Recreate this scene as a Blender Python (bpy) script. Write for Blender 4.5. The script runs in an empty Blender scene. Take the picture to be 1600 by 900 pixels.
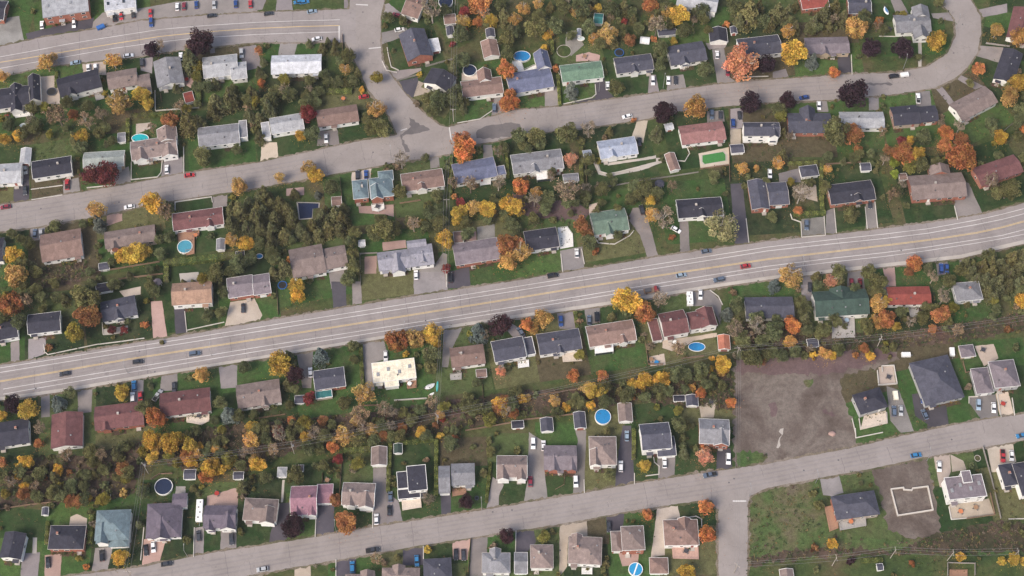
import bpy, math, random
from mathutils import Vector, Matrix
random.seed(11)
scene = bpy.context.scene
R = math.radians
COL = scene.collection

# ------------------------------------------------------------------ camera, sky, sun, exposure
EL = R(62.5); HGT = 600.0
cam = bpy.data.cameras.new('camera'); cam.lens = 56.25; cam.sensor_width = 36.0
cam.clip_start = 1.0; cam.clip_end = 4000.0
camo = bpy.data.objects.new('camera', cam); COL.objects.link(camo)
camo.location = (0, -HGT / math.tan(EL), HGT)
camo.rotation_euler = (math.pi / 2 - EL, 0, 0)
scene.camera = camo

SUN_EL, SUN_AZ = R(46), R(-135)         # azimuth from +Y (image up), clockwise; soft overcast light from the lower left
world = bpy.data.worlds.new('World'); scene.world = world; world.use_nodes = True
wn = world.node_tree; bg = wn.nodes['Background']
sky = wn.nodes.new('ShaderNodeTexSky'); sky.sky_type = 'NISHITA'; sky.sun_disc = False
sky.sun_elevation = SUN_EL; sky.sun_rotation = SUN_AZ
sky.air_density = 1.0; sky.dust_density = 4.0; sky.ozone_density = 1.0
wn.links.new(sky.outputs[0], bg.inputs[0]); bg.inputs[1].default_value = 0.11
sl = bpy.data.lights.new('sun', 'SUN'); sl.energy = 1.5; sl.angle = R(24); sl.color = (1.0, 0.90, 0.78)
so = bpy.data.objects.new('sun', sl); COL.objects.link(so)
sd = Vector((math.sin(SUN_AZ) * math.cos(SUN_EL), math.cos(SUN_AZ) * math.cos(SUN_EL), math.sin(SUN_EL)))
so.rotation_euler = (-sd).to_track_quat('-Z', 'Y').to_euler()
so.location = (0, 0, 300)
vs = scene.view_settings; vs.view_transform = 'Standard'; vs.look = 'None'; vs.gamma = 1.0; vs.exposure = 0.92
HAZE = 0.00004
scene.cycles.filter_width = 1.45; scene.cycles.use_denoising = True
scene.render.engine = 'CYCLES'
scene.cycles.max_bounces = 4; scene.cycles.diffuse_bounces = 2; scene.cycles.glossy_bounces = 2
scene.cycles.transmission_bounces = 2; scene.cycles.transparent_max_bounces = 4

# ------------------------------------------------------------------ data (metres; x right, y away, measured on the ground)
HOUSES = [
 ('dk','b',-237.96,142.99,-0.0654,[('gx',3.5,0.0,0.0,8.35,10.69)],13,15.86,0,1,0),
 ('lg','b',-206.42,146.23,0.1921,[('f',6.2,0.0,0.0,20.96,15.87)],15.86,12.43,0,2,1),
 ('wt','w',-181.62,147.9,0.1733,[('f',4.5,0.0,0.0,14.33,10.74)],12.43,13,0,3,1),
 ('dk','w',-224.88,94.35,0.1702,[('gx',3.5,0.0,0.0,17.68,10.87),('gy',3.57,2.77,-1.06,5.32,14.36),('gy',3.64,10.93,2.87,5.32,14.01)],13,15.59,1,1,0),
 ('dk','w',-194.56,101.61,0.3191,[('gx',4.5,0.0,0.0,18.72,10.17)],15.59,9.58,1,2,0),
 ('tb','w',-175.63,104.61,0.2105,[('gx',3.5,0.0,0.0,13.29,9.29),('gx',3.57,9.3,-4.14,5.59,8.94)],9.58,10.38,1,3,0),
 ('gr','w',-155.18,108.16,0.2396,[('gy',3.5,0.0,0.0,12.09,14.43)],10.38,11.68,1,4,0),
 ('lg','w',-132.06,111.52,0.1415,[('gx',3.5,0.0,0.0,15.5,11.43),('gx',3.57,8.05,-3.76,7.09,9.03)],11.68,16,1,5,0),
 ('gr','w',-129.6,74.38,0.1398,[('gx',3.5,0.0,0.0,17.95,10.16),('f',3.57,10.81,1.79,3.4,9.07)],14.4,15.13,2,5,0),
 ('tb','w',-157.63,67.74,0.186,[('gx',3.5,0.0,0.0,20.12,9.83),('gy',3.57,6.22,5.59,8.65,7.33),('gy',3.64,-5.54,-2.94,5.59,5.98),('gy',3.71,6.46,-2.79,7.0,6.25)],11.06,14.4,2,4,0),
 ('lg','w',-221.37,54.44,0.0834,[('gx',3.5,0.0,0.0,14.63,10.14)],13,10.21,2,1,0),
 ('dk','w',-201.22,57.73,0.1824,[('gx',3.5,0.0,0.0,17.11,8.93)],10.21,11.32,2,2,0),
 ('gg','t',-178.97,61.91,0.0695,[('gx',3.5,0.0,0.0,17.75,7.9)],11.32,11.06,2,3,0),
 ('dk','w',-222.01,16.26,0.1015,[('gx',3.5,0.0,0.0,11.41,11.38)],13,15.08,5,1,0),
 ('br','w',-191.96,18.73,0.2034,[('gx',3.5,0.0,0.0,17.22,13.43)],15.08,14.52,5,2,0),
 ('tb','b',-163.23,22.93,0.1831,[('gx',3.5,0.0,0.0,21.41,8.11)],14.52,14.78,5,3,0),
 ('mb','w',-134.98,31.65,0.1652,[('gx',3.5,0.0,0.0,21.58,8.67)],14.78,16,5,4,0),
 ('dk','w',-212.04,-21.69,0.2096,[('gx',3.5,0.0,0.0,14.09,8.92)],13,9.03,6,1,0),
 ('dk','w',-194.35,-18.09,0.1372,[('gx',3.5,0.0,0.0,13.47,9.03)],9.03,15.48,6,2,0),
 ('sl','w',-164.12,-11.44,0.2459,[('gx',3.5,0.0,0.0,14.35,9.34)],15.48,15.43,6,3,0),
 ('ob','w',-133.99,-4.72,0.0812,[('gx',4.5,0.0,0.0,16.63,10.18)],15.43,10.07,6,4,0),
 ('pg','b',-114.18,-1.07,0.1763,[('gx',3.5,0.0,0.0,10.75,9.58),('gx',3.57,8.81,-0.52,7.33,9.43)],10.07,15.03,6,5,0),
 ('dk','w',-202.85,-67.81,0.1719,[('gx',3.5,0.0,0.0,18.04,10.6)],13,12.07,7,1,0),
 ('mb','w',-178.77,-66.25,0.1099,[('gy',3.5,0.0,0.0,12.49,14.67)],12.07,10.64,7,2,0),
 ('mb','b',-158.46,-59.91,0.1356,[('gx',3.5,0.0,0.0,19.5,10.25)],10.64,13.4,7,3,0),
 ('mb','w',-132.34,-53.9,0.1385,[('gx',3.5,0.0,0.0,20.28,10.29)],13.4,14.83,7,4,0),
 ('tb','w',-102.91,-50.26,0.1734,[('gx',3.5,0.0,0.0,17.53,10.41)],14.83,14.58,7,5,0),
 ('dk','w',-193.27,-114.77,-0.0769,[('gy',4.5,0.0,0.0,8.32,10.31)],13,10.42,8,1,0),
 ('dk','b',-172.7,-111.43,0.0,[('h',4.5,0.0,0.0,13.74,9.52)],10.42,8.95,8,2,0),
 ('tg','w',-155.51,-106.45,0.0389,[('h',4.5,0.0,0.0,13.29,12.27),('gy',4.57,-3.71,-3.5,4.62,7.83),('h',3.0,2.54,-5.72,7.72,5.21)],8.95,9.86,8,3,0),
 ('pd','w',-135.92,-104.19,0.0476,[('h',3.5,0.0,0.0,13.63,14.06),('gx',3.57,5.76,7.94,5.65,5.64),('gy',3.64,-0.68,-3.38,6.5,8.63)],9.86,11.0,8,4,0),
 ('pd','w',-113.96,-103.06,0.0,[('gx',4.5,0.0,0.0,12.45,9.18),('gy',4.57,-3.79,-2.81,3.42,5.55),('gy',4.64,3.4,-1.96,6.04,6.41)],11.0,7.92,8,5,0),
 ('tb','w',-98.38,-100.19,-0.0497,[('h',4.5,0.0,0.0,13.17,9.06),('gy',4.57,3.01,-2.17,5.93,6.55)],7.92,8.6,8,6,0),
 ('br','w',-44.99,145.65,-0.3607,[('gx',3.5,0.0,0.0,8.53,13.27)],13,11.63,3,1,0),
 ('sl','b',-43.77,122.43,0.2979,[('gy',4.5,0.0,0.0,12.05,15.47)],11.63,11.14,3,2,0),
 ('dk','w',-32.49,103.22,-0.4329,[('gy',4.5,0.0,0.0,12.39,8.66)],11.14,9.65,3,3,0),
 ('wt','w',-97.68,112.54,0.0388,[('gx',3.5,0.0,0.0,22.59,10.3)],16,13,1,6,0),
 ('lg','w',-99.96,80.47,0.2046,[('gx',3.5,0.0,0.0,14.5,8.61),('f',3.57,-9.55,-1.43,3.54,8.26)],15.13,11.31,2,6,0),
 ('br','w',-77.72,84.65,0.1864,[('gx',3.5,0.0,0.0,18.26,8.92)],11.31,13,2,7,0),
 ('br','w',-13.47,99.97,0.1512,[('gx',3.5,0.0,0.0,18.34,8.92),('gy',3.57,1.92,5.56,6.39,6.5)],9.65,10.89,3,4,0),
 ('bl','w',7.99,103.67,0.2154,[('gx',3.5,0.0,0.0,20.26,11.11),('gy',3.57,7.98,9.15,6.58,9.65)],10.89,11.98,3,5,0),
 ('gn','w',31.47,108.47,0.1382,[('gx',3.5,0.0,0.0,18.99,9.24)],11.98,12.04,3,6,0),
 ('sl','w',55.15,112.82,0.1541,[('gx',3.5,0.0,0.0,17.15,8.68)],12.04,12.47,3,7,0),
 ('sl','w',79.42,118.6,0.1989,[('gx',3.5,0.0,0.0,16.98,10.5)],12.47,16,3,8,0),
 ('sl','w',112.8,122.62,0.1384,[('gx',3.5,0.0,0.0,19.29,10.29)],16,15.45,3,9,0),
 ('lg','w',85.83,147.19,-0.2222,[('gx',4.5,0.0,0.0,18.7,8.27)],13,16,4,1,0),
 ('pk','w',84.19,75.6,0.1483,[('gx',3.5,0.0,0.0,19.8,9.69)],16,12.92,5,10,0),
 ('sl','w',110.04,75.77,0.0,[('gx',6.2,0.0,0.0,15.85,7.13),('gy',6.27,5.38,-1.52,4.22,5.86)],12.92,11.31,5,11,0),
 ('bg','w',46.46,67.86,0.1727,[('gx',3.5,0.0,0.0,16.85,9.21)],16,16,5,9,0),
 ('rd','b',139.81,149.54,0.1431,[('gx',3.5,0.0,0.0,12.87,10.88)],16,10.62,4,2,0),
 ('sl','b',160.71,145.77,0.0,[('gx',3.5,0.0,0.0,10.56,9.66)],10.62,16,4,3,0),
 ('pg','t',143.7,122.98,0.0358,[('gx',3.5,0.0,0.0,19.88,8.95)],15.45,16,3,10,0),
 ('gr','w',184.11,135.45,0.0562,[('gx',3.5,0.0,0.0,16.05,9.91),('gy',3.57,4.9,6.06,7.59,5.89),('gy',3.64,2.6,-5.98,6.53,5.71)],16,16,3,11,0),
 ('dk','w',224.77,111.44,-0.3975,[('gy',3.5,0.0,0.0,9.0,18.26)],16,13,3,12,0),
 ('mb','w',234.47,134.6,-0.3308,[('gy',3.5,0.0,0.0,11.05,18.17)],16,13,4,4,0),
 ('tb','w',206.35,91.23,0.5245,[('gx',3.5,0.0,0.0,19.94,9.87)],15.94,13,5,15,0),
 ('dk','b',175.1,84.91,0.1065,[('gx',3.5,0.0,0.0,11.93,9.76),('gx',3.57,10.2,-0.41,8.04,8.24)],9.86,15.94,5,14,0),
 ('lg','w',155.54,82.4,0.0,[('gx',3.5,0.0,0.0,19.51,8.48)],11.75,9.86,5,13,0),
 ('sl','b',132.09,80.79,0.0,[('gx',3.5,0.0,0.0,19.12,10.33),('gy',3.57,-0.47,3.68,6.75,7.66)],11.31,11.75,5,12,0),
 ('mb','b',212.2,56.23,0.3619,[('gx',3.5,0.0,0.0,20.72,9.3)],14.28,13,6,15,0),
 ('tg','b',-65.75,45.97,0.1223,[('h',4.5,0.0,0.0,6.58,9.37),('h',4.57,9.1,-0.14,10.16,9.88),('h',4.64,11.5,5.43,6.47,4.89),('gy',4.71,6.91,-2.61,5.18,6.85)],16,13.63,5,5,0),
 ('br','w',-38.98,51.15,0.1694,[('gx',3.5,0.0,0.0,18.25,9.09)],13.63,11.58,5,6,0),
 ('bl','w',-16.36,56.19,0.2199,[('gx',3.5,0.0,0.0,18.67,10.19),('f',3.57,11.25,-2.61,3.83,4.8)],11.58,13.86,5,7,0),
 ('tb','w',-86.69,11.06,0.2181,[('gx',3.5,0.0,0.0,14.14,13.91),('gx',3.57,11.46,-0.78,10.22,10.11)],15.03,16,6,6,0),
 ('lp','w',-50.02,11.56,0.1415,[('gx',3.5,0.0,0.0,13.6,8.92),('gx',3.57,11.82,0.62,9.75,9.96),('gy',3.64,1.35,-2.25,5.77,8.43),('gy',3.71,12.33,-0.71,3.74,5.01),('gx',3.78,10.33,6.42,8.19,3.54)],16,16,6,7,0),
 ('pg','b',-15.18,15.77,0.1811,[('gx',3.5,0.0,0.0,19.27,10.5)],16,14.2,6,8,0),
 ('gr','w',10.99,60.64,0.1476,[('gx',3.5,0.0,0.0,22.29,9.97)],13.86,16,5,8,0),
 ('dk','w',12.59,21.76,0.1669,[('gx',3.5,0.0,0.0,14.04,9.66)],14.2,15.25,6,9,0),
 ('dg2','w',41.84,30.38,0.1797,[('gx',3.5,0.0,0.0,15.39,10.91),('gy',3.57,-0.96,-3.96,3.79,5.86)],15.25,16,6,10,0),
 ('dk','w',80.94,37.29,0.0813,[('gx',3.5,0.0,0.0,19.57,9.18)],16,13.36,6,11,0),
 ('sl','b',106.86,43.73,0.0718,[('gy',3.5,0.0,0.0,7.79,14.67),('gx',3.57,8.36,0.02,8.64,11.23)],13.36,16,6,12,0),
 ('dk','b',147.02,44.99,0.142,[('gx',3.5,0.0,0.0,19.85,9.88)],16,16,6,13,0),
 ('tb','b',184.82,48.11,0.0843,[('gx',3.5,0.0,0.0,23.89,12.05),('gy',3.57,2.6,7.94,8.87,4.46)],16,14.28,6,14,0),
 ('rd','w',166.37,-5.4,0.0209,[('gx',3.5,0.0,0.0,17.91,8.3)],14.71,12.5,7,15,0),
 ('gr','w',191.3,-3.4,0.1004,[('h',3.5,0.0,0.0,11.26,8.59)],12.5,13,7,16,0),
 ('dg','w',137.21,-9.32,0.0662,[('gx',4.5,0.0,0.0,22.48,11.58),('gy',4.57,0.65,2.74,8.72,7.86)],14.9,14.71,7,14,0),
 ('sl','w',107.47,-11.04,0.0186,[('gx',3.5,0.0,0.0,20.01,9.73)],16,14.9,7,13,0),
 ('dk','g',144.94,-53.8,0.2993,[('h',4.5,0.0,0.0,11.87,8.84)],16,14.98,8,16,0),
 ('sl','g',173.31,-44.14,0.2344,[('h',3.5,0.0,0.0,16.7,19.36)],14.98,13.89,8,17,0),
 ('pg','g',200.98,-41.75,0.1018,[('h',4.5,0.0,0.0,10.48,11.82),('h',3.2,-9.27,-1.61,7.12,11.32)],13.89,13,8,18,0),
 ('sl','b',-74.54,-43.49,0.1592,[('gx',3.5,0.0,0.0,12.56,8.7),('f',2.4,-3.06,-6.11,6.73,3.35)],14.58,13.22,7,6,0),
 ('cr','w',-48.36,-39.87,0.1427,[('f',3.5,0.0,0.0,17.59,9.01),('f',3.1,-1.52,-1.85,5.76,10.19)],13.22,15.36,7,7,0),
 ('br','w',-18.34,-33.28,0.1458,[('gx',3.5,0.0,0.0,13.9,8.75)],15.36,8.61,7,8,0),
 ('sl','w',-1.38,-30.25,0.2041,[('gx',3.5,0.0,0.0,13.22,9.5),('f',2.6,8.88,0.19,3.55,8.11)],8.61,10.57,7,9,0),
 ('sl','w',19.48,-26.8,0.1648,[('gx',3.5,0.0,0.0,17.74,9.58)],10.57,10.93,7,10,0),
 ('br','w',41.0,-22.98,0.1665,[('gx',3.5,0.0,0.0,19.86,9.57)],10.93,13.2,7,11,0),
 ('mb','w',67.05,-18.74,0.2033,[('gx',4.5,0.0,0.0,10.91,10.67),('h',4.57,11.79,-0.56,11.19,8.02),('f',2.6,-7.91,-0.61,4.2,10.25),('gy',4.71,14.03,-0.46,7.04,8.84)],13.2,16,7,12,0),
 ('sl','w',57.25,-69.93,0.0863,[('gx',6.2,0.0,0.0,11.85,11.13),('gx',3.0,3.96,-3.41,7.47,8.23)],10.88,11.96,8,14,0),
 ('gr','b',81.01,-67.16,-0.0457,[('gx',4.5,0.0,0.0,11.99,10.7),('gy',4.57,2.77,-2.74,6.13,6.54)],11.96,16,8,15,0),
 ('pg','b',19.21,-77.96,0.0,[('gx',3.5,0.0,0.0,13.02,10.21),('gy',3.57,-2.45,-2.59,4.57,6.44),('gy',3.64,4.59,-3.23,3.81,4.95)],9.83,8.59,8,12,0),
 ('tb','w',36.19,-75.39,0.0,[('h',4.5,0.0,0.0,10.79,12.08),('gy',4.57,-2.94,-3.08,4.57,6.93)],8.59,10.88,8,13,0),
 ('tb','w',0.0,-82.19,0.0,[('gx',4.5,0.0,0.0,12.01,9.26),('gy',4.57,-3.47,-2.8,5.05,5.72),('gy',4.64,3.79,-3.17,3.79,5.05)],9.83,9.83,8,11,0),
 ('gr','w',-6.14,-121.66,0.0,[('h',4.5,0.0,0.0,10.81,7.97),('gy',4.57,-0.33,3.33,4.32,4.49)],11.33,8.9,9,4,0),
 ('tb','w',11.48,-119.1,0.0,[('h',4.5,0.0,0.0,8.8,9.28)],8.9,8.47,9,5,0),
 ('tb','w',28.24,-116.69,-0.0497,[('h',4.5,0.0,0.0,12.82,10.92),('gy',4.57,-3.35,3.67,4.33,5.17)],8.47,9.52,9,6,0),
 ('tb','b',46.77,-112.28,0.0365,[('h',6.2,0.0,0.0,8.78,9.66),('h',3.5,-6.2,-0.15,4.09,8.09)],9.52,9.57,9,7,0),
 ('br','w',65.7,-109.43,0.0242,[('h',4.5,0.0,0.0,13.34,10.37),('gy',4.57,1.56,3.03,4.98,5.22)],9.57,16,9,8,0),
 ('sl','b',134.58,-98.3,0.1445,[('h',4.5,0.0,0.0,17.3,9.77)],16,16,9,9,0),
 ('pg','w',178.24,-91.33,0.1102,[('f',6.2,0.0,0.0,15.03,9.28),('f',7.4,1.04,3.75,3.73,4.93)],16,9.62,9,10,0),
 ('dk','w',196.57,-85.51,0.1619,[('h',4.5,0.0,0.0,6.22,9.11),('h',5.2,6.51,-2.92,8.47,13.67)],9.62,13,9,11,0),
 ('mv','w',-81.62,-96.31,0.0319,[('gx',4.5,0.0,0.0,10.3,11.91),('gx',3.0,8.03,3.08,6.29,7.98),('gy',4.64,-2.53,-3.62,3.75,5.6),('gy',4.71,3.25,-3.82,3.44,5.6)],8.6,10.77,8,7,0),
 ('tb','w',-60.25,-93.73,-0.0362,[('gx',4.5,0.0,0.0,12.76,9.3),('gy',4.57,-2.98,-2.06,3.76,6.3),('gy',4.64,3.18,-2.53,5.95,6.29)],10.77,11.79,8,8,0),
 ('dk','w',-37.49,-87.59,0.1057,[('f',6.2,0.0,0.0,7.56,10.61),('f',5.0,-5.79,0.22,4.1,7.12),('f',3.2,-3.67,-5.06,8.88,4.06)],11.79,9.11,8,9,0),
 ('gr','w',-19.44,-85.08,0.0363,[('gx',3.5,0.0,0.0,9.23,9.11),('gx',3.57,-7.39,-1.93,4.43,11.36)],9.11,9.83,8,10,0),
 ('tb','w',-42.69,-127.22,0.0,[('h',4.5,0.0,0.0,14.38,6.96),('gy',4.57,-0.88,2.35,4.91,4.13)],7.83,7.17,9,2,0),
 ('tb','w',-58.25,-129.11,0.0,[('h',4.5,0.0,0.0,11.31,5.68),('gy',4.57,2.78,2.19,5.52,3.8)],13,7.83,9,1,0),
 ('sl','w',-28.61,-124.54,0.0588,[('h',4.5,0.0,0.0,10.73,9.16)],7.17,11.33,9,3,0),
]
SHEDS = [
 ('gr','w','gx',2.2,-172.85,74.08,0.127,3.31,4.9),
 ('rd','w','gx',2.2,-145.16,95.54,0.315,4.17,5.61),
 ('lg','w','gy',2.2,-214.09,64.18,0.055,4.54,8.19),
 ('sl','g','gx',2.2,-173.02,9.3,0.176,4.38,3.37),
 ('gr','w','gy',2.2,-124.47,19.79,0.065,3.6,5.5),
 ('dk','g','gx',2.2,-115.69,14.68,0.154,3.54,3.86),
 ('pg','t','oct',2.3,-149.69,1.62,0.0,3.78,3.81),
 ('dk','w','gx',2.2,-171.71,-0.86,0.193,6.7,4.21),
 ('br','w','gy',2.4,-9.95,121.85,0.181,7.4,9.43),
 ('sl','w','gy',2.2,-28.45,132.09,0.136,3.33,5.36),
 ('wt','w','f',2.2,-35.41,124.25,0.202,4.45,7.27),
 ('br','g','gx',2.2,-28.7,138.84,0.116,5.48,5.45),
 ('sl','w','gy',2.2,-9.99,130.92,0.111,4.06,4.8),
 ('dk','w','gy',2.5,94.62,129.35,0.033,8.22,7.65),
 ('te','w','gx',2.2,39.87,139.09,-0.108,4.22,5.77),
 ('sl','w','gy',2.2,101.88,132.54,0.061,2.96,3.77),
 ('sl','g','gx',2.2,71.23,131.4,0.106,8.53,3.5),
 ('bg','w','gy',2.2,30.83,131.24,0.0,1.76,4.07),
 ('wt','w','gx',2.0,69.78,79.91,0.231,3.69,3.33),
 ('br','t','gx',2.2,-76.02,41.32,0.112,4.3,4.54),
 ('br','t','gx',2.2,-23.04,23.49,0.122,3.85,5.35),
 ('wt','w','gx',2.0,-64.21,20.63,0.109,2.87,2.99),
 ('gr','w','gx',2.2,25.64,53.23,0.097,6.75,3.93),
 ('br','w','gy',2.4,70.39,61.15,0.256,4.55,9.0),
 ('sl','w','gx',2.2,99.28,68.2,0.086,5.83,4.4),
 ('bg','w','gx',2.2,33.15,65.15,0.157,3.72,4.39),
 ('sl','g','oct',2.2,64.36,50.26,0.0,4.39,3.5),
 ('sl','w','h',2.5,130.0,56.48,0.136,7.85,5.53),
 ('sl','w','gx',2.2,154.99,58.76,0.055,4.45,3.93),
 ('br','t','gx',2.2,170.75,53.75,0.072,3.39,3.25),
 ('pg','t','h',2.4,187.82,-30.55,0.12,6.07,5.32),
 ('sl','w','gx',2.2,124.37,-26.76,0.112,4.57,3.74),
 ('br','t','gx',2.2,-12.56,-40.51,0.084,4.27,3.6),
 ('sl','g','gx',2.2,-86.36,-52.17,0.038,3.7,3.55),
 ('or','w','gy',2.4,87.68,-26.62,0.0,4.95,6.6),
 ('dk','w','gx',2.2,67.95,-51.68,0.03,4.69,2.55),
 ('sl','w','gy',2.3,73.16,-52.78,0.0,4.87,4.81),
 ('tb','w','gy',2.6,45.77,-58.16,0.037,5.63,8.12),
 ('sl','w','gy',2.5,27.34,-61.49,0.074,4.72,7.1),
 ('sl','w','gy',2.4,14.02,-63.45,0.069,5.04,5.87),
 ('dk','w','gx',2.2,2.28,-63.14,0.086,4.85,3.2),
 ('gr','w','gx',2.6,3.45,-121.11,0.0,5.05,8.51),
 ('br','w','h',2.8,56.67,-122.23,0.0,7.15,6.38),
 ('tb','w','gy',2.4,105.83,-125.78,0.06,5.26,4.44),
 ('sl','w','gx',2.2,142.06,-122.58,0.081,2.37,2.59),
 ('tb','w','gy',2.8,-53.02,-77.09,0.033,6.23,7.84),
 ('lg','w','h',2.4,-91.34,-83.66,0.0,3.68,4.06),
 ('tb','w','gx',2.2,-84.98,-81.89,0.048,4.19,2.52),
 ('dg','w','gy',2.3,-45.62,-73.65,0.061,3.39,4.11),
 ('sl','w','gx',2.2,-127.91,-84.52,0.029,4.68,4.07),
 ('sl','w','gx',2.2,-108.55,-85.03,0.033,4.05,3.05),
 ('dk','w','gx',2.0,-160.23,-94.19,0.092,3.63,1.79),
 ('sl','w','gy',2.2,-183.34,-99.96,0.053,2.5,3.18),
]
CARS = [
 ('c','wt',-217.13,136.75,-1.412,0),
 ('c','wt',-202.43,137.38,-1.421,0),
 ('s','bk',-183.97,140.86,-1.433,0),
 ('c','rd',-181.11,141.77,-1.435,0),
 ('c','bk',-175.67,142.87,-1.438,0),
 ('c','rd',-167.72,143.43,-1.443,0),
 ('s','bl',-166.78,137.93,-1.443,0),
 ('c','wt',-155.61,147.11,-1.451,0),
 ('c','mr',-152.52,147.48,-1.453,0),
 ('c','bl',-146.86,148.22,-1.456,0),
 ('c','dk',-139.02,141.96,0.193,1),
 ('c','gy',-138.6,148.22,-1.461,0),
 ('c','bl',-128.58,148.68,-1.467,0),
 ('c','rd',-121.73,148.68,-1.471,0),
 ('c','sb',-199.07,115.44,0.191,1),
 ('c','wt',-175.22,119.35,0.191,1),
 ('c','wt',-192.7,112.25,-1.425,0),
 ('c','wt',-189.46,112.52,-1.427,0),
 ('s','dk',-168.59,115.44,-1.44,0),
 ('c','wt',-151.28,118.99,-1.451,0),
 ('s','gy',-123.63,120.51,-1.469,0),
 ('c','dk',-112.78,143.15,0.192,1),
 ('c','cy',-99.47,149.88,0.193,1),
 ('c','cy',-96.71,149.88,0.193,1),
 ('c','sb',-92.82,144.34,0.192,1),
 ('c','wt',-89.71,128.77,0.19,1),
 ('c','wt',-51.87,134.02,0.19,1),
 ('c','mr',-53.39,142.23,-0.414,1),
 ('c','rd',-66.87,96.77,0.186,1),
 ('c','wt',-82.54,74.56,-1.492,0),
 ('s','gb',-7.9,90.73,-1.541,0),
 ('s','wt',63.76,105.48,-1.587,0),
 ('c','wt',70.81,105.74,-1.591,0),
 ('c','dk',74.07,105.74,-1.593,0),
 ('c','wt',43.26,102.85,-1.574,0),
 ('c','wt',51.53,86.18,0.182,1),
 ('c','wt',93.75,119.89,-1.605,0),
 ('c','mr',97.98,110.31,-1.608,0),
 ('s','gb',89.37,87.04,-1.603,0),
 ('c','dk',93.31,87.04,-1.606,0),
 ('s','bl',98.68,82.6,-1.609,0),
 ('c','dk',101.81,86.7,-1.611,0),
 ('c','bk',56.55,72.88,-1.582,0),
 ('c','bl',131.47,96.33,0.181,1),
 ('c','wt',137.79,92.02,-1.634,0),
 ('s','bk',173.23,107.93,0.182,1),
 ('p','wt',182.78,95.9,-1.663,0),
 ('c','gy',-213.66,58.32,-1.406,0),
 ('p','rd',-194.42,50.78,-1.418,0),
 ('c','wt',-151.69,58.49,-1.446,0),
 ('c','rd',-141.35,55.44,0.182,1),
 ('c','mr',-219.67,39.36,0.182,1),
 ('c','wt',-166.02,39.36,0.181,1),
 ('c','gb',-205.14,26.06,-1.408,0),
 ('c','gy',-202.46,26.06,-1.41,0),
 ('c','dk',-212.38,47.68,-1.406,0),
 ('s','dk',-67.69,55.44,-1.501,0),
 ('c','bl',-63.99,55.85,-1.503,0),
 ('c','wt',-40.72,5.96,-1.517,0),
 ('s','bk',-26.1,4.66,-1.527,0),
 ('s','dk',56.3,37.83,-1.394,0),
 ('c','wt',70.61,28.03,-0.619,0),
 ('c','wt',27.68,16.49,-1.563,0),
 ('s','bk',17.3,5.65,0.173,1),
 ('c','gb',83.1,17.42,0.173,1),
 ('c','rd',99.37,10.2,0.172,1),
 ('c','sb',71.79,5.81,0.172,1),
 ('s','gb',87.61,3.66,0.172,1),
 ('s','gb',126.93,30.17,-1.63,0),
 ('c','dk',155.48,40.81,-1.648,0),
 ('s','bl',182.4,9.04,-1.668,0),
 ('c','bl',184.76,8.89,-1.669,0),
 ('c','mr',143.62,1.98,-1.642,0),
 ('c','mr',147.22,2.13,-1.645,0),
 ('c','wt',113.14,56.26,-1.62,0),
 ('c','dk',125.86,0.07,-1.63,0),
 ('c','dk',-183.76,-39.97,0.172,1),
 ('c','dk',-154.23,-34.54,0.172,1),
 ('s','gb',-131.14,-30.89,0.172,1),
 ('s','cy',-154.68,-45.5,-1.435,0),
 ('s','wt',-154.64,-50.7,-1.435,0),
 ('c','rd',-151.61,-50.35,-1.437,0),
 ('p','gy',-144.62,-49.78,1.041,0),
 ('c','dk',-138.26,-46.07,-1.446,0),
 ('c','dk',-112.79,-9.77,-1.467,0),
 ('c','wt',-82.87,-39.46,-1.485,0),
 ('c','wt',-52.23,-31.99,-1.507,0),
 ('c','gb',3.66,-20.82,-1.032,0),
 ('s','bl',20.39,-15.99,-1.558,0),
 ('c','gb',32.3,-15.39,-1.566,0),
 ('s','bk',35.48,-13.9,-1.568,0),
 ('c','wt',79.36,-3.51,-1.598,0),
 ('s','gb',155.09,-56.71,-1.653,0),
 ('c','gy',157.92,-56.36,-1.655,0),
 ('c','gb',167.46,-58.12,-1.241,0),
 ('c','bl',167.52,-51.06,-1.662,0),
 ('s','sb',189.77,-53.89,-1.677,0),
 ('c','wt',195.78,-55.16,-1.682,0),
 ('c','bk',-179.91,-120.26,-1.409,0),
 ('s','bk',-159.33,-117.49,-1.425,0),
 ('c','bk',-142.4,-115.3,-1.437,0),
 ('c','wt',-139.73,-114.0,-1.439,0),
 ('c','dk',-133.76,-120.77,0.162,1),
 ('c','dk',-122.45,-109.45,-1.452,0),
 ('s','dk',-109.51,-110.88,-1.462,0),
 ('c','wt',-53.29,-102.7,-1.503,0),
 ('c','gb',-48.09,-93.41,-1.507,0),
 ('c','bk',-48.21,-99.06,-1.507,0),
 ('p','dk',-54.17,-115.3,0.161,1),
 ('s','cy',-61.82,-122.18,-1.496,0),
 ('c','cy',-36.93,-119.62,-1.514,0),
 ('c','bk',-21.76,-117.04,-1.526,0),
 ('c','dk',-18.84,-117.23,-1.528,0),
 ('c','gy',-96.58,-123.01,0.161,1),
 ('s','wt',8.49,-70.8,-1.549,0),
 ('c','wt',12.66,-71.69,-1.552,0),
 ('c','mr',7.31,-86.9,-1.548,0),
 ('s','wt',25.3,-87.03,-1.561,0),
 ('s','wt',43.43,-80.6,-1.574,0),
 ('c','sb',46.29,-67.54,-1.576,0),
 ('c','wt',60.94,-79.03,-1.587,0),
 ('p','gb',78.8,-84.19,0.162,1),
 ('s','wt',86.55,-77.39,-1.605,0),
 ('c','dk',37.94,-105.65,-1.57,0),
 ('c','cy',161.82,-75.82,0.161,1),
 ('c','wt',170.53,-80.6,-1.666,0),
 ('p','rd',196.51,-76.16,-1.684,0),
 ('c','wt',200.06,-76.02,-1.686,0),
 ('c','cy',205.37,-67.34,0.161,1),
]
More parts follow.
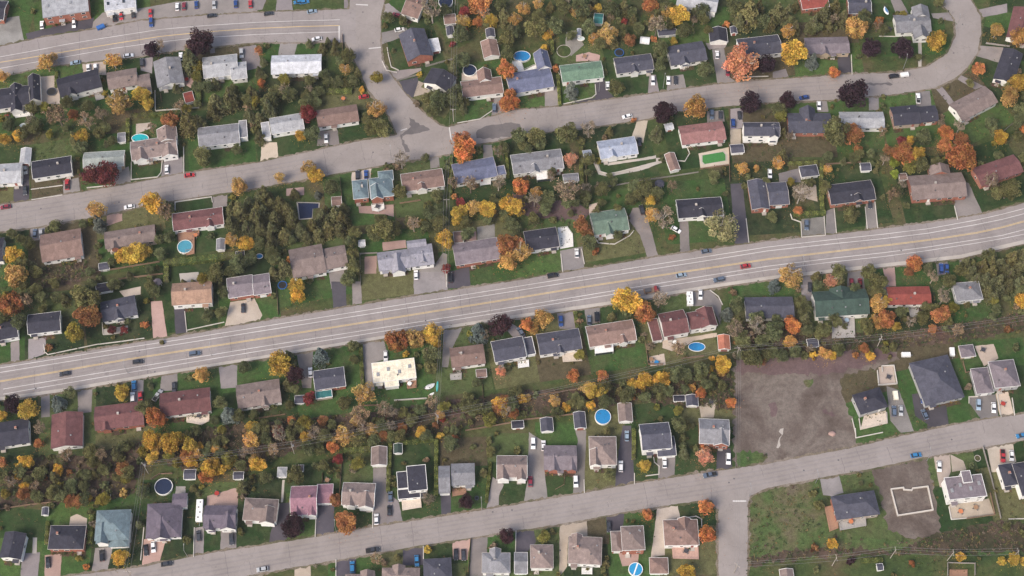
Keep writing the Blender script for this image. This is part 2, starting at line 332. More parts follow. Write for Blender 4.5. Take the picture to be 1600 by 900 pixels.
TREES = {
 'go': [
  (-210.3,111.2,4.01,0),(-208.7,116.3,2.19,0),(-230.1,105.1,2.91,0),(-180.3,112.8,3.65,0),(-174.8,88.1,5.61,0),(-75.6,109.5,2.4,0),(-60.5,86.5,4.02,0),(43.1,127.8,4.28,0),
  (126.6,129.6,3.32,0),(221.6,129.8,3.1,0),(-177.9,34.1,4.3,0),(-119.4,20.9,2.89,0),(-88.8,56.9,2.96,0),(-101.1,52.4,2.39,0),(-16.2,36.4,3.33,0),(10.4,44.1,2.65,0),
  (3.4,13.9,3.97,0),(60.5,32.4,3.32,0),(100.6,56.3,2.67,0),(107.4,58.6,1.55,1),(116.3,59.5,2.68,0),(137.9,56.7,2.04,0),(116.8,1.8,4.89,0),(-60.1,-52.1,4.58,0),
  (152.8,-10.1,3.5,0),(150.4,-16.8,2.21,0),(-104.1,-71.8,3.61,0),(-102.5,-79.3,2.24,0),(-67.4,-69.9,4.0,0),(-115.5,-73.1,1.48,1),(-26.7,-60.5,0.91,1),(-142.6,-73.0,1.68,1),
  (-118.3,-74.3,1.94,0),(73.8,-46.6,1.6,1),(-125.8,-76.7,2.35,0),(81.1,-49.0,1.11,1),(85.6,-40.5,1.77,0),(-33.9,-66.6,0.92,1),(-28.8,-59.7,2.1,0),(-63.2,-62.5,2.16,0),
  (30.6,-48.7,2.69,0),(-56.1,-66.5,2.89,0),(-60.9,-67.0,1.46,1),(32.4,-50.9,0.98,1),(17.4,-53.4,2.41,0),(6.6,-51.2,1.68,1),(-153.8,-92.3,1.75,1),(1.2,136.9,2.97,0),
  (17.9,131.3,2.37,0),(5.2,143.2,2.88,0),(29.3,142.0,2.8,0),(12.3,146.2,2.5,0),(65.2,137.3,2.1,0),(71.7,141.0,2.7,0),(37.2,126.0,2.52,0),(35.8,144.0,1.8,0),
  (-22.7,135.7,3.1,0),
 ],
 'pu': [
  (-163.5,119.3,3.81,0),(-141.1,120.7,5.73,0),(114.1,110.1,4.23,0),(67.0,84.2,4.73,0),(105.8,89.5,4.46,0),(162.6,118.9,4.25,0),(177.1,118.6,4.55,0),(150.8,92.4,6.64,0),
  (122.7,91.5,3.6,0),(-201.6,-56.1,3.52,0),(-88.3,-42.5,3.82,0),(-4.6,-21.1,4.41,0),(-85.2,-107.4,4.14,0),(-18.2,-97.0,2.78,0),(-2.2,-111.2,3.0,0),(131.3,-120.2,1.61,1),
 ],
 'bare': [
  (-160.4,121.3,2.57,0),(-199.2,79.0,5.36,0),(-188.2,79.7,3.57,0),(-182.0,83.3,3.22,0),(-36.7,138.3,5.05,0),(65.8,130.3,4.43,0),(33.9,75.6,3.42,0),(-149.2,33.1,3.47,0),
  (-48.3,59.0,3.38,0),(-18.0,46.8,3.36,0),(-5.9,47.9,3.01,0),(24.1,41.0,5.72,0),(9.7,39.8,2.99,0),(69.5,47.5,2.38,0),(65.0,29.1,4.56,0),(31.9,45.9,2.45,0),
  (124.0,41.4,4.04,0),(164.0,42.2,3.0,0),(207.8,48.5,3.15,0),(-61.1,-60.8,3.77,0),(61.5,-9.2,3.23,0),(68.4,-31.3,3.18,0),(101.3,-21.3,3.61,0),(91.9,-22.8,3.67,0),
  (179.9,-7.7,3.24,0),(184.3,-23.2,3.0,0),(165.6,-18.2,2.21,0),(-32.7,-96.3,2.72,0),(-49.6,-120.2,1.37,1),(-48.6,-64.9,2.44,0),(-2.3,-58.1,2.26,0),(-105.0,-75.3,2.58,0),
  (-92.7,-69.4,2.9,0),(-95.1,-66.2,1.93,0),(-59.5,-65.7,2.86,0),(-172.9,-80.4,0.93,1),(-188.0,-90.3,2.14,0),(-163.1,-77.9,2.61,0),(-197.8,-88.6,2.42,0),(-97.4,-63.2,1.47,1),
  (-13.3,-59.6,1.22,1),(-172.0,-78.1,1.52,1),(-51.7,-58.5,2.94,0),(-63.7,-67.4,0.99,1),(-95.2,-75.3,2.41,0),(-199.1,-98.0,1.27,1),(-139.0,-71.3,2.15,0),(-35.2,-57.6,1.2,1),
  (-64.6,-64.9,1.58,1),(-32.7,-55.0,2.95,0),(-79.4,-68.5,2.83,0),(-107.5,-65.7,1.28,1),(-165.7,-92.0,1.73,1),(57.8,-44.4,1.08,1),(-107.1,-76.9,1.85,0),(-48.1,-59.1,2.43,0),
  (-176.8,-77.9,2.95,0),(122.6,-30.4,1.9,0),(115.2,-30.8,1.09,1),(92.5,-32.0,1.61,1),(116.0,-29.5,1.74,1),(108.8,-23.7,1.48,1),(98.5,-24.8,1.95,0),(45.4,138.9,1.84,0),
  (83.6,136.3,2.02,0),(43.4,136.0,1.52,1),(-12.4,139.4,2.85,0),(45.6,146.5,1.82,0),(26.1,148.2,1.9,0),(-15.5,141.9,2.49,0),(76.6,142.3,1.53,1),(-213.2,81.5,2.54,0),
  (-148.1,88.7,2.69,0),(37.4,49.2,1.6,1),(17.0,52.5,2.11,0),(156.2,-14.7,1.59,1),(211.4,-9.5,1.25,1),(147.9,136.9,2.3,0),(144.7,139.3,1.65,1),(167.8,133.2,2.47,0),
  (163.2,61.0,2.17,0),(-42.6,92.5,1.41,1),(227.4,112.8,1.43,1),(-1.5,39.0,2.45,0),
 ],
 'co': [
  (-145.3,112.2,4.75,0),(-142.8,78.6,5.36,0),(-131.8,89.9,5.04,0),(-125.6,91.9,4.68,0),(-116.8,96.1,3.76,0),(-116.6,84.0,3.94,0),(-139.0,80.6,3.93,0),(-133.3,86.3,3.23,0),
  (-113.1,115.1,2.05,0),(-92.9,124.9,2.06,0),(-86.5,121.8,2.49,0),(-84.3,126.2,1.62,0),(-81.0,126.2,1.62,0),(-81.0,121.2,2.2,0),(-69.8,108.5,2.04,0),(-108.3,86.7,3.73,0),
  (-3.7,138.7,3.71,0),(-0.4,130.0,3.32,0),(-114.3,108.5,2.55,0),(-112.4,83.2,2.86,0),(-111.3,73.6,3.2,0),(51.8,143.8,3.13,0),(64.0,75.2,3.28,0),(108.5,137.2,6.31,0),
  (104.5,136.3,3.33,0),(113.7,142.4,3.72,0),(122.1,139.4,4.9,0),(126.8,139.8,3.56,0),(138.1,134.3,3.55,0),(143.5,138.3,4.16,0),(152.4,137.9,3.56,0),(119.1,134.9,2.96,0),
  (149.4,144.5,3.35,0),(131.2,145.6,2.23,0),(145.6,133.4,2.59,0),(-116.8,33.6,4.3,0),(-113.1,37.8,4.03,0),(-120.0,28.6,3.59,0),(-109.8,30.6,4.01,0),(-113.0,26.9,3.8,0),
  (-121.4,35.5,2.78,0),(-106.5,41.8,4.04,0),(-100.0,38.7,3.9,0),(-106.7,34.1,3.61,0),(-101.7,31.7,3.6,0),(-96.3,34.7,3.89,0),(-107.5,26.4,3.31,0),(-102.7,25.6,3.31,0),
  (-97.0,23.1,3.58,0),(-90.3,25.4,3.58,0),(-85.7,28.0,3.31,0),(-81.1,32.3,3.88,0),(-75.6,33.1,3.88,0),(-72.7,30.0,3.8,0),(-78.7,26.1,3.79,0),(-82.7,24.0,3.44,0),
  (-72.5,37.0,2.92,0),(-95.9,6.6,3.95,0),(-94.1,30.4,3.32,0),(-109.7,36.9,3.13,0),(-103.1,21.1,3.09,0),(-74.0,26.6,3.1,0),(-109.3,40.9,3.13,0),(-94.4,44.6,2.44,0),
  (-103.6,38.5,3.13,0),(-87.5,22.8,2.89,0),(128.6,3.6,2.58,0),(193.9,6.2,3.27,0),(199.0,8.6,3.27,0),(202.6,5.5,3.26,0),(206.5,9.3,3.27,0),(211.5,11.4,3.55,0),
  (216.5,13.6,3.76,0),(198.7,1.7,3.26,0),(204.7,0.9,3.25,0),(209.8,4.0,3.26,0),(214.2,6.8,3.54,0),(214.6,0.7,3.52,0),(208.4,-1.3,3.11,0),(195.5,1.4,2.58,0),
  (192.8,10.7,2.39,0),(202.9,10.7,2.39,0),(201.9,-0.3,2.84,0),(211.7,-0.3,2.84,0),(208.3,6.5,2.86,0),(121.8,-16.9,2.95,0),(201.4,-6.5,2.97,0),(121.8,-21.0,2.4,0),
  (199.6,-3.3,2.7,0),(205.0,-3.2,2.57,0),(-157.7,-76.0,2.91,0),(88.7,-41.2,0.97,0),(-94.4,-76.9,0.92,0),(31.4,-54.2,1.72,0),(-96.3,-71.9,2.1,0),(-25.8,-52.9,1.14,0),
  (-181.2,-86.0,2.46,0),(-165.4,-84.6,2.0,0),(-121.2,-72.2,2.34,0),(-19.9,-58.9,1.2,0),(-88.1,-63.4,2.8,0),(44.0,-48.3,1.82,0),(42.0,127.2,1.74,0),(37.9,148.9,2.51,0),
  (17.7,145.5,2.4,0),(84.5,141.1,3.09,0),(10.0,133.3,2.79,0),(56.0,137.9,2.1,0),(46.2,125.4,3.0,0),(-224.6,83.5,1.8,0),(-151.4,100.4,2.11,0),(-211.3,1.5,2.12,0),
  (-187.2,-7.0,2.69,0),(-204.7,-5.5,2.49,0),(138.8,-18.8,1.56,0),(191.1,-7.9,1.3,0),(-161.7,4.8,1.82,0),(-165.4,1.2,1.6,0),(-138.5,0.3,1.75,0),(-134.4,0.3,2.0,0),
  (172.9,65.6,2.68,0),(145.6,61.6,1.58,0),(194.7,64.9,2.26,0),(-21.7,89.2,2.1,0),(-205.4,-51.2,1.3,0),(36.7,34.2,2.41,0),(-24.8,32.0,2.17,0),(104.9,49.3,1.44,0),
 ],
 'ye': [
  (-165.2,94.2,3.97,0),(-162.3,90.3,2.52,0),(-190.2,72.4,3.2,0),(-218.5,73.8,2.49,0),(-223.9,72.1,2.49,0),(-67.8,100.0,1.59,1),(-93.4,73.9,2.35,0),(-21.0,135.9,2.37,0),
  (-9.2,136.1,3.11,0),(-42.1,108.5,1.31,1),(15.8,128.6,1.92,0),(14.6,122.0,1.76,0),(40.0,144.6,1.86,0),(77.1,137.4,4.6,0),(74.0,126.1,1.77,0),(127.5,115.2,5.86,0),
  (193.2,122.8,4.41,0),(226.9,100.7,3.99,0),(215.3,72.5,3.06,0),(176.0,71.7,1.99,0),(-154.1,37.7,4.73,0),(-113.0,18.3,3.29,0),(-159.8,13.0,4.24,0),(-164.8,12.8,3.42,0),
  (-156.3,15.3,3.08,0),(-210.6,12.4,3.96,0),(-189.9,69.4,1.7,1),(-85.7,53.1,3.09,0),(-22.7,33.8,3.61,0),(-11.0,35.4,3.61,0),(-1.7,37.8,3.62,0),(-28.6,20.3,3.71,0),
  (-90.0,-1.7,3.25,0),(-87.2,29.7,1.17,1),(-23.4,30.7,2.42,0),(1.4,35.9,4.03,0),(60.2,41.1,2.37,0),(178.2,63.9,3.4,0),(140.9,54.8,0.98,1),(162.9,56.6,0.98,1),
  (143.0,58.2,0.84,1),(173.3,67.4,2.13,0),(192.6,69.2,1.99,0),(-158.1,-50.2,3.01,0),(-194.8,-57.7,3.77,0),(-206.0,-60.0,2.21,0),(-104.8,-65.0,2.46,0),(-94.3,-38.7,4.75,0),
  (-33.0,-24.6,4.13,0),(-44.0,-31.3,1.26,1),(-4.8,-55.1,2.87,0),(-3.9,-58.4,1.89,0),(-89.7,-5.8,3.24,0),(-31.1,-27.0,1.99,0),(48.0,-9.7,5.39,0),(31.8,-49.2,3.14,0),
  (36.4,-49.1,2.88,0),(53.7,-45.1,3.41,0),(60.6,-44.4,3.42,0),(81.5,-38.2,1.58,1),(86.1,-38.0,3.43,0),(31.8,-55.2,1.82,0),(82.5,-33.4,1.26,1),(24.7,-35.4,0.92,1),
  (3.9,-52.1,1.96,0),(3.3,-46.2,1.05,1),(158.0,-6.5,1.96,0),(159.6,-19.5,1.87,0),(213.3,-8.3,3.03,0),(124.1,-32.0,1.59,1),(210.7,-20.8,1.13,1),(-143.9,-72.0,3.99,0),
  (-136.4,-72.8,4.25,0),(-128.2,-74.1,3.34,0),(-143.4,-78.0,2.44,0),(-119.7,-83.3,3.58,0),(-127.9,-79.5,2.56,0),(-112.6,-80.4,2.43,0),(-193.2,-80.3,2.94,0),(-151.3,-119.5,2.99,0),
  (-133.3,-69.9,2.58,0),(-118.4,-80.0,2.24,0),(-196.5,-80.6,1.6,1),(-100.7,-81.1,3.07,0),(-32.6,-115.4,1.62,1),(-29.0,-67.5,1.55,1),(52.7,-81.8,2.56,0),(67.0,-125.6,3.1,0),
  (47.5,-103.5,1.07,1),(124.5,-113.7,2.12,0),(173.6,-118.8,1.87,0),(181.3,-118.7,0.87,1),(189.8,-120.3,1.74,1),(194.0,-120.2,2.36,0),(147.1,-125.2,0.87,1),(197.7,-119.9,1.55,1),
  (-196.5,-84.8,1.72,1),(-192.7,-89.9,1.94,0),(-36.5,-67.0,2.33,0),(-125.0,-73.2,1.78,0),(-82.7,-69.3,2.39,0),(21.8,-56.2,1.83,0),(-180.1,-83.4,2.25,0),(-116.3,-82.9,2.38,0),
  (-128.1,-71.1,1.19,1),(49.3,-46.2,2.29,0),(-40.7,-56.4,1.03,1),(-167.3,-95.3,1.98,0),(98.2,-28.4,1.03,1),(113.8,-26.6,1.49,1),(135.6,-31.6,0.94,1),(131.6,-32.8,1.83,0),
  (104.0,-26.3,1.08,1),(147.4,-33.1,1.76,0),
 ],
 'or': [
  (-195.3,85.4,2.29,0),(-115.7,120.7,1.76,0),(-113.2,102.6,1.81,0),(-15.5,143.5,5.37,0),(-15.5,135.9,2.37,0),(-2.9,107.5,4.22,0),(-2.5,90.0,3.45,0),(-0.7,94.7,2.89,0),
  (-21.8,69.0,4.26,0),(19.7,111.4,1.75,1),(63.6,145.0,3.35,0),(98.9,136.5,1.63,1),(65.0,127.9,1.62,1),(54.4,83.9,1.22,1),(0.7,91.2,3.02,0),(169.1,136.7,2.0,0),
  (145.3,107.7,2.47,0),(211.2,109.2,2.77,0),(150.0,72.7,4.84,0),(191.8,74.7,3.42,0),(190.6,70.5,2.41,0),(227.1,78.3,2.14,0),(-21.0,64.2,4.67,0),(-2.0,16.8,4.25,0),
  (-25.0,44.0,1.39,1),(3.5,46.6,3.64,0),(2.0,19.0,3.29,0),(123.6,36.2,1.94,0),(173.1,60.4,2.68,0),(190.1,67.8,2.69,0),(170.2,9.4,3.27,0),(-165.8,-23.6,1.13,1),
  (-153.1,-17.7,1.6,1),(-143.5,-61.5,3.76,0),(-141.1,-62.2,2.46,0),(-50.7,-62.3,1.56,1),(-94.5,-66.1,1.94,0),(-89.0,-61.9,1.82,0),(6.3,-19.1,2.94,0),(54.8,-14.6,4.03,0),
  (25.2,-42.4,2.37,0),(37.2,-43.2,2.63,0),(76.7,-50.1,2.16,0),(88.5,-54.0,2.15,0),(48.5,-50.7,1.57,1),(71.7,-32.5,0.99,1),(116.0,-20.3,3.21,0),(154.9,-17.7,3.75,0),
  (178.2,-15.4,3.62,0),(174.7,-21.0,1.87,0),(116.3,-15.2,2.01,0),(-120.9,-86.3,2.8,0),(-203.1,-80.0,2.18,0),(-164.6,-122.1,1.36,1),(-189.7,-71.6,1.8,0),(-64.7,-106.1,4.02,0),
  (-71.7,-73.5,2.32,0),(-89.1,-68.6,1.55,1),(-50.2,-69.1,1.1,1),(-22.9,-67.8,1.23,1),(76.2,-99.0,2.9,0),(75.8,-110.6,3.13,0),(52.9,-102.0,2.08,0),(76.7,-72.0,1.42,1),
  (45.2,-103.4,0.88,1),
 ],
 'ru': [
  (-151.8,81.0,3.43,0),(-210.8,114.9,1.83,0),(53.7,125.1,2.8,0),(198.0,70.6,3.41,0),(-94.6,12.2,1.64,1),(29.4,27.6,3.45,0),(32.8,23.6,2.34,0),(35.9,16.7,1.64,1),
  (68.6,24.0,1.51,1),(170.1,63.0,4.53,0),(195.9,60.3,5.94,0),(167.8,6.1,1.9,0),(152.1,66.6,2.12,0),(165.5,66.6,2.12,0),(-208.8,-11.8,4.98,0),(-175.7,-16.8,4.69,0),
  (-191.3,-28.4,1.59,1),(-47.7,-28.1,4.52,0),(145.1,-30.0,2.19,0),(206.4,-20.3,1.6,1),(109.0,-23.1,1.33,1),(-69.5,-96.2,2.4,0),(154.9,-120.8,1.37,1),(117.6,-114.4,1.5,1),
  (-44.1,-65.5,2.1,0),(53.8,-47.4,1.11,1),(-185.7,-85.9,1.24,1),(-76.1,-61.9,2.09,0),(-30.9,-63.1,1.53,1),(-5.6,-57.0,2.48,0),(-2.8,-53.8,2.79,0),(-176.3,-83.1,1.25,1),
  (-129.3,-77.7,2.77,0),(-189.7,-92.8,1.66,1),(0.9,-58.9,2.13,0),(-154.3,-83.1,2.66,0),(-170.9,-96.7,2.58,0),(-192.6,-93.3,2.47,0),(-51.7,-68.9,2.37,0),(-173.5,-96.0,2.49,0),
  (100.8,-30.3,1.1,1),(141.8,-32.1,1.4,1),(93.2,-26.2,1.3,1),(129.2,-26.4,1.13,1),(103.1,-35.1,1.86,0),
 ],
 'gr': [
  (-198.7,91.3,2.88,0),(-189.4,89.9,2.52,0),(-214.0,87.9,2.87,0),(-223.5,78.8,2.5,0),(-210.7,79.4,2.86,0),(-182.6,74.7,2.49,0),(-176.7,71.6,2.13,0),(-74.4,116.0,3.51,0),
  (-77.7,114.0,2.34,0),(-71.3,102.6,2.76,0),(-78.5,101.9,2.61,0),(-105.3,96.2,3.25,0),(-99.2,95.1,3.47,0),(-91.9,91.7,2.88,0),(-86.2,97.8,2.38,0),(-108.1,90.4,3.96,0),
  (-88.6,73.9,3.42,0),(-62.3,77.2,3.43,0),(-57.3,76.8,3.92,0),(-30.7,142.8,2.83,0),(-23.4,127.6,3.54,0),(-22.5,113.5,3.36,0),(-2.2,124.8,3.68,0),(-32.1,90.9,4.32,0),
  (-26.4,91.9,4.18,0),(-34.4,94.9,2.74,0),(-24.4,98.8,2.17,0),(-56.8,138.5,2.52,0),(-50.1,137.1,2.07,0),(-2.2,117.1,3.29,0),(-5.2,145.3,2.98,0),(-73.2,110.3,2.04,0),
  (-82.9,103.2,2.18,0),(-87.3,91.9,2.16,0),(11.0,130.5,4.28,0),(19.8,131.5,4.14,0),(46.6,98.7,3.76,0),(35.2,132.3,3.33,0),(31.7,142.2,4.32,0),(50.6,130.8,2.51,0),
  (67.7,120.4,3.52,0),(67.0,111.8,2.77,0),(86.7,108.5,3.5,0),(103.2,141.9,3.72,0),(114.6,135.7,3.56,0),(24.3,73.1,4.41,0),(10.6,72.3,3.84,0),(3.5,72.8,3.27,0),
  (90.4,132.5,2.07,0),(45.7,141.9,3.72,0),(24.4,142.6,2.98,0),(41.1,130.6,2.21,0),(79.1,130.5,3.32,0),(70.9,142.6,2.98,0),(88.6,142.6,2.98,0),(58.0,132.1,2.59,0),
  (1.5,129.9,2.95,0),(160.8,134.9,3.41,0),(206.6,102.5,1.88,0),(141.9,72.6,6.06,0),(181.2,72.0,3.7,0),(167.0,96.4,1.23,1),(184.9,116.7,1.75,0),(224.8,80.6,3.43,0),
  (226.9,85.6,3.59,0),(223.2,100.5,2.17,0),(-195.8,27.9,2.48,0),(-184.2,29.4,1.93,0),(-213.7,24.5,2.2,0),(-135.4,61.7,4.1,0),(-121.1,66.8,2.34,0),(-147.7,39.6,1.32,1),
  (-149.5,14.1,2.6,0),(-146.3,22.6,2.61,0),(-177.2,0.5,2.3,0),(-125.2,3.3,3.8,0),(-115.5,8.5,3.95,0),(-111.2,11.4,3.07,0),(-200.7,5.6,2.58,0),(-169.7,10.7,1.91,0),
  (-151.1,21.5,2.06,0),(-199.1,27.2,1.72,1),(-118.2,5.5,2.72,0),(-178.6,6.0,2.04,0),(-78.4,46.8,3.36,0),(-54.5,24.2,4.83,0),(-50.0,26.3,3.03,0),(-58.8,23.7,3.31,0),
  (-44.3,30.0,2.28,0),(-32.5,42.2,3.07,0),(-33.7,33.0,3.6,0),(-31.5,29.2,3.32,0),(-37.0,27.4,2.62,0),(-14.1,67.6,1.7,1),(-20.6,29.7,2.63,0),(-6.9,38.5,2.64,0),
  (-68.2,19.7,2.33,0),(-67.6,14.1,2.6,0),(-67.0,8.3,3.13,0),(-69.0,1.3,3.39,0),(-101.9,14.6,2.94,0),(-100.4,11.8,2.59,0),(-107.8,19.5,2.61,0),(-85.9,3.0,1.63,1),
  (-56.3,30.4,2.77,0),(-19.1,24.1,2.75,0),(-36.7,39.9,1.74,1),(-10.3,30.9,2.07,0),(-0.7,28.8,2.76,0),(-109.6,43.7,2.09,0),(15.9,41.1,3.34,0),(38.8,45.3,3.21,0),
  (57.2,45.8,3.63,0),(63.0,43.9,2.93,0),(12.0,69.5,2.7,0),(32.7,19.1,3.16,0),(51.2,41.0,2.51,0),(87.8,51.9,3.09,0),(66.2,63.2,1.48,1),(1.4,26.6,2.62,0),
  (7.0,67.4,2.13,0),(33.6,55.3,1.76,0),(45.2,23.9,1.93,0),(38.8,39.8,1.95,0),(111.8,32.3,2.35,0),(145.3,32.4,3.32,0),(166.3,44.5,3.21,0),(214.3,44.2,4.61,0),
  (137.8,4.2,3.53,0),(150.2,5.3,2.99,0),(153.2,0.2,3.8,0),(128.7,-0.1,1.96,0),(189.6,6.4,2.59,0),(183.7,0.8,2.91,0),(210.0,44.0,2.79,0),(195.1,60.2,1.76,0),
  (157.6,64.9,2.12,0),(-204.5,-18.1,3.21,0),(-177.0,-9.7,5.25,0),(-148.0,-57.0,3.12,0),(-179.4,-50.3,2.49,0),(-109.8,-38.5,2.51,0),(-126.7,-14.6,2.28,0),(-121.5,-13.1,2.28,0),
  (-120.0,-61.9,1.88,0),(-160.3,-16.1,1.41,1),(-169.5,-17.9,1.14,1),(-210.9,-15.8,3.02,0),(-111.0,-60.2,2.6,0),(-145.3,-26.0,1.2,1),(-180.9,-4.8,3.38,0),(-150.4,-3.6,2.7,0),
  (-120.8,-4.1,2.36,0),(-196.9,-6.6,2.7,0),(-190.4,-6.4,2.36,0),(-88.2,-48.3,2.16,0),(-32.8,-33.7,3.57,0),(-68.0,-54.7,2.87,0),(-39.3,-31.5,1.26,1),(-38.2,-37.0,1.39,1),
  (-14.4,-45.3,1.9,0),(-33.4,-39.0,2.64,0),(-90.1,-54.9,1.95,0),(-8.0,-25.2,1.0,1),(-96.9,-54.2,1.3,1),(93.5,-10.6,3.09,0),(67.2,-42.3,3.42,0),(77.2,-40.0,3.16,0),
  (53.7,-25.1,1.6,1),(101.8,-15.7,2.95,0),(95.1,-26.1,3.06,0),(98.3,-34.7,3.97,0),(103.9,-33.1,2.52,0),(95.8,-27.3,2.53,0),(71.3,-41.6,2.3,0),(64.1,-40.9,2.3,0),
  (103.0,-26.8,2.99,0),(94.1,-33.0,2.32,0),(122.6,-12.8,3.09,0),(108.4,-22.9,3.74,0),(129.2,-21.6,2.8,0),(146.7,-19.4,2.81,0),(162.1,-13.2,2.55,0),(170.3,-16.4,2.81,0),
  (172.6,-10.6,1.88,0),(207.8,-5.3,1.62,1),(152.2,-4.6,3.11,0),(134.4,-30.4,2.79,0),(116.5,-31.6,2.52,0),(111.1,-33.8,2.51,0),(190.1,-13.3,0.94,1),(127.3,-23.3,2.0,0),
  (164.3,-15.1,1.67,1),(154.5,-29.7,1.72,1),(148.0,-21.8,2.0,0),(107.4,-31.6,2.39,0),(148.0,-30.6,1.66,1),(157.2,-29.1,1.86,0),(-180.8,-93.0,2.73,0),(-168.5,-95.7,2.72,0),
  (-173.7,-89.6,2.54,0),(-187.0,-94.2,2.41,0),(-152.3,-122.0,0.99,1),(-187.4,-83.2,1.92,0),(-85.3,-86.0,3.57,0),(-69.5,-82.5,1.15,1),(-81.1,-74.2,2.89,0),(-75.0,-81.4,2.3,0),
  (-61.4,-70.2,3.22,0),(-97.5,-86.9,2.55,0),(-55.1,-70.6,2.58,0),(-44.9,-68.5,2.45,0),(-34.6,-68.5,2.45,0),(-76.7,-75.1,1.93,0),(68.7,-72.4,1.54,1),(68.8,-68.9,1.55,1),
  (29.1,-121.3,0.99,1),(117.5,-123.3,1.49,1),(193.1,-106.4,1.76,0),(199.1,-108.6,1.5,1),(185.5,-82.4,1.02,1),(142.2,-88.5,1.02,1),(60.3,-47.4,2.74,0),(-201.0,-86.6,2.67,0),
  (-116.2,-76.4,2.12,0),(-0.7,-51.6,2.39,0),(-172.1,-84.3,1.64,1),(-119.0,-65.5,1.34,1),(-55.0,-61.5,1.61,1),(-160.7,-80.7,1.23,1),(-59.0,-60.6,1.93,0),(-44.1,-58.5,2.04,0),
  (-16.7,-61.7,1.23,1),(-134.2,-68.0,1.41,1),(18.3,-58.6,2.38,0),(37.5,-47.4,3.0,0),(-101.1,-78.7,1.18,1),(-23.1,-55.4,1.4,1),(-72.4,-63.7,1.9,0),(-194.4,-83.8,2.63,0),
  (-177.3,-94.5,2.55,0),(-103.0,-66.3,2.75,0),(-23.3,-66.0,1.86,0),(-148.3,-78.7,1.66,1),(-181.8,-92.8,1.07,1),(-9.6,-57.1,2.37,0),(-172.2,-87.4,1.16,1),(-127.6,-79.8,0.97,1),
  (-70.2,-65.5,1.01,1),(-66.4,-69.0,1.12,1),(-40.2,-62.0,2.54,0),(62.8,-43.7,1.76,0),(-161.3,-89.1,1.67,1),(77.8,-41.3,2.02,0),(4.7,-58.0,1.48,1),(-144.2,-70.6,1.39,1),
  (-155.6,-77.4,1.28,1),(79.5,-46.7,2.63,0),(-124.8,-82.5,1.45,1),(-75.2,-69.1,2.88,0),(-156.5,-86.0,1.78,0),(57.8,-48.3,1.32,1),(71.5,-42.3,2.63,0),(-84.7,-65.2,2.17,0),
  (-185.6,-80.3,0.98,1),(63.6,-49.0,2.1,0),(-155.3,-73.7,2.62,0),(77.2,-46.3,1.15,1),(-174.0,-92.2,2.6,0),(-186.5,-95.2,1.51,1),(-18.7,-55.9,2.46,0),(-130.0,-68.7,2.37,0),
  (-166.1,-79.8,2.85,0),(-48.0,-69.2,2.42,0),(-199.3,-85.2,1.24,1),(-196.6,-92.0,1.3,1),(-107.9,-81.4,2.33,0),(70.3,-47.6,1.84,0),(-89.1,-68.6,2.65,0),(-110.8,-77.5,1.8,0),
  (-105.0,-77.2,1.7,1),(-186.7,-85.1,2.75,0),(-37.2,-57.5,2.34,0),(48.0,-49.2,2.38,0),(27.5,-54.8,2.52,0),(-169.1,-90.0,2.35,0),(-79.8,-71.5,1.89,0),(-122.2,-79.6,2.29,0),
  (-20.9,-64.0,1.18,1),(53.6,-52.1,2.42,0),(-179.4,-91.9,2.07,0),(24.2,-54.4,2.04,0),(75.7,-42.0,1.68,1),(-80.0,-61.7,1.31,1),(-94.1,-63.8,1.81,0),(-153.1,-72.7,1.95,0),
  (-159.3,-92.0,1.38,1),(2.0,-49.6,2.42,0),(-72.3,-59.5,1.04,1),(-182.7,-90.1,1.55,1),(-115.5,-70.1,1.99,0),(51.4,-49.7,1.09,1),(-77.2,-72.4,1.96,0),(-99.6,-65.1,2.58,0),
  (46.0,-51.6,2.89,0),(82.4,-43.3,1.8,0),(-17.9,-52.2,2.29,0),(66.7,-41.3,1.27,1),(-26.5,-65.4,1.42,1),(85.5,-46.7,2.08,0),(60.3,-51.1,1.89,0),(-162.0,-83.1,2.21,0),
  (9.5,-49.5,1.42,1),(25.9,-51.7,2.0,0),(37.6,-54.2,2.89,0),(-52.0,-64.5,2.96,0),(-147.6,-72.1,1.21,1),(0.0,-55.0,2.93,0),(45.6,-45.4,1.61,1),(-191.3,-87.5,2.11,0),
  (-13.9,-56.6,2.66,0),(-117.8,-71.4,2.45,0),(-126.7,-66.1,1.95,0),(-98.7,-70.3,2.6,0),(-122.3,-75.3,1.86,0),(-168.2,-85.2,2.26,0),(-179.8,-78.8,2.15,0),(-15.9,-58.4,1.77,0),
  (-152.0,-84.7,2.81,0),(147.9,-29.2,1.37,1),(97.4,-34.2,1.41,1),(106.9,-26.9,1.22,1),(119.1,-29.1,1.25,1),(122.1,-26.4,1.08,1),(126.0,-26.4,1.01,1),(155.9,-32.5,1.18,1),
  (120.6,-32.4,1.69,1),(125.1,-29.2,1.15,1),(47.9,129.8,2.05,0),(62.8,146.5,2.38,0),(-12.3,135.5,2.24,0),(61.8,136.8,1.68,1),(13.9,135.1,2.09,0),(27.0,128.5,2.35,0),
  (67.1,147.5,1.8,0),(-23.1,145.8,1.63,1),(72.9,133.5,2.47,0),(66.2,143.1,1.78,0),(58.6,131.7,1.97,0),(12.4,139.1,2.8,0),(88.5,137.4,2.57,0),(55.8,141.7,2.26,0),
  (-1.0,130.0,2.16,0),(49.2,138.2,1.53,1),(50.5,145.0,1.89,0),(77.4,130.0,2.25,0),(22.3,148.3,2.7,0),(32.7,137.6,2.24,0),(-219.9,79.1,1.49,1),(-204.5,82.3,1.9,0),
  (-198.1,78.5,1.79,0),(-210.6,77.6,2.42,0),(-214.4,77.8,2.39,0),(-216.8,74.4,2.77,0),(-125.1,98.3,2.79,0),(-124.3,91.8,1.39,1),(-122.2,95.2,2.05,0),(-118.5,99.4,1.57,1),
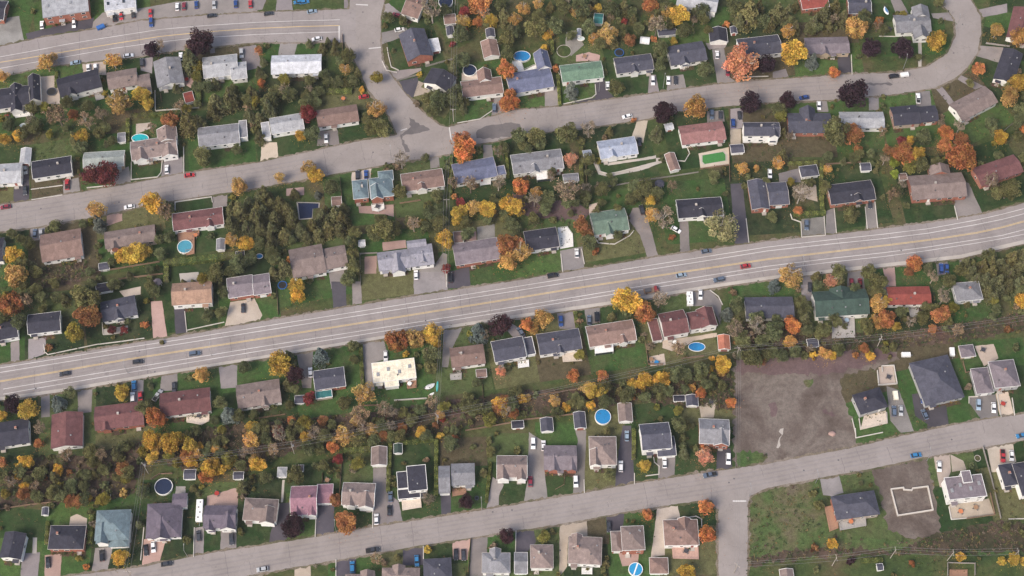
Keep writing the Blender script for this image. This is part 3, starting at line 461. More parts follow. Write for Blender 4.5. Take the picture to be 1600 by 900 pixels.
  (-131.5,93.4,1.47,1),(-140.9,91.2,1.79,0),(-115.4,90.1,1.49,1),(-137.1,99.4,2.85,0),(-141.9,100.2,2.27,0),(-82.0,105.2,1.35,1),(-75.7,102.4,1.98,0),(-88.6,96.1,2.53,0),
  (-91.1,102.7,2.61,0),(-78.5,106.0,1.69,1),(-104.3,96.6,1.93,0),(17.4,60.8,1.94,0),(44.3,50.2,1.87,0),(42.8,54.9,1.39,1),(33.5,61.0,2.76,0),(-192.2,0.3,2.32,0),
  (-202.1,-3.5,1.85,0),(-199.3,-2.7,2.65,0),(-205.6,-0.6,2.29,0),(101.4,-20.7,1.97,0),(123.2,-21.1,2.18,0),(110.2,-14.1,2.14,0),(181.5,-17.3,1.95,0),(149.9,-4.6,2.32,0),
  (180.3,-20.1,1.53,1),(213.2,-11.9,1.67,1),(211.4,-4.1,1.23,1),(133.9,-14.3,2.22,0),(94.7,-16.7,1.78,0),(175.2,-12.1,2.54,0),(144.2,-7.5,2.57,0),(150.0,-17.6,2.09,0),
  (135.2,-17.9,2.2,0),(200.5,-14.8,2.08,0),(214.0,-3.7,2.48,0),(201.9,-12.3,2.33,0),(153.2,-18.1,1.73,1),(161.9,-11.4,1.48,1),(162.4,139.8,2.59,0),(148.7,134.6,1.61,1),
  (141.0,133.1,2.2,0),(178.3,142.6,1.38,1),(137.5,131.4,1.9,0),(170.2,131.1,2.63,0),(-130.2,0.2,1.88,0),(-152.2,-1.5,2.29,0),(-169.0,-0.5,2.67,0),(-153.2,3.0,1.62,1),
  (-174.9,3.9,1.51,1),(186.0,59.8,2.59,0),(138.8,63.1,2.4,0),(171.8,61.4,1.49,1),(200.3,63.5,2.18,0),(206.1,60.2,1.72,1),(149.7,62.2,2.27,0),(157.9,61.0,1.69,1),
  (152.3,63.9,2.39,0),(-26.4,93.4,2.8,0),(-37.9,93.6,2.56,0),(-33.8,95.6,1.38,1),(-35.6,86.5,2.83,0),(224.2,62.6,1.97,0),(213.4,76.4,2.48,0),(222.9,107.7,2.26,0),
  (223.8,73.4,2.16,0),(213.5,63.7,2.15,0),(212.2,80.1,2.67,0),(-201.2,-56.1,2.25,0),(9.2,31.7,2.53,0),(12.4,41.1,2.09,0),(31.7,42.4,2.72,0),(48.6,33.5,1.6,1),
  (26.8,39.9,2.76,0),(16.9,42.0,1.46,1),(14.6,36.1,2.75,0),(24.0,39.9,2.46,0),(6.0,42.7,1.61,1),(-8.4,43.2,1.6,1),(17.9,32.0,1.64,1),(45.6,35.4,2.02,0),
  (32.3,40.5,1.67,1),(137.8,47.1,2.6,0),(129.7,49.7,2.16,0),(101.6,49.3,1.52,1),(109.2,49.1,1.86,0),(-97.6,16.9,1.27,1),(-86.9,16.6,1.4,1),(-70.3,12.6,1.97,0),
  (-94.2,10.4,1.26,1),(-101.1,11.2,2.19,0),(-68.9,20.6,2.43,0),
 ],
 'rd': [
  (-90.5,84.4,3.44,0),(-22.1,140.9,2.82,0),(-22.0,131.5,1.77,0),(-27.1,125.3,1.47,1),(51.7,137.9,1.63,1),(171.8,71.8,1.92,0),(-22.1,40.2,1.95,0),(-27.8,7.6,1.91,0),
  (-161.5,-20.5,1.74,1),(-82.4,-52.5,2.61,0),(-28.4,-60.2,1.36,1),(-69.1,-78.6,2.11,0),(-93.7,-67.8,2.45,0),
 ],
 'bs': [
  (26.6,97.8,3.76,0),(136.4,114.1,3.21,0),(-177.0,28.5,3.18,0),(-84.4,44.6,1.88,0),(110.4,-0.4,2.98,0),(-183.9,-54.4,3.39,0),(-114.1,-59.9,3.9,0),(-78.4,-34.3,3.84,0),
  (-13.9,-23.2,4.13,0),(89.7,-13.6,2.95,0),
 ],
 'pk': [
  (103.4,108.4,7.15,0),(25.9,60.9,3.11,0),(133.9,0.8,2.98,0),(-4.6,-40.0,1.98,0),(76.3,-78.5,3.46,0),
 ],
 'og': [
  (81.3,86.2,4.88,0),(156.7,130.1,4.73,0),(231.4,127.1,4.05,0),(222.2,93.0,3.97,0),(-208.3,2.6,4.75,0),(-118.2,46.7,3.5,0),(-1.4,10.1,3.96,0),(-126.3,-42.2,3.29,0),
  (-40.2,-26.6,3.86,0),(12.6,-16.6,3.75,0),(9.3,-21.1,2.0,0),(115.3,-26.9,2.53,0),(128.7,-32.3,2.38,0),(152.1,-18.5,2.68,0),
 ],
 'mr': [
  (-182.1,51.7,4.35,0),(-175.1,52.3,4.64,0),(-166.0,-21.3,1.8,0),
 ],
 'pa': [
  (89.1,24.6,6.56,0),
 ],
 'lg': [
  (167.6,59.9,2.26,0),(167.0,54.3,1.97,0),
 ],
 'gy': [
  (-180.7,-23.7,3.87,0),(-160.6,-95.1,2.61,0),(-152.9,-86.7,1.94,0),(-147.1,-75.5,2.24,0),(-69.1,-62.3,1.06,1),(-137.3,-69.7,2.77,0),(-102.1,-70.0,2.07,0),(-116.4,-65.7,1.84,0),
  (-97.8,-75.6,1.12,1),(-136.7,-77.1,2.25,0),(-133.4,-80.1,1.91,0),(-9.0,-62.4,2.85,0),(-199.6,-93.2,1.82,0),(-83.0,-63.0,2.74,0),(-27.8,-56.2,2.43,0),(-192.4,-80.7,1.11,1),
  (-178.9,-88.9,1.6,1),(-112.6,-79.2,2.92,0),(-204.9,75.3,1.79,0),(-228.1,84.1,1.63,1),(-115.2,92.6,2.37,0),(-145.3,88.5,2.15,0),(-134.9,94.3,1.69,1),(-60.9,104.5,2.69,0),
  (-102.1,103.2,2.84,0),(37.9,62.1,1.47,1),(25.8,49.5,1.58,1),(-213.3,-4.2,1.72,1),(201.5,-7.2,2.06,0),(180.8,136.6,1.76,0),(-130.1,-3.4,2.69,0),(173.8,57.4,2.76,0),
  (190.1,63.4,1.32,1),(213.7,71.9,1.5,1),(121.4,50.2,1.88,0),
 ],
}
HEDGES = [
 (2.59,2.2,[(-142.35,111.72),(-140.99,93.4)]),
 (1.42,1.6,[(-171.55,84.6),(-170.19,72.33)]),
 (1.72,1.6,[(-170.66,86.31),(-154.65,87.16)]),
 (1.16,1.4,[(-206.81,110.68),(-206.02,101.91)]),
 (2.31,2.0,[(-83.67,99.09),(-72.15,99.53)]),
 (2.73,2.4,[(-148.36,11.27),(-136.22,12.43),(-127.47,13.59),(-118.05,15.15)]),
 (1.9,2.2,[(-146.7,9.39),(-146.15,2.48)]),
 (1.4,2.0,[(30.57,69.69),(30.4,50.29)]),
 (1.4,2.0,[(136.13,60.55),(134.83,49.88),(134.4,37.36)]),
 (1.66,1.8,[(121.79,35.42),(135.7,36.22)]),
 (1.41,1.6,[(120.93,61.09),(134.5,61.67)]),
 (1.15,2.0,[(20.68,108.27),(21.54,91.75)]),
 (1.17,2.0,[(18.35,126.94),(18.65,120.67)]),
 (1.11,1.6,[(-26.67,64.82),(-26.79,43.51)]),
 (0.84,1.6,[(-2.48,69.82),(-1.75,53.68)]),
 (1.31,2.0,[(-62.66,-27.06),(-61.2,-45.53)]),
 (1.27,2.0,[(-48.86,-70.82),(-49.09,-91.21)]),
 (1.27,2.0,[(-30.37,-69.44),(-30.04,-93.22)]),
 (1.29,2.0,[(-46.92,-71.16),(-31.53,-69.3)]),
 (2.06,2.0,[(-67.34,-74.12),(-56.78,-73.44)]),
 (1.01,1.4,[(-8.63,-78.93),(-10.11,-95.78)]),
 (1.28,2.0,[(49.2,-64.58),(48.62,-77.68)]),
 (1.49,1.6,[(135.26,-119.68),(143.67,-119.36)]),
 (1.25,2.0,[(-182.0,-103.82),(-181.4,-112.97)]),
 (1.5,2.0,[(-165.07,-101.19),(-164.57,-112.97)]),
 (1.34,1.2,[(26.49,-11.65),(27.35,-19.11)]),
]
WALLS = [
 ('w',0.5,[(-167.71,62.41),(-166.85,53.35),(-155.43,54.74),(-154.05,57.04),(-154.22,63.66)]),
 ('w',0.5,[(-145.63,72.01),(-144.05,56.88)]),
 ('w',0.5,[(-146.08,37.94),(-146.47,41.97),(-130.9,44.64),(-130.26,41.97)]),
 ('w',0.4,[(-209.99,48.45),(-196.63,50.49)]),
 ('w',0.4,[(-208.91,43.18),(-196.13,45.61)]),
 ('w',0.5,[(-185.63,49.26),(-173.55,50.65)]),
 ('f',1.2,[(-143.92,26.4),(-143.4,22.45)]),
 ('f',1.4,[(-176.75,7.28),(-150.06,12.3)]),
 ('f',1.4,[(-166.84,3.82),(-148.12,6.51)]),
 ('w',0.4,[(23.02,93.11),(36.05,96.57),(37.9,98.48),(37.66,103.71)]),
 ('w',0.4,[(100.21,107.65),(116.23,108.27)]),
 ('w',0.5,[(20.38,111.61),(21.8,108.97)]),
 ('k',1.2,[(42.31,49.67),(53.94,52.12),(81.87,57.04)]),
 ('f',1.4,[(32.43,62.0),(32.76,50.9)]),
 ('w',0.5,[(37.03,62.41),(38.32,57.7),(42.49,56.22),(56.33,59.93)]),
 ('w',0.5,[(68.46,63.66),(76.19,62.83),(78.52,66.99),(77.6,69.91)]),
 ('w',0.5,[(35.75,24.03),(37.07,21.67),(43.91,21.04),(50.57,25.21),(52.38,27.58)]),
 ('w',0.5,[(29.8,18.53),(30.82,11.53)]),
 ('w',0.4,[(20.86,16.19),(21.62,7.67)]),
 ('w',0.4,[(101.23,33.54),(101.62,22.06)]),
 ('f',1.3,[(96.16,72.01),(95.27,52.12)]),
 ('f',1.3,[(82.66,58.69),(95.46,60.76)]),
 ('w',0.5,[(135.03,34.74),(134.75,25.45),(124.62,24.5)]),
 ('w',0.4,[(139.77,38.75),(139.61,26.71)]),
 ('w',0.4,[(153.32,39.55),(153.12,28.77)]),
 ('w',0.4,[(157.81,41.97),(157.65,29.25)]),
 ('w',0.4,[(192.13,39.95),(192.61,33.38)]),
 ('w',0.5,[(120.59,35.94),(121.09,33.54),(124.76,31.95),(124.51,24.82)]),
 ('f',1.3,[(138.12,61.17),(153.72,62.17)]),
 ('w',0.4,[(-194.27,-26.58),(-193.49,-29.88),(-191.99,-31.2),(-172.68,-26.58),(-162.22,-25.11),(-153.07,-23.63)]),
 ('w',0.4,[(-171.21,-16.59),(-170.26,-21.79)]),
 ('w',0.4,[(-137.26,-11.35),(-135.51,-20.68)]),
 ('f',1.1,[(-174.86,-57.16),(-173.82,-65.56)]),
 ('w',0.4,[(-135.45,-19.93),(-120.41,-16.21)]),
 ('w',0.5,[(-57.23,124.08),(-56.48,119.6),(-55.02,113.38),(-51.69,111.61)]),
 ('w',0.4,[(-24.3,83.0),(-14.31,85.13),(-8.61,89.84)]),
 ('f',1.4,[(-78.13,131.29),(-77.12,118.27)]),
 ('k',1.4,[(-52.21,105.63),(-42.15,108.97)]),
 ('k',1.4,[(-39.35,113.38),(-27.03,117.38)]),
 ('w',0.4,[(-59.15,116.49),(-57.15,111.61),(-52.37,110.29)]),
 ('f',1.5,[(-75.4,54.17),(-73.7,40.76)]),
 ('f',1.5,[(-69.06,30.75),(-68.23,27.58)]),
 ('f',1.3,[(-48.68,41.16),(-39.68,42.77)]),
 ('k',1.3,[(-64.97,16.19),(-63.96,0.76)]),
 ('k',1.3,[(-64.97,16.19),(-57.46,16.58)]),
 ('w',0.4,[(-27.88,7.67),(-27.54,0.38)]),
 ('f',1.2,[(-103.8,-59.97),(-91.92,-58.01)]),
 ('f',1.4,[(-62.53,-54.34),(-53.1,-53.99)]),
 ('w',0.9,[(-47.96,-51.86),(-34.93,-50.94)]),
 ('f',1.5,[(-18.74,-65.21),(-7.77,-63.12),(0.0,-61.72)]),
 ('f',1.0,[(-12.13,-45.09),(-11.39,-55.75)]),
 ('f',1.0,[(-99.44,-0.0),(-97.89,-12.85)]),
 ('f',1.5,[(11.11,-49.51),(19.63,-48.09),(29.47,-46.52)]),
 ('f',1.6,[(4.86,-60.53),(25.34,-58.01)]),
 ('f',1.5,[(29.82,-45.8),(29.31,-54.34)]),
 ('f',1.5,[(55.46,-26.58),(56.09,-35.71),(62.36,-35.71)]),
 ('f',1.5,[(70.08,-33.17),(79.39,-32.07)]),
 ('k',1.2,[(92.2,-28.42),(106.24,-26.95)]),
 ('w',0.4,[(83.68,-1.14),(87.01,-4.18),(88.47,-7.96)]),
 ('w',0.6,[(137.86,-59.97),(138.57,-65.91)]),
 ('w',0.6,[(140.65,-59.97),(140.84,-64.52),(151.94,-61.72),(152.11,-57.16)]),
 ('w',0.9,[(150.29,-38.61),(150.13,-45.09),(157.75,-44.37),(157.34,-36.22),(152.37,-36.44),(152.23,-38.97)]),
 ('w',0.5,[(186.14,-52.92),(186.5,-50.23),(190.11,-50.08)]),
 ('w',0.5,[(198.15,-48.66),(198.33,-58.99)]),
 ('w',0.5,[(204.05,-50.79),(203.96,-58.22)]),
 ('f',0.8,[(186.16,-34.26),(186.62,-39.33),(189.68,-38.61)]),
 ('k',1.6,[(188.95,-72.14),(190.68,-86.13),(192.0,-102.49)]),
 ('w',0.5,[(138.74,-64.17),(138.53,-68.2),(149.56,-65.84)]),
 ('w',0.5,[(172.37,-97.52),(172.66,-102.68),(178.71,-102.16)]),
 ('f',1.3,[(178.67,-102.49),(189.91,-100.83),(189.3,-91.51)]),
 ('w',0.4,[(195.34,-102.49),(201.33,-102.35)]),
 ('k',1.5,[(168.23,-125.51),(168.87,-120.39),(179.38,-120.71),(178.74,-125.51)]),
 ('f',1.2,[(123.18,-96.86),(124.4,-107.74)]),
 ('w',0.4,[(-77.21,-96.52),(-76.97,-109.7)]),
 ('f',1.5,[(-68.02,-75.24),(-68.29,-95.52)]),
 ('f',1.4,[(-75.59,-83.42),(-75.37,-87.48)]),
 ('w',0.4,[(-55.06,-97.52),(-54.59,-106.1)]),
 ('f',1.4,[(-16.26,-110.68),(-17.01,-125.51)]),
 ('w',0.4,[(-68.36,-119.1),(-68.03,-125.51)]),
 ('w',0.4,[(-34.57,-113.61),(-34.32,-121.03)]),
 ('w',0.4,[(56.73,-76.61),(56.97,-78.66),(58.82,-80.36),(58.55,-83.76),(53.42,-84.44)]),
 ('f',0.6,[(21.06,-82.74),(20.66,-88.15),(17.14,-90.17)]),
 ('w',0.4,[(28.65,-86.13),(28.66,-91.51)]),
 ('w',0.4,[(48.8,-83.42),(48.64,-87.82)]),
 ('w',0.4,[(1.57,-107.41),(1.37,-115.88)]),
 ('w',0.5,[(67.33,-102.16),(72.41,-101.36),(74.55,-102.49),(74.39,-105.45)]),
 ('f',1.3,[(-201.9,-98.52),(-189.56,-96.52),(-180.21,-95.52),(-176.0,-93.86)]),
 ('f',1.2,[(-203.93,-84.78),(-190.83,-82.74)]),
 ('w',0.4,[(-144.17,-119.1),(-144.31,-106.1)]),
 ('w',0.4,[(-123.78,-117.81),(-124.55,-106.1)]),
 ('f',1.4,[(-143.57,-86.13),(-140.31,-83.76),(-135.22,-83.56)]),
 ('w',0.7,[(-159.69,89.41),(-140.47,91.13),(-141.1,94.15)]),
 ('f',0.8,[(-158.46,98.48),(-157.66,94.15)]),
 ('w',0.7,[(-161.16,100.22),(-159.95,89.84)]),
 ('w',0.4,[(155.15,120.05),(154.48,109.41)]),
 ('w',0.4,[(169.08,130.56),(176.42,130.38)]),
 ('k',1.3,[(217.49,126.32),(228.25,124.53)]),
 ('k',1.2,[(219.18,78.75),(226.11,84.7)]),
]
PAVED = [
 ('as',[(-194.62,137.65),(-190.2,144.07),(-172.64,146.65),(-156.63,150.35),(-145.54,151.46),(-145.88,155.18),(-118.95,155.18),(-118.1,143.7),(-141.0,142.23),(-170.28,138.38),(-194.17,134.01)]),
 ('be',[(-195.9,115.16),(-185.48,116.49),(-184.23,108.97),(-194.88,109.85)]),
 ('as',[(-169.57,118.0),(-164.2,119.07),(-163.61,109.85),(-168.89,111.61)]),
 ('as',[(-125.48,124.26),(-117.53,125.87),(-113.69,113.38),(-120.48,111.61),(-124.31,118.71)]),
 ('be',[(-214.27,108.09),(-205.67,108.97),(-203.26,93.28),(-211.53,93.28)]),
 ('dk',[(-224.19,132.19),(-193.58,141.31),(-193.92,134.92),(-222.02,127.22)]),
 ('gv',[(-237.94,140.39),(-228.57,142.23),(-224.27,127.49),(-235.63,124.8)]),
 ('pk',[(-149.15,110.73),(-143.91,110.73),(-144.66,101.52),(-149.29,104.58)]),
 ('be',[(-167.92,82.57),(-161.22,83.42),(-160.55,80.45),(-167.32,77.06)]),
 ('as',[(-138.67,124.08),(-136.55,124.98),(-135.88,121.39),(-138.03,120.94)]),
 ('as',[(-106.6,127.22),(-98.22,128.4),(-99.53,120.05),(-106.83,119.78)]),
 ('as',[(-60.49,132.65),(-48.78,135.65),(-47.55,131.74),(-60.52,125.69)]),
 ('as',[(-56.39,110.91),(-41.53,112.94),(-41.13,111.61),(-52.21,105.63)]),
 ('dk',[(-52.2,105.28),(-42.85,108.09),(-41.99,102.83),(-44.34,96.57),(-47.26,97.61)]),
 ('be',[(-44.36,97.18),(-42.43,105.89),(-39.86,104.58),(-41.25,102.4),(-36.13,99.78),(-36.78,96.74),(-40.43,98.48)]),
 ('as',[(-86.25,78.75),(-77.74,79.6),(-76.48,71.59),(-86.52,71.0)]),
 ('as',[(-7.94,98.48),(-3.97,99.35),(-2.51,88.98),(-9.31,85.98)]),
 ('as',[(-109.84,153.32),(-103.12,153.32),(-101.66,144.53),(-109.64,144.8)]),
 ('as',[(-78.46,153.32),(-75.32,153.32),(-74.98,145.91),(-78.05,144.99)]),
 ('as',[(-121.05,153.32),(-114.33,153.32),(-116.03,145.91),(-120.43,144.99)]),
 ('be',[(-22.91,110.29),(-19.64,110.73),(-15.63,109.85),(-15.6,106.77),(-22.85,105.89)]),
 ('as',[(-60.35,148.68),(-57.4,149.6),(-51.25,143.61),(-54.9,141.77),(-60.41,140.39)]),
 ('as',[(14.84,102.4),(20.63,102.83),(22.4,89.84),(14.72,89.67)]),
 ('dk',[(37.36,106.33),(41.89,107.21),(42.66,101.09),(47.19,95.44),(22.85,91.39),(22.87,92.85),(37.49,96.57)]),
 ('as',[(62.52,109.41),(65.41,109.15),(66.44,99.17),(61.19,97.78)]),
 ('as',[(70.45,108.09),(77.78,109.41),(78.85,101.78),(69.95,100.04)]),
 ('as',[(91.66,123.18),(97.22,124.08),(98.42,108.09),(101.87,105.28),(93.06,103.53)]),
 ('be',[(55.79,84.02),(60.85,85.39),(58.21,72.43),(53.36,75.79)]),
 ('as',[(87.56,89.41),(94.76,89.84),(95.11,83.85),(87.2,83.0)]),
 ('as',[(98.04,90.53),(103.84,91.39),(102.75,80.45),(97.32,79.18)]),
 ('be',[(97.34,79.43),(102.01,80.02),(101.46,71.59),(96.84,71.59)]),
 ('pk',[(29.27,120.05),(35.17,121.84),(40.25,120.05),(39.81,116.93),(29.21,116.49)]),
 ('gv',[(25.09,133.1),(29.53,134.01),(33.05,125.87),(27.07,119.6),(24.17,121.39)]),
 ('be',[(0.0,116.49),(4.38,117.38),(5.46,111.61),(10.21,114.71),(10.92,111.61),(4.36,110.29),(-0.73,112.5)]),
 ('as',[(88.93,126.77),(99.25,127.22),(97.59,124.08),(90.2,123.18)]),
 ('dk',[(148.57,120.05),(154.47,120.5),(154.52,109.15),(148.55,108.27)]),
 ('as',[(118.59,110.73),(124.55,112.5),(125.7,106.86),(118.23,105.98)]),
 ('pa',[(186.64,127.67),(188.26,127.67),(186.48,112.68),(184.99,112.32)]),
 ('as',[(176.34,153.32),(180.83,153.32),(184.2,143.61),(178.23,143.33)]),
 ('as',[(194.6,143.61),(206.97,144.53),(204.78,139.02),(195.04,141.13)]),
 ('as',[(216.42,145.72),(230.71,149.42),(229.97,144.25),(216.92,141.13)]),
 ('as',[(214.8,125.42),(227.45,124.08),(221.92,116.04),(212.18,119.6)]),
 ('as',[(191.39,102.13),(194.68,102.4),(199.05,94.15),(196.37,92.85)]),
 ('as',[(203.18,109.41),(213.55,102.83),(209.34,101.09),(201.45,107.21)]),
 ('as',[(183.57,100.22),(188.65,100.39),(188.5,91.99),(181.52,91.99)]),
 ('as',[(160.89,97.61),(165.24,97.78),(164.55,89.84),(160.09,89.84)]),
 ('as',[(136.84,94.84),(141.6,95.7),(141.92,88.98),(137.05,88.98)]),
 ('dk',[(-218.09,51.3),(-214.35,52.12),(-215.69,61.59),(-212.73,61.59),(-210.03,42.21),(-216.64,41.24)]),
 ('as',[(-196.6,52.94),(-190.14,54.58),(-188.36,47.07),(-195.42,45.45)]),
 ('as',[(-174.38,57.87),(-168.68,60.34),(-166.58,50.9),(-173.84,50.08)]),
 ('as',[(-153.52,63.66),(-145.56,65.32),(-144.13,56.22),(-153.94,53.92)]),
 ('pk',[(-175.38,37.54),(-169.57,40.11),(-168.39,32.74),(-174.98,29.96)]),
 ('as',[(-130.43,45.61),(-124.3,47.39),(-123.69,39.95),(-129.89,39.31)]),
 ('as',[(-207.8,31.15),(-201.71,32.11),(-200.99,23.24),(-206.64,22.85)]),
 ('be',[(-143.58,26.4),(-136.76,27.19),(-136.33,22.45),(-143.2,22.45)]),
 ('pa',[(-141.36,6.9),(-133.27,7.67),(-132.11,2.29),(-140.28,2.67)]),
 ('be',[(-111.13,72.85),(-104.38,72.85),(-102.92,63.82),(-110.88,62.66)]),
 ('be',[(-70.49,58.53),(-61.84,60.51),(-62.02,54.42),(-70.21,52.53)]),
 ('as',[(-36.41,65.99),(-32.53,66.57),(-31.83,59.93),(-35.89,59.11)]),
 ('as',[(-12.77,71.59),(-8.87,71.59),(-8.33,64.49),(-12.71,64.07)]),
 ('as',[(-78.28,9.21),(-70.02,10.14),(-70.2,-0.38),(-76.42,-0.38)]),
 ('as',[(-41.82,7.67),(-33.06,11.14),(-29.42,16.97),(-27.7,16.19),(-27.25,-0.38),(-41.59,-0.38)]),
 ('dk',[(-27.2,7.67),(-18.25,9.98),(-17.46,0.53),(-27.39,-0.38)]),
 ('pk',[(-66.71,39.95),(-51.45,40.92),(-51.1,34.66),(-55.44,35.94),(-66.21,36.58)]),
 ('br',[(-62.87,15.02),(-57.77,15.57),(-57.63,6.9),(-62.65,6.74)]),
 ('pk',[(-55.62,22.06),(-45.7,23.24),(-45.23,19.32),(-55.12,17.91)]),
 ('gv',[(-15.18,29.56),(-7.6,31.15),(-7.22,23.24),(-14.77,22.85)]),
 ('br',[(-98.56,48.86),(-90.92,49.67),(-90.67,45.61),(-98.32,45.2)]),
 ('br',[(-20.67,27.19),(-15.51,27.58),(-15.25,22.85),(-20.47,22.45)]),
 ('as',[(20.54,17.91),(30.17,20.1),(30.76,9.05),(21.07,7.36)]),
 ('as',[(49.51,34.74),(51.28,35.94),(52.44,39.15),(54.87,39.31),(58.81,33.54),(62.52,14.79),(58.05,14.01),(55.06,25.61)]),
 ('as',[(72.27,32.74),(76.11,33.54),(76.12,17.6),(71.95,16.35)]),
 ('dk',[(95.57,51.3),(100.84,51.71),(101.72,21.51),(95.55,20.57)]),
 ('pa',[(35.62,62.83),(37.75,63.24),(39.02,57.87),(42.51,56.63),(55.64,60.34),(63.49,62.83),(63.57,64.66),(66.75,64.91),(66.29,62.41),(56.97,58.28),(42.11,54.99),(37.93,56.22)]),
 ('pa',[(56.5,64.49),(63.63,66.15),(63.56,64.49),(42.27,60.76),(41.96,62.17)]),
 ('be',[(82.41,66.99),(96.06,70.33),(95.84,61.17),(82.9,59.11)]),
 ('be',[(33.37,40.76),(37.57,41.97),(38.2,39.15),(35.33,35.14),(33.59,35.14)]),
 ('as',[(116.98,56.63),(126.7,59.52),(126.44,52.12),(117.01,52.53)]),
 ('lg',[(125.1,33.54),(135.03,34.74),(134.75,25.45),(124.34,24.5)]),
 ('as',[(136.12,37.54),(139.73,39.15),(139.5,26.24),(135.01,25.29)]),
 ('as',[(153.9,43.18),(157.77,43.58),(157.69,28.93),(152.57,28.14)]),
 ('as',[(192.25,43.58),(197.98,44.8),(197.94,52.53),(199.94,51.71),(204.04,35.54),(192.62,32.9)]),
 ('as',[(142.69,8.05),(149.14,8.59),(149.11,-0.38),(141.68,-0.38)]),
 ('pk',[(157.64,9.83),(162.8,10.29),(162.43,0.76),(159.04,0.76)]),
 ('as',[(180.74,12.15),(185.61,12.92),(185.65,6.74),(180.64,5.82)]),
 ('as',[(123.32,6.51),(127.49,7.67),(127.0,-0.38),(122.94,-0.38)]),
 ('be',[(122.39,49.67),(132.99,50.9),(132.93,42.37),(125.48,44.8)]),
 ('as',[(190.9,14.25),(192.77,14.48),(192.29,10.75),(190.79,10.75)]),
 ('as',[(-208.17,-25.48),(-204.84,-24.59),(-203.36,-34.11),(-206.82,-34.84)]),
 ('as',[(-201.09,-23.86),(-193.73,-23.12),(-193.37,-30.76),(-198.36,-32.95),(-199.89,-33.39)]),
 ('pk',[(-152.06,-6.45),(-147.39,-6.08),(-143.51,-22.67),(-149.28,-23.56)]),
 ('dk',[(-141.9,-9.85),(-137.77,-9.47),(-135.49,-20.9),(-140.09,-21.64)]),
 ('be',[(-118.51,-6.68),(-108.54,-4.94),(-104.6,-12.85),(-105.73,-15.69),(-119.93,-17.93)]),
 ('as',[(-156.23,-43.29),(-151.28,-42.36),(-150.49,-52.78),(-155.19,-52.78)]),
 ('as',[(-144.0,-40.92),(-137.7,-39.48),(-136.95,-47.23),(-143.98,-47.59)]),
 ('as',[(-120.83,-36.58),(-113.4,-35.42),(-112.57,-45.95),(-119.21,-46.37)]),
 ('as',[(-177.93,-46.66),(-171.86,-45.95),(-170.87,-56.81),(-176.12,-57.51)]),
 ('as',[(-192.3,-49.37),(-189.01,-48.52),(-187.5,-58.92),(-190.95,-59.27)]),
 ('be',[(-165.89,-1.52),(-157.01,0.76),(-156.61,-3.04),(-163.19,-4.56)]),
 ('pa',[(-170.85,-19.56),(-160.38,-17.7),(-160.01,-21.05),(-170.21,-22.16)]),
 ('dk',[(-76.6,3.06),(-70.5,3.06),(-69.43,-9.24),(-74.9,-10.15)]),
 ('as',[(-67.58,3.06),(-64.06,3.06),(-63.13,-7.28),(-67.06,-8.19)]),
 ('as',[(-41.82,7.67),(-27.4,7.67),(-27.22,-1.9),(-41.29,-3.95)]),
 ('as',[(-89.22,-30.47),(-82.38,-29.59),(-82.22,-46.16),(-85.82,-46.16)]),
 ('as',[(-62.8,-25.7),(-53.19,-24.96),(-50.79,-32.8),(-57.44,-34.99),(-56.17,-47.23),(-59.57,-47.23)]),
 ('as',[(-28.56,-19.71),(-20.7,-18.52),(-25.19,-29.15),(-26.38,-36.8),(-28.69,-36.8)]),
 ('as',[(-6.02,-15.47),(-2.01,-15.47),(2.0,-18.08),(6.12,-23.26),(0.67,-23.41)]),
 ('as',[(18.66,-11.5),(25.38,-10.75),(26.57,-19.41),(19.89,-19.19)]),
 ('as',[(30.43,-10.0),(36.84,-8.94),(36.92,-16.44),(31.29,-17.18)]),
 ('as',[(72.98,-1.52),(83.49,-0.91),(88.33,-6.83),(86.9,-17.33),(84.07,-8.34),(74.64,-8.72)]),
 ('be',[(62.51,-24.74),(76.59,-22.53),(85.34,-21.05),(85.23,-22.9),(75.81,-24.74),(70.35,-27.68),(66.28,-29.52),(62.37,-28.05)]),
 ('be',[(56.9,-32.07),(62.92,-30.61),(63.35,-35.71),(57.06,-36.44)]),
 ('be',[(76.21,-54.34),(82.23,-51.5),(84.19,-51.5),(82.7,-54.69),(81.78,-59.27),(76.59,-59.27)]),
 ('as',[(122.22,1.53),(126.96,1.53),(125.83,-6.08),(122.06,-6.08)]),
 ('gv',[(153.4,-45.23),(158.42,-47.23),(162.35,-65.21),(156.98,-65.91),(153.35,-60.67)]),
 ('dk',[(163.32,-49.02),(167.43,-48.52),(168.16,-56.1),(176.71,-53.77),(176.78,-63.61),(168.05,-65.14),(168.1,-62.07),(163.65,-58.57)]),
 ('as',[(186.5,-50.23),(197.58,-49.02),(197.42,-60.81),(190.6,-60.95),(186.34,-52.92)]),
 ('be',[(197.63,-48.66),(202.85,-47.8),(203.93,-58.43),(198.0,-58.99)]),
 ('be',[(191.87,-27.1),(199.96,-26.21),(201.03,-32.8),(194.58,-36.44),(193.19,-32.07)]),
 ('gv',[(155.74,1.53),(159.8,1.53),(156.44,-4.56),(154.26,-6.08)]),
 ('be',[(151.01,-36.8),(157.03,-36.08),(157.39,-44.73),(150.45,-45.23)]),
 ('as',[(-190.83,-116.52),(-183.74,-116.0),(-183.21,-125.83),(-189.83,-125.83)]),
 ('pa',[(-187.37,-110.03),(-185.68,-110.03),(-185.04,-116.52),(-186.66,-116.52)]),
 ('pk',[(-181.72,-117.17),(-175.25,-116.65),(-174.49,-125.83),(-180.55,-125.83)]),
 ('as',[(-162.47,-114.26),(-155.66,-113.8),(-156.59,-123.46),(-162.6,-124.49)]),
 ('pk',[(-143.82,-110.68),(-135.02,-109.9),(-136.68,-119.42),(-143.44,-121.29)]),
 ('as',[(-124.55,-106.1),(-120.84,-105.45),(-119.97,-117.3),(-123.87,-118.2)]),
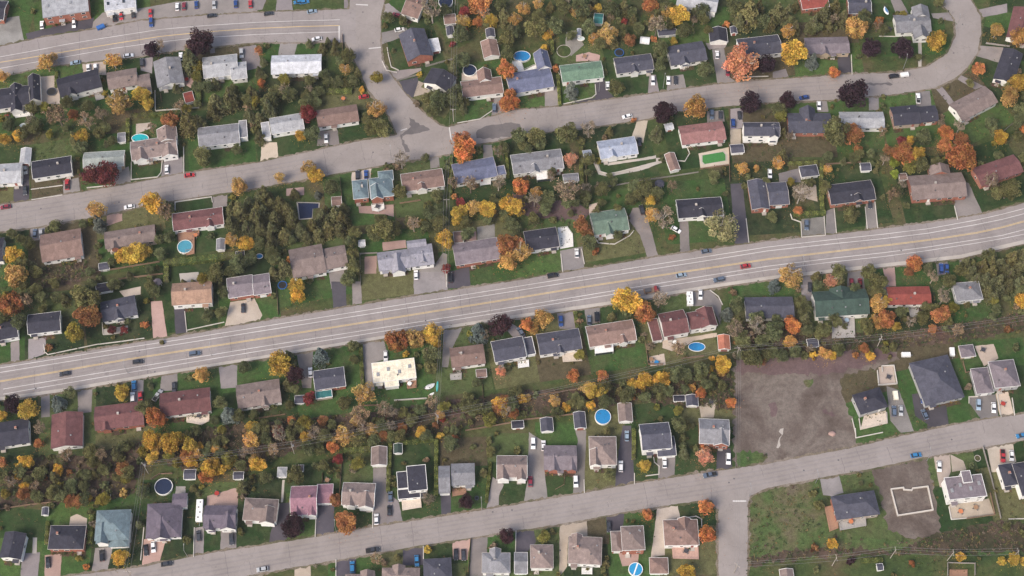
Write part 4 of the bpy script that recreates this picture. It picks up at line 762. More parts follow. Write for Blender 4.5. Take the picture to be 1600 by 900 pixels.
 ('as',[(-114.08,-107.41),(-108.07,-106.63),(-107.31,-115.36),(-113.45,-116.39)]),
 ('be',[(-173.76,-101.5),(-171.39,-100.31),(-167.07,-102.16),(-166.58,-106.1),(-173.8,-106.1)]),
 ('pk',[(-120.69,-92.85),(-109.87,-89.5),(-108.5,-90.84),(-108.28,-97.52),(-120.66,-96.86)]),
 ('gv',[(-133.44,-88.83),(-129.62,-88.83),(-129.34,-91.85),(-133.43,-92.18)]),
 ('dk',[(-93.03,-96.19),(-87.77,-95.52),(-88.08,-112.11),(-95.02,-112.89)]),
 ('dk',[(-77.21,-96.52),(-70.36,-95.86),(-69.66,-108.27),(-77.08,-109.9)]),
 ('as',[(-55.4,-81.05),(-50.17,-80.71),(-48.83,-105.64),(-54.7,-106.3),(-55.06,-97.52)]),
 ('as',[(-49.47,-91.51),(-44.92,-94.86),(-42.86,-103.94),(-48.98,-104.92)]),
 ('dk',[(-28.21,-92.18),(-24.22,-91.85),(-24.12,-101.03),(-27.83,-101.36)]),
 ('as',[(-7.65,-84.78),(-3.18,-88.15),(-5.2,-92.85),(-5.37,-97.72),(-10.22,-98.72)]),
 ('dk',[(-68.36,-118.97),(-60.64,-117.94),(-60.52,-124.87),(-68.02,-125.83)]),
 ('be',[(-84.2,-121.22),(-78.21,-120.58),(-77.79,-125.83),(-84.09,-125.83)]),
 ('dk',[(-42.51,-115.1),(-34.63,-113.48),(-34.32,-121.03),(-42.31,-121.35)]),
 ('pk',[(-23.12,-111.85),(-16.26,-110.55),(-17.28,-119.1),(-23.0,-118.78)]),
 ('as',[(-16.08,-109.9),(-9.58,-109.12),(-9.89,-125.83),(-16.39,-125.83)]),
 ('pa',[(-91.36,-86.13),(-90.41,-86.13),(-90.55,-95.52),(-91.37,-95.52)]),
 ('as',[(6.78,-65.56),(12.88,-69.72),(13.08,-82.74),(14.05,-94.06),(4.55,-96.06),(6.37,-84.78)]),
 ('as',[(25.54,-64.87),(30.06,-64.87),(28.53,-91.65),(24.08,-92.39),(26.54,-69.72)]),
 ('dk',[(44.67,-62.77),(48.23,-62.77),(48.77,-87.95),(40.83,-89.7),(41.89,-80.02)]),
 ('as',[(58.03,-76.27),(65.42,-75.92),(64.65,-85.59),(58.43,-86.4)]),
 ('dk',[(82.26,-73.17),(87.76,-72.49),(88.0,-81.93),(81.57,-82.61)]),
 ('be',[(18.72,-104.33),(29.38,-102.62),(29.54,-109.38),(21.9,-109.7),(21.4,-121.67),(18.24,-125.83)]),
 ('dk',[(8.47,-106.43),(9.37,-111.98),(6.23,-115.55),(1.56,-116.52),(1.57,-107.55)]),
 ('dk',[(37.02,-101.36),(44.24,-100.04),(43.26,-107.09),(37.47,-108.07)]),
 ('be',[(57.32,-97.72),(65.4,-96.39),(66.2,-102.16),(60.35,-103.47),(59.43,-117.17),(53.98,-118.13)]),
 ('pk',[(41.41,-116.2),(49.22,-115.55),(49.02,-121.03),(42.8,-121.67)]),
 ('as',[(122.5,-85.32),(130.21,-83.97),(131.4,-91.51),(126.7,-92.99),(123.26,-92.52)]),
 ('be',[(168.89,-75.79),(175.69,-74.76),(175.0,-82.74),(171.52,-89.16),(169.8,-89.16)]),
 ('be',[(190.85,-72.35),(201.43,-69.86),(201.81,-78.32),(194.66,-82.74),(191.32,-82.88)]),
 ('be',[(175.82,-75.24),(180.6,-77.98),(181.39,-81.73),(175.51,-82.74)]),
 ('be',[(172.46,-96.86),(188.66,-93.86),(189.91,-100.83),(172.98,-102.68)]),
]
ROADS = [
 ('main_avenue',[(-226.47,-39.19),(-211.14,-36.0),(-185.35,-31.34),(-159.42,-26.36),(-133.29,-21.64),(-107.03,-16.29),(-75.23,-10.3),(-41.29,-3.95),(-5.42,2.14),(30.49,8.9),(61.49,14.79),(109.9,22.61),(139.62,26.08),(165.62,29.56),(186.72,32.74),(203.75,35.94),(213.86,38.83),(222.62,41.73),(246.31,50.49),(242.96,29.88),(219.61,21.35),(191.23,14.17),(156.62,9.83),(108.52,3.98),(81.14,-0.61),(43.07,-7.59),(0.0,-14.5),(-26.71,-18.97),(-66.44,-26.07),(-105.76,-33.39),(-144.72,-40.34),(-178.09,-46.95),(-208.81,-51.79),(-224.02,-54.62)]),
 ('upper_street',[(-238.65,37.54),(-222.48,40.76),(-209.68,42.69),(-166.65,51.47),(-144.18,56.72),(-112.81,62.0),(-84.99,68.99),(-69.59,73.02),(-49.84,77.06),(-42.91,83.85),(-32.28,81.81),(-28.55,80.79),(-8.6,86.58),(0.0,89.67),(23.01,92.08),(62.09,98.65),(92.72,103.88),(116.08,106.33),(154.12,109.5),(174.56,110.2),(189.53,113.74),(199.17,120.85),(204.61,131.29),(205.18,140.39),(199.13,151.46),(192.84,166.45),(210.92,166.45),(214.06,151.46),(217.29,142.23),(216.35,133.1),(213.03,121.57),(207.56,113.38),(201.92,108.09),(191.61,102.13),(173.28,98.65),(144.11,95.53),(115.18,94.15),(82.44,90.35),(71.75,88.98),(60.13,85.21),(38.56,81.47),(14.25,78.07),(0.0,76.05),(-8.52,73.02),(-26.38,70.67),(-26.88,66.99),(-61.96,60.01),(-80.89,55.73),(-111.86,49.18),(-124.26,46.91),(-149.78,42.37),(-182.76,34.34),(-207.81,29.25),(-220.5,27.34),(-236.53,24.19)]),
 ('side_street',[(-76.23,166.45),(-75.59,146.28),(-76.46,127.31),(-73.21,120.5),(-69.93,112.68),(-65.08,101.09),(-62.02,96.91),(-55.97,88.98),(-50.67,76.38),(-45.52,75.37),(-31.38,79.43),(-32.28,81.81),(-40.18,88.98),(-48.54,99.35),(-56.17,110.91),(-59.31,116.93),(-60.57,126.95),(-60.78,140.39),(-59.71,151.46),(-58.76,166.45)]),
 ('top_avenue',[(-251.66,119.43),(-234.9,124.8),(-212.22,130.93),(-189.16,135.28),(-172.74,139.3),(-148.39,141.86),(-118.87,144.07),(-95.16,145.17),(-72.61,146.28),(-71.69,125.87),(-76.46,127.31),(-117.63,127.31),(-153.94,122.64),(-171.19,119.43),(-186.45,117.29),(-213.73,113.74),(-232.43,108.09),(-249.08,103.18)]),
 ('bottom_street',[(-182.72,-128.05),(-167.05,-125.0),(-145.08,-122.18),(-118.3,-116.52),(-99.83,-113.67),(-77.09,-109.77),(-54.72,-105.84),(-23.94,-100.83),(0.0,-96.86),(4.8,-95.79),(28.41,-91.78),(48.33,-87.75),(81.72,-82.34),(102.37,-79.34),(137.62,-72.21),(167.29,-65.0),(189.36,-60.53),(207.93,-57.72),(229.32,-54.06),(227.4,-65.84),(206.24,-69.17),(201.48,-70.0),(168.57,-75.79),(143.63,-81.25),(122.31,-85.32),(101.63,-89.37),(92.46,-93.39),(80.78,-98.18),(78.98,-94.46),(65.74,-96.06),(44.13,-99.51),(28.93,-102.68),(8.03,-106.37),(0.0,-107.15),(-15.77,-110.03),(-34.95,-113.15),(-68.36,-119.1),(-78.2,-120.9),(-99.01,-124.74),(-113.58,-128.05),(-147.45,-134.37),(-181.34,-138.14)]),
 ('corner_street',[(79.02,-93.66),(81.28,-98.18),(80.68,-112.63),(79.45,-133.11),(90.28,-133.11),(91.91,-112.63),(92.99,-96.86),(94.27,-92.85),(97.76,-90.17)]),
]
SIDEWALK = [
 [(243.37,32.43),(219.89,23.24),(191.45,15.88),(156.8,11.53),(108.64,5.51),(81.22,0.92),(43.11,-6.08),(0.0,-13.0),(-26.73,-17.63),(-66.5,-24.74),(-105.86,-32.07),(-144.85,-39.04),(-178.27,-45.52),(-209.01,-50.37),(-224.24,-53.21)],
 [(242.96,29.88),(219.61,21.35),(191.23,14.17),(156.62,9.83),(108.52,3.98),(81.14,-0.61),(43.07,-7.59),(0.0,-14.5),(-26.71,-18.97),(-66.44,-26.07),(-105.76,-33.39),(-144.72,-40.34),(-178.09,-46.95),(-208.81,-51.79),(-224.02,-54.62)],
]
MARKS = [
 ('main_avenue',0.26,[(-226.33,-40.05),(-210.97,-37.16),(-185.2,-32.51),(-159.26,-27.83),(-133.12,-23.41),(-106.85,-18.67),(-53.77,-9.24),(0.0,0.31),(27.15,5.2),(54.49,10.14),(82.0,14.95),(109.69,19.79),(137.45,23.4),(159.73,26.08),(179.33,28.77),(200.59,33.06),(212.07,35.94),(222.19,38.83),(239.88,45.28)]),
 ('main_avenue',0.26,[(-226.01,-42.07),(-210.67,-39.19),(-184.93,-34.55),(-159.03,-29.88),(-132.95,-25.33),(-106.71,-20.6),(-53.7,-11.2),(0.0,-1.68),(27.12,3.21),(54.41,8.13),(81.89,12.92),(109.55,17.91),(137.26,21.35),(159.49,23.87),(179.06,26.55),(200.29,30.83),(211.7,33.38),(221.82,36.26),(239.47,42.69)]),
 ('main_avenue_yellow',0.2,[(-225.4,-45.87),(-210.1,-43.01),(-184.47,-38.1),(-158.68,-33.02),(-132.65,-28.49),(-106.46,-23.93),(-53.58,-14.57),(0.0,-4.94),(27.06,0.08),(54.29,4.82),(81.69,9.44),(109.27,14.09),(136.92,17.67),(168.07,21.9),(184.29,24.26),(199.77,26.95),(211.18,29.64),(221.28,32.67),(238.9,39.07)]),
 ('main_avenue_yellow',0.2,[(-225.34,-46.3),(-210.04,-43.44),(-184.42,-38.54),(-158.64,-33.46),(-132.61,-28.93),(-106.43,-24.37),(-53.56,-15.02),(0.0,-5.39),(27.05,-0.38),(54.28,4.36),(81.67,8.98),(109.24,13.62),(136.87,17.21),(168.01,21.43),(184.23,23.79),(199.71,26.47),(211.11,29.17),(221.21,32.19),(238.82,38.59)]),
 ('main_avenue',0.26,[(-208.25,-46.66),(-183.96,-42.07),(-158.21,-37.31),(-132.27,-32.66),(-106.17,-27.83),(-53.43,-18.52),(0.0,-9.09),(26.98,-4.26),(54.14,0.76),(81.49,5.67),(109.0,10.45),(136.61,14.32),(158.75,16.97),(178.25,19.79),(199.3,23.4),(210.58,25.45),(220.64,28.29),(238.15,34.34)]),
 ('main_avenue',0.26,[(-207.92,-48.94),(-196.47,-46.66),(-183.68,-44.23),(-157.98,-39.33),(-132.1,-34.55),(-106.03,-29.74),(-53.36,-20.3),(0.0,-10.75),(26.95,-5.92),(54.08,-0.91),(81.38,3.82),(108.86,8.59),(136.44,12.46),(158.55,15.1),(178.04,18.06),(199.07,21.67),(210.36,23.87),(220.31,26.08),(237.84,32.43)]),
 ('top_avenue',0.26,[(-250.87,114.45),(-234.05,119.07),(-219.87,122.29),(-205.67,125.87),(-188.47,129.48),(-162.48,134.55),(-142.0,136.74),(-118.47,138.56),(-97.79,139.48),(-79.74,140.03)]),
 ('top_avenue_yellow',0.3,[(-250.42,111.61),(-233.6,116.04),(-216.55,119.43),(-198.02,123.36),(-182.25,126.59),(-162.08,130.56),(-141.67,133.1),(-118.21,135.1),(-97.59,136.19),(-79.58,136.74)]),
 ('top_avenue',0.26,[(-249.92,108.44),(-233.11,112.68),(-207.63,118.36),(-183.39,123.72),(-164.65,126.95),(-147.24,129.48),(-117.95,131.65),(-97.37,132.56),(-79.69,133.1)]),
 ('top_avenue',0.6,[(-79.87,136.74),(-79.4,127.31)]),
 ('side_street',0.6,[(-65.73,123.72),(-60.18,124.44)]),
 ('side_street',0.6,[(-72.73,148.86),(-67.05,148.49)]),
 ('upper_street',0.5,[(-27.98,80.79),(-27.01,74.36)]),
 ('side_street',0.5,[(-49.62,79.09),(-46.8,80.11)]),
 ('corner_street',0.6,[(87.29,-94.99),(92.61,-94.99)]),
]
PATCHES = [
 ('asphalt_patch',0.048,[(-45.84,86.24),(-36.51,79.43),(-42.16,77.4),(-49.55,76.72),(-45.12,81.13)]),
 ('asphalt_patch',0.048,[(-15.96,78.07),(-11.42,81.47),(-2.86,83.17),(3.43,82.49),(4.28,80.11),(0.0,76.72),(-8.53,74.7),(-15.64,75.03)]),
 ('asphalt_patch',0.048,[(-49.88,78.41),(-46.53,71.34),(-45.29,67.65),(-46.99,67.65),(-48.82,71.67)]),
 ('asphalt_patch',0.048,[(155.06,104.23),(171.07,104.93),(172.41,103.88),(156.4,103.18)]),
 ('dirt_lot',0.012,[(91.53,-36.87),(105.68,-34.55),(129.69,-31.93),(153.89,-28.42),(159.56,-29.88),(160.23,-33.39),(150.31,-37.16),(136.85,-40.05),(134.55,-42.07),(135.23,-51.5),(137.86,-61.93),(138.88,-72.49),(102.31,-80.16),(88.61,-82.34)]),
 ('soil_path',0.016,[(92.54,-33.39),(116.48,-31.64),(137.88,-29.3),(156.7,-26.95),(159.37,-31.64),(143.75,-36.87),(128.93,-40.34),(110.56,-39.77),(92.17,-39.19)]),
 ('dirt_lot',0.012,[(143.54,-82.07),(165.91,-76.61),(167.6,-94.19),(168.23,-109.51),(157.6,-110.55),(146.99,-106.89),(145.97,-92.85)]),
 ('scrub_soil',0.011,[(-203.93,-84.78),(-189.75,-76.61),(-169.34,-75.79),(-149.46,-69.72),(-121.65,-63.61),(-93.42,-59.97),(-62.37,-58.01),(-28.7,-52.36),(0.0,-47.8),(31.45,-45.8),(52.56,-42.07),(89.57,-38.61),(90.16,-50.08),(52.24,-50.65),(33.84,-55.75),(0.0,-59.13),(-28.41,-66.4),(-61.87,-69.17),(-84.87,-72.49),(-97.34,-77.98),(-107.27,-82.07),(-127.71,-82.07),(-140.84,-78.52),(-149.56,-80.71),(-149.05,-90.17),(-161.87,-95.52),(-177.05,-95.52),(-201.95,-98.18)]),
 ('scrub_soil',0.011,[(89.61,-38.03),(90.78,-44.37),(90.05,-55.75),(52.18,-52.36),(52.58,-41.5)]),
 ('soil_path',0.012,[(0.0,47.23),(27.81,40.76),(36.08,37.54),(29.05,32.74),(8.31,34.34),(0.0,37.54)]),
 ('rough_grass',0.0095,[(93.31,-92.05),(122.24,-86.13),(123.33,-102.16),(132.76,-108.72),(147.51,-111.33),(167.67,-110.03),(201.17,-103.47),(199.05,-117.81),(149.52,-115.75),(91.88,-120.39)]),
 ('scrub_soil',0.011,[(91.53,-118.33),(109.69,-115.23),(124.76,-113.93),(149.52,-115.75),(165.32,-108.72),(191.11,-103.47),(200.97,-104.79),(199.35,-115.75),(159.36,-116.78),(124.45,-117.3),(91.8,-121.67)]),
 ('scrub_soil',0.011,[(93.63,-16.59),(122.67,-21.05),(160.01,-21.05),(214.67,-12.1),(213.57,-19.56),(183.45,-25.48),(159.19,-28.42),(129.72,-31.64),(92.47,-34.55)]),
 ('rough_grass',0.0095,[(0.0,40.76),(31.91,37.54),(30.27,24.82),(0.0,23.24)]),
 ('scrub_soil',0.012,[(-200.85,9.59),(-190.94,11.92),(-181.15,12.69),(-179.61,8.44),(-183.02,3.06),(-190.95,1.53),(-200.33,0.76)]),
 ('pale_sand',0.02,[(108.4,-64.17),(109.72,-63.89),(109.52,-66.4),(108.34,-68.34),(106.99,-72.49),(106.47,-72.49),(107.84,-68.06)]),
 ('rough_grass',0.02,[(89.91,-74.14),(95.63,-73.04),(102.59,-76.33),(100.34,-79.07),(89.96,-81.25)]),
 ('rough_grass',0.02,[(119.5,-42.93),(123.52,-42.07),(122.74,-44.94),(120.07,-45.52)]),
 ('damp_soil',0.019,[(124.98,-55.19),(130.09,-56.32),(133.05,-58.01),(129.88,-58.57),(126.37,-57.16)]),
 ('damp_soil',0.019,[(104.28,-53.49),(107.49,-52.36),(107.67,-56.88),(105.16,-59.13)]),
]
MANHOLES = [
 (130.67,-77.7),
 (116.47,-82.07),
 (177.14,-68.89),
 (88.4,-85.59),
 (86.26,-87.21),
 (5.73,85.56),
 (-61.43,67.65),
 (208.36,137.47),
 (202.14,121.21),
 (-69.26,144.43),
 (-63.8,126.95),
 (-63.07,108.79),
 (0.0,-98.72),
 (-7.57,-99.51),
 (-154.29,-29.59),
 (-146.97,-38.9),
 (-194.93,-46.37),
 (166.55,18.22),
 (142.5,1.83),
 (-36.14,-15.39),
 (18.7,-115.23),
 (-204.42,38.83),
 (-170.9,42.05),
 (68.25,31.15),
]
BOULDERS = [
 (129.15,-66.4),
]
POLES = [
 ('a',-26.22,148.49),
 ('b',-26.03,83.85),
 ('c',-28.03,37.54),
 ('d',-30.05,-62.49),
 ('e',-87.29,-74.96),
 ('f',-144.93,-83.42),
 ('g',92.58,-32.8),
 ('h',151.3,-27.83),
 ('i',85.93,-124.23),
 ('j',124.07,-121.41),
 ('k',146.99,-118.33),
 ('l',169.0,-119.36),
 ('m',193.92,-118.84),
 ('n',-146.56,-126.78),
 ('o',216.46,-18.08),
 ('p',-27.93,3.06),
]
SPANS = [
 'ab',
 'bc',
 'cp',
 'pd',
 'de',
 'ef',
 'fn',
 'gh',
 'ho',
 'gi',
 'ij',
 'jk',
 'kl',
 'lm',
 'dg',
]
LAMPS = [
 (120.59,-87.48),
 (166.0,-77.98),
 (204.73,134.55),
 (177.99,112.32),
 (-11.86,-98.72),
 (-68.67,-107.94),
 (-126.15,-117.81),
 (123.02,8.59),
 (180.62,12.3),
 (-124.16,-31.64),
 (-44.77,-22.23),
 (-157.97,-39.48),
 (-8.86,-12.1),
 (53.98,-3.65),
 (-53.08,63.66),
 (-160.71,66.99),
 (39.31,100.04),
 (68.29,101.78),
 (93.75,-93.12),
]
POOLS = [
 ('teal',-165.01,74.43,3.84,2.29,1.2,'oval teal above-ground pool beside the taupe house above upper street'),
 ('cyan',-139.95,19.43,3.29,3.29,1.2,'round blue pool with wooden deck behind the long maroon house'),
 ('blue',4.53,118.74,3.95,2.98,1.2,'oval blue pool with white deck above the blue house'),
 ('navy',-30.9,149.79,3.36,3.58,1.2,'round dark pool with white rim at the top edge'),
 ('navy',-19.26,111.08,3.2,3.12,1.0,'round navy covered pool on deck above the brown house'),
 ('blue',76.62,-27.6,3.58,2.13,0.3,'oval blue pool beside the maroon house with tan terrace'),
 ('blue',36.81,-59.29,3.31,3.45,1.2,'round bright-blue pool between sheds above bottom street'),
 ('stripe',47.81,-123.14,2.79,2.73,1.2,'round blue pool with a white cover stripe at bottom edge'),
 ('navy',-138.12,-89.27,3.62,3.53,1.2,'large round dark covered pool above the plum-grey house'),
 ('white',-217.42,81.07,2.28,1.71,0.6,'oval pale covered pool in left yard'),
 ('white',31.64,129.18,1.77,1.28,0.4,'small oval white pond basin above the green house'),
 ('pond',23.81,122.25,3.37,3.44,0.3,'round stone ring garden bed above the green house'),
 ('pond',186.43,-76.93,1.28,1.38,0.3,'small round planting ring right of the modern house'),
 ('blue',-107.93,15.19,1.64,1.25,0.4,'small blue wading pool among dark conifers'),
]
TRAMPS = [
 (49.02,120.99,2.2,'round trampoline behind slate-grey house,blue pad ring'),
 (-97.03,0.96,2.03,'round trampoline with blue ring near main avenue'),
 (-207.69,99.49,2.24,'round dark trampoline on tan patio in top left'),
 (-13.91,-93.95,0.89,'small round grey trampoline right of purple tree'),
]
FOUND = [
 (150.26,-90.17),
 (155.28,-89.5),
 (155.31,-90.37),
 (158.44,-90.64),
 (158.85,-89.83),
 (164.98,-89.03),
 (165.81,-98.84),
 (151.7,-101.15),
]
GREENPOOL = [
 (84.12,65.99),
 (93.28,67.82),
 (94.32,66.32),
 (94.14,63.33),
 (84.93,61.5),
 (83.94,62.66),
]
DARKPOOL = [
 (-93.08,41.73),
 (-84.02,41.4),
 (-84.04,39.15),
 (-86.44,38.75),
 (-86.53,34.18),
 (-91.69,33.7),
]
MISC = [
 ('camper',-122.79,-99.66,-1.538,'long white camper trailer parked left of plum-grey house'),
 ('camper',74.69,-6.11,-1.569,'white camper trailer beside maroon house near main avenue'),
 ('canoe_teal',-30.57,-45.59,-1.622,'teal canoe lying on grass under the power lines'),
 ('canoe_white',-33.04,-49.15,0.605,'short white upturned boat beside the teal canoe'),
 ('boat',-33.72,-45.59,0.457,'small white covered boat right of the cream house'),
 ('trailer',156.45,-49.86,-1.544,'cream covered cargo trailer beside charcoal new house'),
 ('trailer',178.05,108.58,0.176,'pale cargo trailer behind black suv on upper street'),
 ('tent',60.99,127.99,-0.123,'white domed garden shelter in leafy backyard'),
 ('trailer',181.98,-30.26,-1.607,'white storage trailer behind large slate-grey house'),
 ('trailer',-189.71,135.23,0.482,'blue recycling trailer at parking lot edge'),
 ('boat',173.77,144.84,-1.284,'blue and white boat on driveway at top right'),
 ('truck',58.73,-1.56,0.177,'red and black flatbed truck on main avenue by yellow tree'),
 ('trailer',162.77,-31.57,0.0,'white-framed utility trailer at dirt lot corner'),
]
FURNITURE = [
 ('or',176.69,-99.43),
 ('dk',67.71,-115.78),
 ('rd',199.91,-53.37),
 ('rd',-147.51,106.28),
 ('rd',-116.85,-91.97),
 ('wt',67.59,-25.66),
 ('bl',59.57,-34.95),
 ('wd',182.89,-97.77),
 ('dk',195.07,-29.11),
 ('dk',-58.29,39.14),
 ('wd',33.25,119.1),
 ('or',-135.74,24.82),
 ('sb',139.72,-15.81),
 ('wd',-73.45,-86.39),
 ('dk',81.11,-52.66),
 ('rd',-226.16,86.37),
 ('wd',71.87,62.39),
 ('or',-75.97,95.83),
 ('dk',154.65,-41.45),
 ('dk',-126.81,-58.86),
 ('or',132.77,-104.05),
 ('wt',-41.93,-44.68),
 ('wd',57.45,-33.49),
 ('dk',174.14,134.4),
]
DECKS = [
 ('wt',0.8,[(-223.5,88.02),(-215.44,89.3),(-214.37,86.73),(-222.06,85.45)],'white railed deck below charcoal house in top-left corner'),
 ('gy',0.8,[(-188.16,97.93),(-183.99,99.23),(-183.44,95.76),(-187.05,94.64)],'grey railed deck below 2nd house under top-left avenue'),
 ('wd',1.0,[(-143.66,27.02),(-134.58,27.81),(-134.31,24.88),(-136.35,24.65),(-135.56,16.03),(-138.91,15.25),(-139.43,17.2),(-136.73,17.59),(-137.2,22.68),(-143.03,22.68)],'wooden deck around round blue pool below maroon house'),
 ('wt',0.6,[(19.64,28.83),(23.79,29.38),(26.13,25.66),(26.3,19.77),(20.53,18.59)],'white deck right of charcoal house above main avenue'),
 ('be',0.7,[(-132.0,-58.86),(-122.81,-57.81),(-122.54,-60.97),(-125.49,-62.71),(-131.75,-61.53)],'pale multi-sided deck below maroon house under main avenue'),
 ('wt',0.8,[(-61.1,40.29),(-55.57,40.93),(-55.26,38.28),(-57.85,36.92),(-60.64,37.48)],'round white deck below blue-grey brick house'),
 ('be',0.7,[(20.64,-30.58),(28.47,-29.85),(29.04,-34.22),(20.98,-34.73)],'tan deck below 9th house under main avenue'),
 ('gy',0.9,[(133.76,-14.79),(143.16,-14.42),(142.59,-23.55),(132.92,-23.85)],'large grey deck below dark-green house'),
 ('gy',0.8,[(166.26,-8.6),(170.52,-8.37),(170.14,-13.85),(166.63,-14.15)],'small grey deck below red-roofed house'),
 ('wd',1.2,[(123.19,-97.95),(127.7,-96.95),(127.74,-106.52),(124.17,-107.96)],'wooden deck left of slate-grey hipped house by rough grass'),
 ('gy',1.2,[(128.02,-103.56),(138.86,-101.92),(138.8,-105.53),(128.27,-107.5)],'grey deck below slate-grey hipped house by rough grass'),
 ('be',0.9,[(142.65,-58.95),(151.63,-56.84),(151.71,-62.1),(140.63,-64.89)],'white raised terrace below charcoal brick house beside dirt lot'),
 ('pk',0.5,[(62.32,-114.42),(72.62,-113.97),(72.54,-118.94),(62.43,-118.62)],'pinkish deck below brown hipped house near corner'),
 ('be',0.9,[(-43.59,-95.18),(-36.04,-93.98),(-35.62,-97.84),(-43.14,-99.17)],'tan front terrace below charcoal flat-roofed house'),
 ('wd',0.8,[(-23.78,-90.33),(-18.26,-89.93),(-18.04,-92.34),(-23.53,-93.28)],'wooden front deck below grey house above bottom street'),
 ('wt',0.8,[(2.31,-34.63),(6.93,-33.9),(7.11,-36.81),(2.5,-37.53)],'white deck below 8th house under main avenue'),
 ('gy',0.6,[(-25.5,-40.33),(-20.71,-39.61),(-20.67,-42.49),(-25.26,-42.84)],'small grey deck below brown house under main avenue'),
 ('wd',0.6,[(-43.3,-42.84),(-39.19,-42.13),(-39.08,-46.21),(-42.86,-46.78)],'brown deck right corner of cream flat-roofed house'),
 ('wt',1.1,[(0.0,115.7),(4.01,116.32),(5.45,110.84),(10.92,113.93),(10.9,110.4),(2.9,109.96)],'white pool deck above blue house on upper street'),
 ('wt',2.4,[(34.06,-28.24),(41.82,-27.36),(41.92,-30.65),(34.17,-31.74)],'white sunroom roof below brown house under main avenue'),
 ('wt',2.4,[(10.51,56.55),(17.66,57.62),(17.82,52.95),(10.82,51.89)],'white sunroom below grey house under upper street'),
 ('wt',1.0,[(-14.36,53.56),(-9.25,54.13),(-9.23,50.7),(-13.97,50.05)],'white deck below blue house under upper street'),
 ('wt',0.8,[(26.93,-122.56),(31.08,-122.44),(31.02,-124.99),(26.88,-124.99)],'white deck below taupe hipped house at bottom edge'),
 ('wd',0.8,[(169.23,-123.33),(176.04,-123.33),(175.68,-126.07),(168.89,-126.07)],'wooden deck at bottom edge beside grey fence'),
]

# ------------------------------------------------------------------ labels: look first, then the house it stands by
ROWN = ['row above top-left avenue', 'row below top-left avenue', 'upper-street left row', 'upper-street right row', 'row along top edge', 'row below upper street', 'row above main avenue', 'row below main avenue', 'row above bottom street', 'row below bottom street']
ROOFN = dict(dk='charcoal', sl='slate-grey', gr='grey', lg='light-grey', wt='white', cr='cream', br='brown', tb='taupe', pg='warm-grey', mb='maroon', rd='red', pk='dusty-pink', mv='mauve', gn='green', dg='dark-green', dg2='muted-green', bl='blue', bg='pale-blue', tg='blue-grey', gg='grey-green', ob='tan-brown', lp='silver-grey', te='teal', pd='plum-grey')
ROOFN['or'] = 'orange'
WALLN = dict(w='white', b='brick', c='cream', g='grey', t='tan')
CARN = dict(wt='white', bk='black', dk='dark-grey', rd='red', mr='maroon', bl='navy-blue', gy='silver', gb='grey-blue', sb='pale-blue', cy='bright-blue')
TREEN = dict(ye='yellow', og='golden-orange', go='thin golden', pk='coral', pa='pale-yellow', ru='rust-brown', rd='red', mr='maroon', pu='dark-purple', gr='green', gy='yellow-green', lg='lime-green', co='olive', bs='blue-grey', bare='leafless')
TREEN['or'] = 'orange'
def nth(n): return '%d%s' % (n, 'th' if 10 <= n % 100 <= 20 else {1: 'st', 2: 'nd', 3: 'rd'}.get(n % 10, 'th'))
def where(x, y):
    h = min(HOUSES, key=lambda h: (h[2] - x) ** 2 + (h[3] - y) ** 2); dx, dy = x - h[2], y - h[3]
    d = ('right of' if dx > 0 else 'left of') if abs(dx) > abs(dy) * 1.1 else ('above' if dy > 0 else 'below')
    return '%s %s house in %s' % (d, nth(h[9]), ROWN[h[8]])
PEND = []
def pend(o, desc, noun, x, y): PEND.append((desc, noun, where(x, y), x, o)); return o
def settle():
    g = {}
    for p in PEND: g.setdefault(p[:3], []).append(p)
    for (desc, noun, wh), ps in g.items():
        ps.sort(key=lambda p: p[3]); n = len(ps)
        for i, p in enumerate(ps):
            if n == 1: t = '%s %s %s' % (desc, noun, wh)
            elif n == 2: t = '%s one of two %s %ss %s' % (('left', 'right')[i], desc, noun, wh)
            else: t = '%s of %d %s %ss %s' % ('leftmost' if i == 0 else 'rightmost' if i == n - 1 else nth(i + 1) + ' from left', n, desc, noun, wh)
            p[4]['label'] = t

# ------------------------------------------------------------------ materials
MATS = {}
def base(name, rough=0.9, spec=0.2):
    m = bpy.data.materials.new(name); m.use_nodes = True
    nt = m.node_tree; b = nt.nodes['Principled BSDF']
    b.inputs['Roughness'].default_value = rough; b.inputs['Specular IOR Level'].default_value = spec
    MATS[name] = m
    return m, nt, b
def nd(nt, t, **kw):
    n = nt.nodes.new(t)
    for k, v in kw.items():
        setattr(n, k, v)
    return n
def noise(nt, scale, detail=4, rough=0.6, coord=None, dist=0.0):
    n = nd(nt, 'ShaderNodeTexNoise'); n.inputs['Scale'].default_value = scale
    n.inputs['Detail'].default_value = detail; n.inputs['Roughness'].default_value = rough
    n.inputs['Distortion'].default_value = dist
    if coord is not None: nt.links.new(coord, n.inputs['Vector'])
    return n.outputs['Fac']
def pos(nt): return nd(nt, 'ShaderNodeNewGeometry').outputs['Position']
def ramp(nt, fac, stops):
    r = nd(nt, 'ShaderNodeValToRGB'); e = r.color_ramp.elements
    e[0].position, e[0].color = stops[0][0], (*stops[0][1], 1)
    e[1].position, e[1].color = stops[-1][0], (*stops[-1][1], 1)
    for p, c in stops[1:-1]:
        x = e.new(p); x.color = (*c, 1)
    nt.links.new(fac, r.inputs[0]); return r.outputs[0]
def mix(nt, fac, a, b, mode='MIX'):
    n = nd(nt, 'ShaderNodeMix', data_type='RGBA', blend_type=mode)
    for s, v in ((0, fac), (6, a), (7, b)):
        if isinstance(v, (int, float)): n.inputs[s].default_value = v
        elif isinstance(v, tuple): n.inputs[s].default_value = (*v, 1)
        else: nt.links.new(v, n.inputs[s])
    return n.outputs[2]
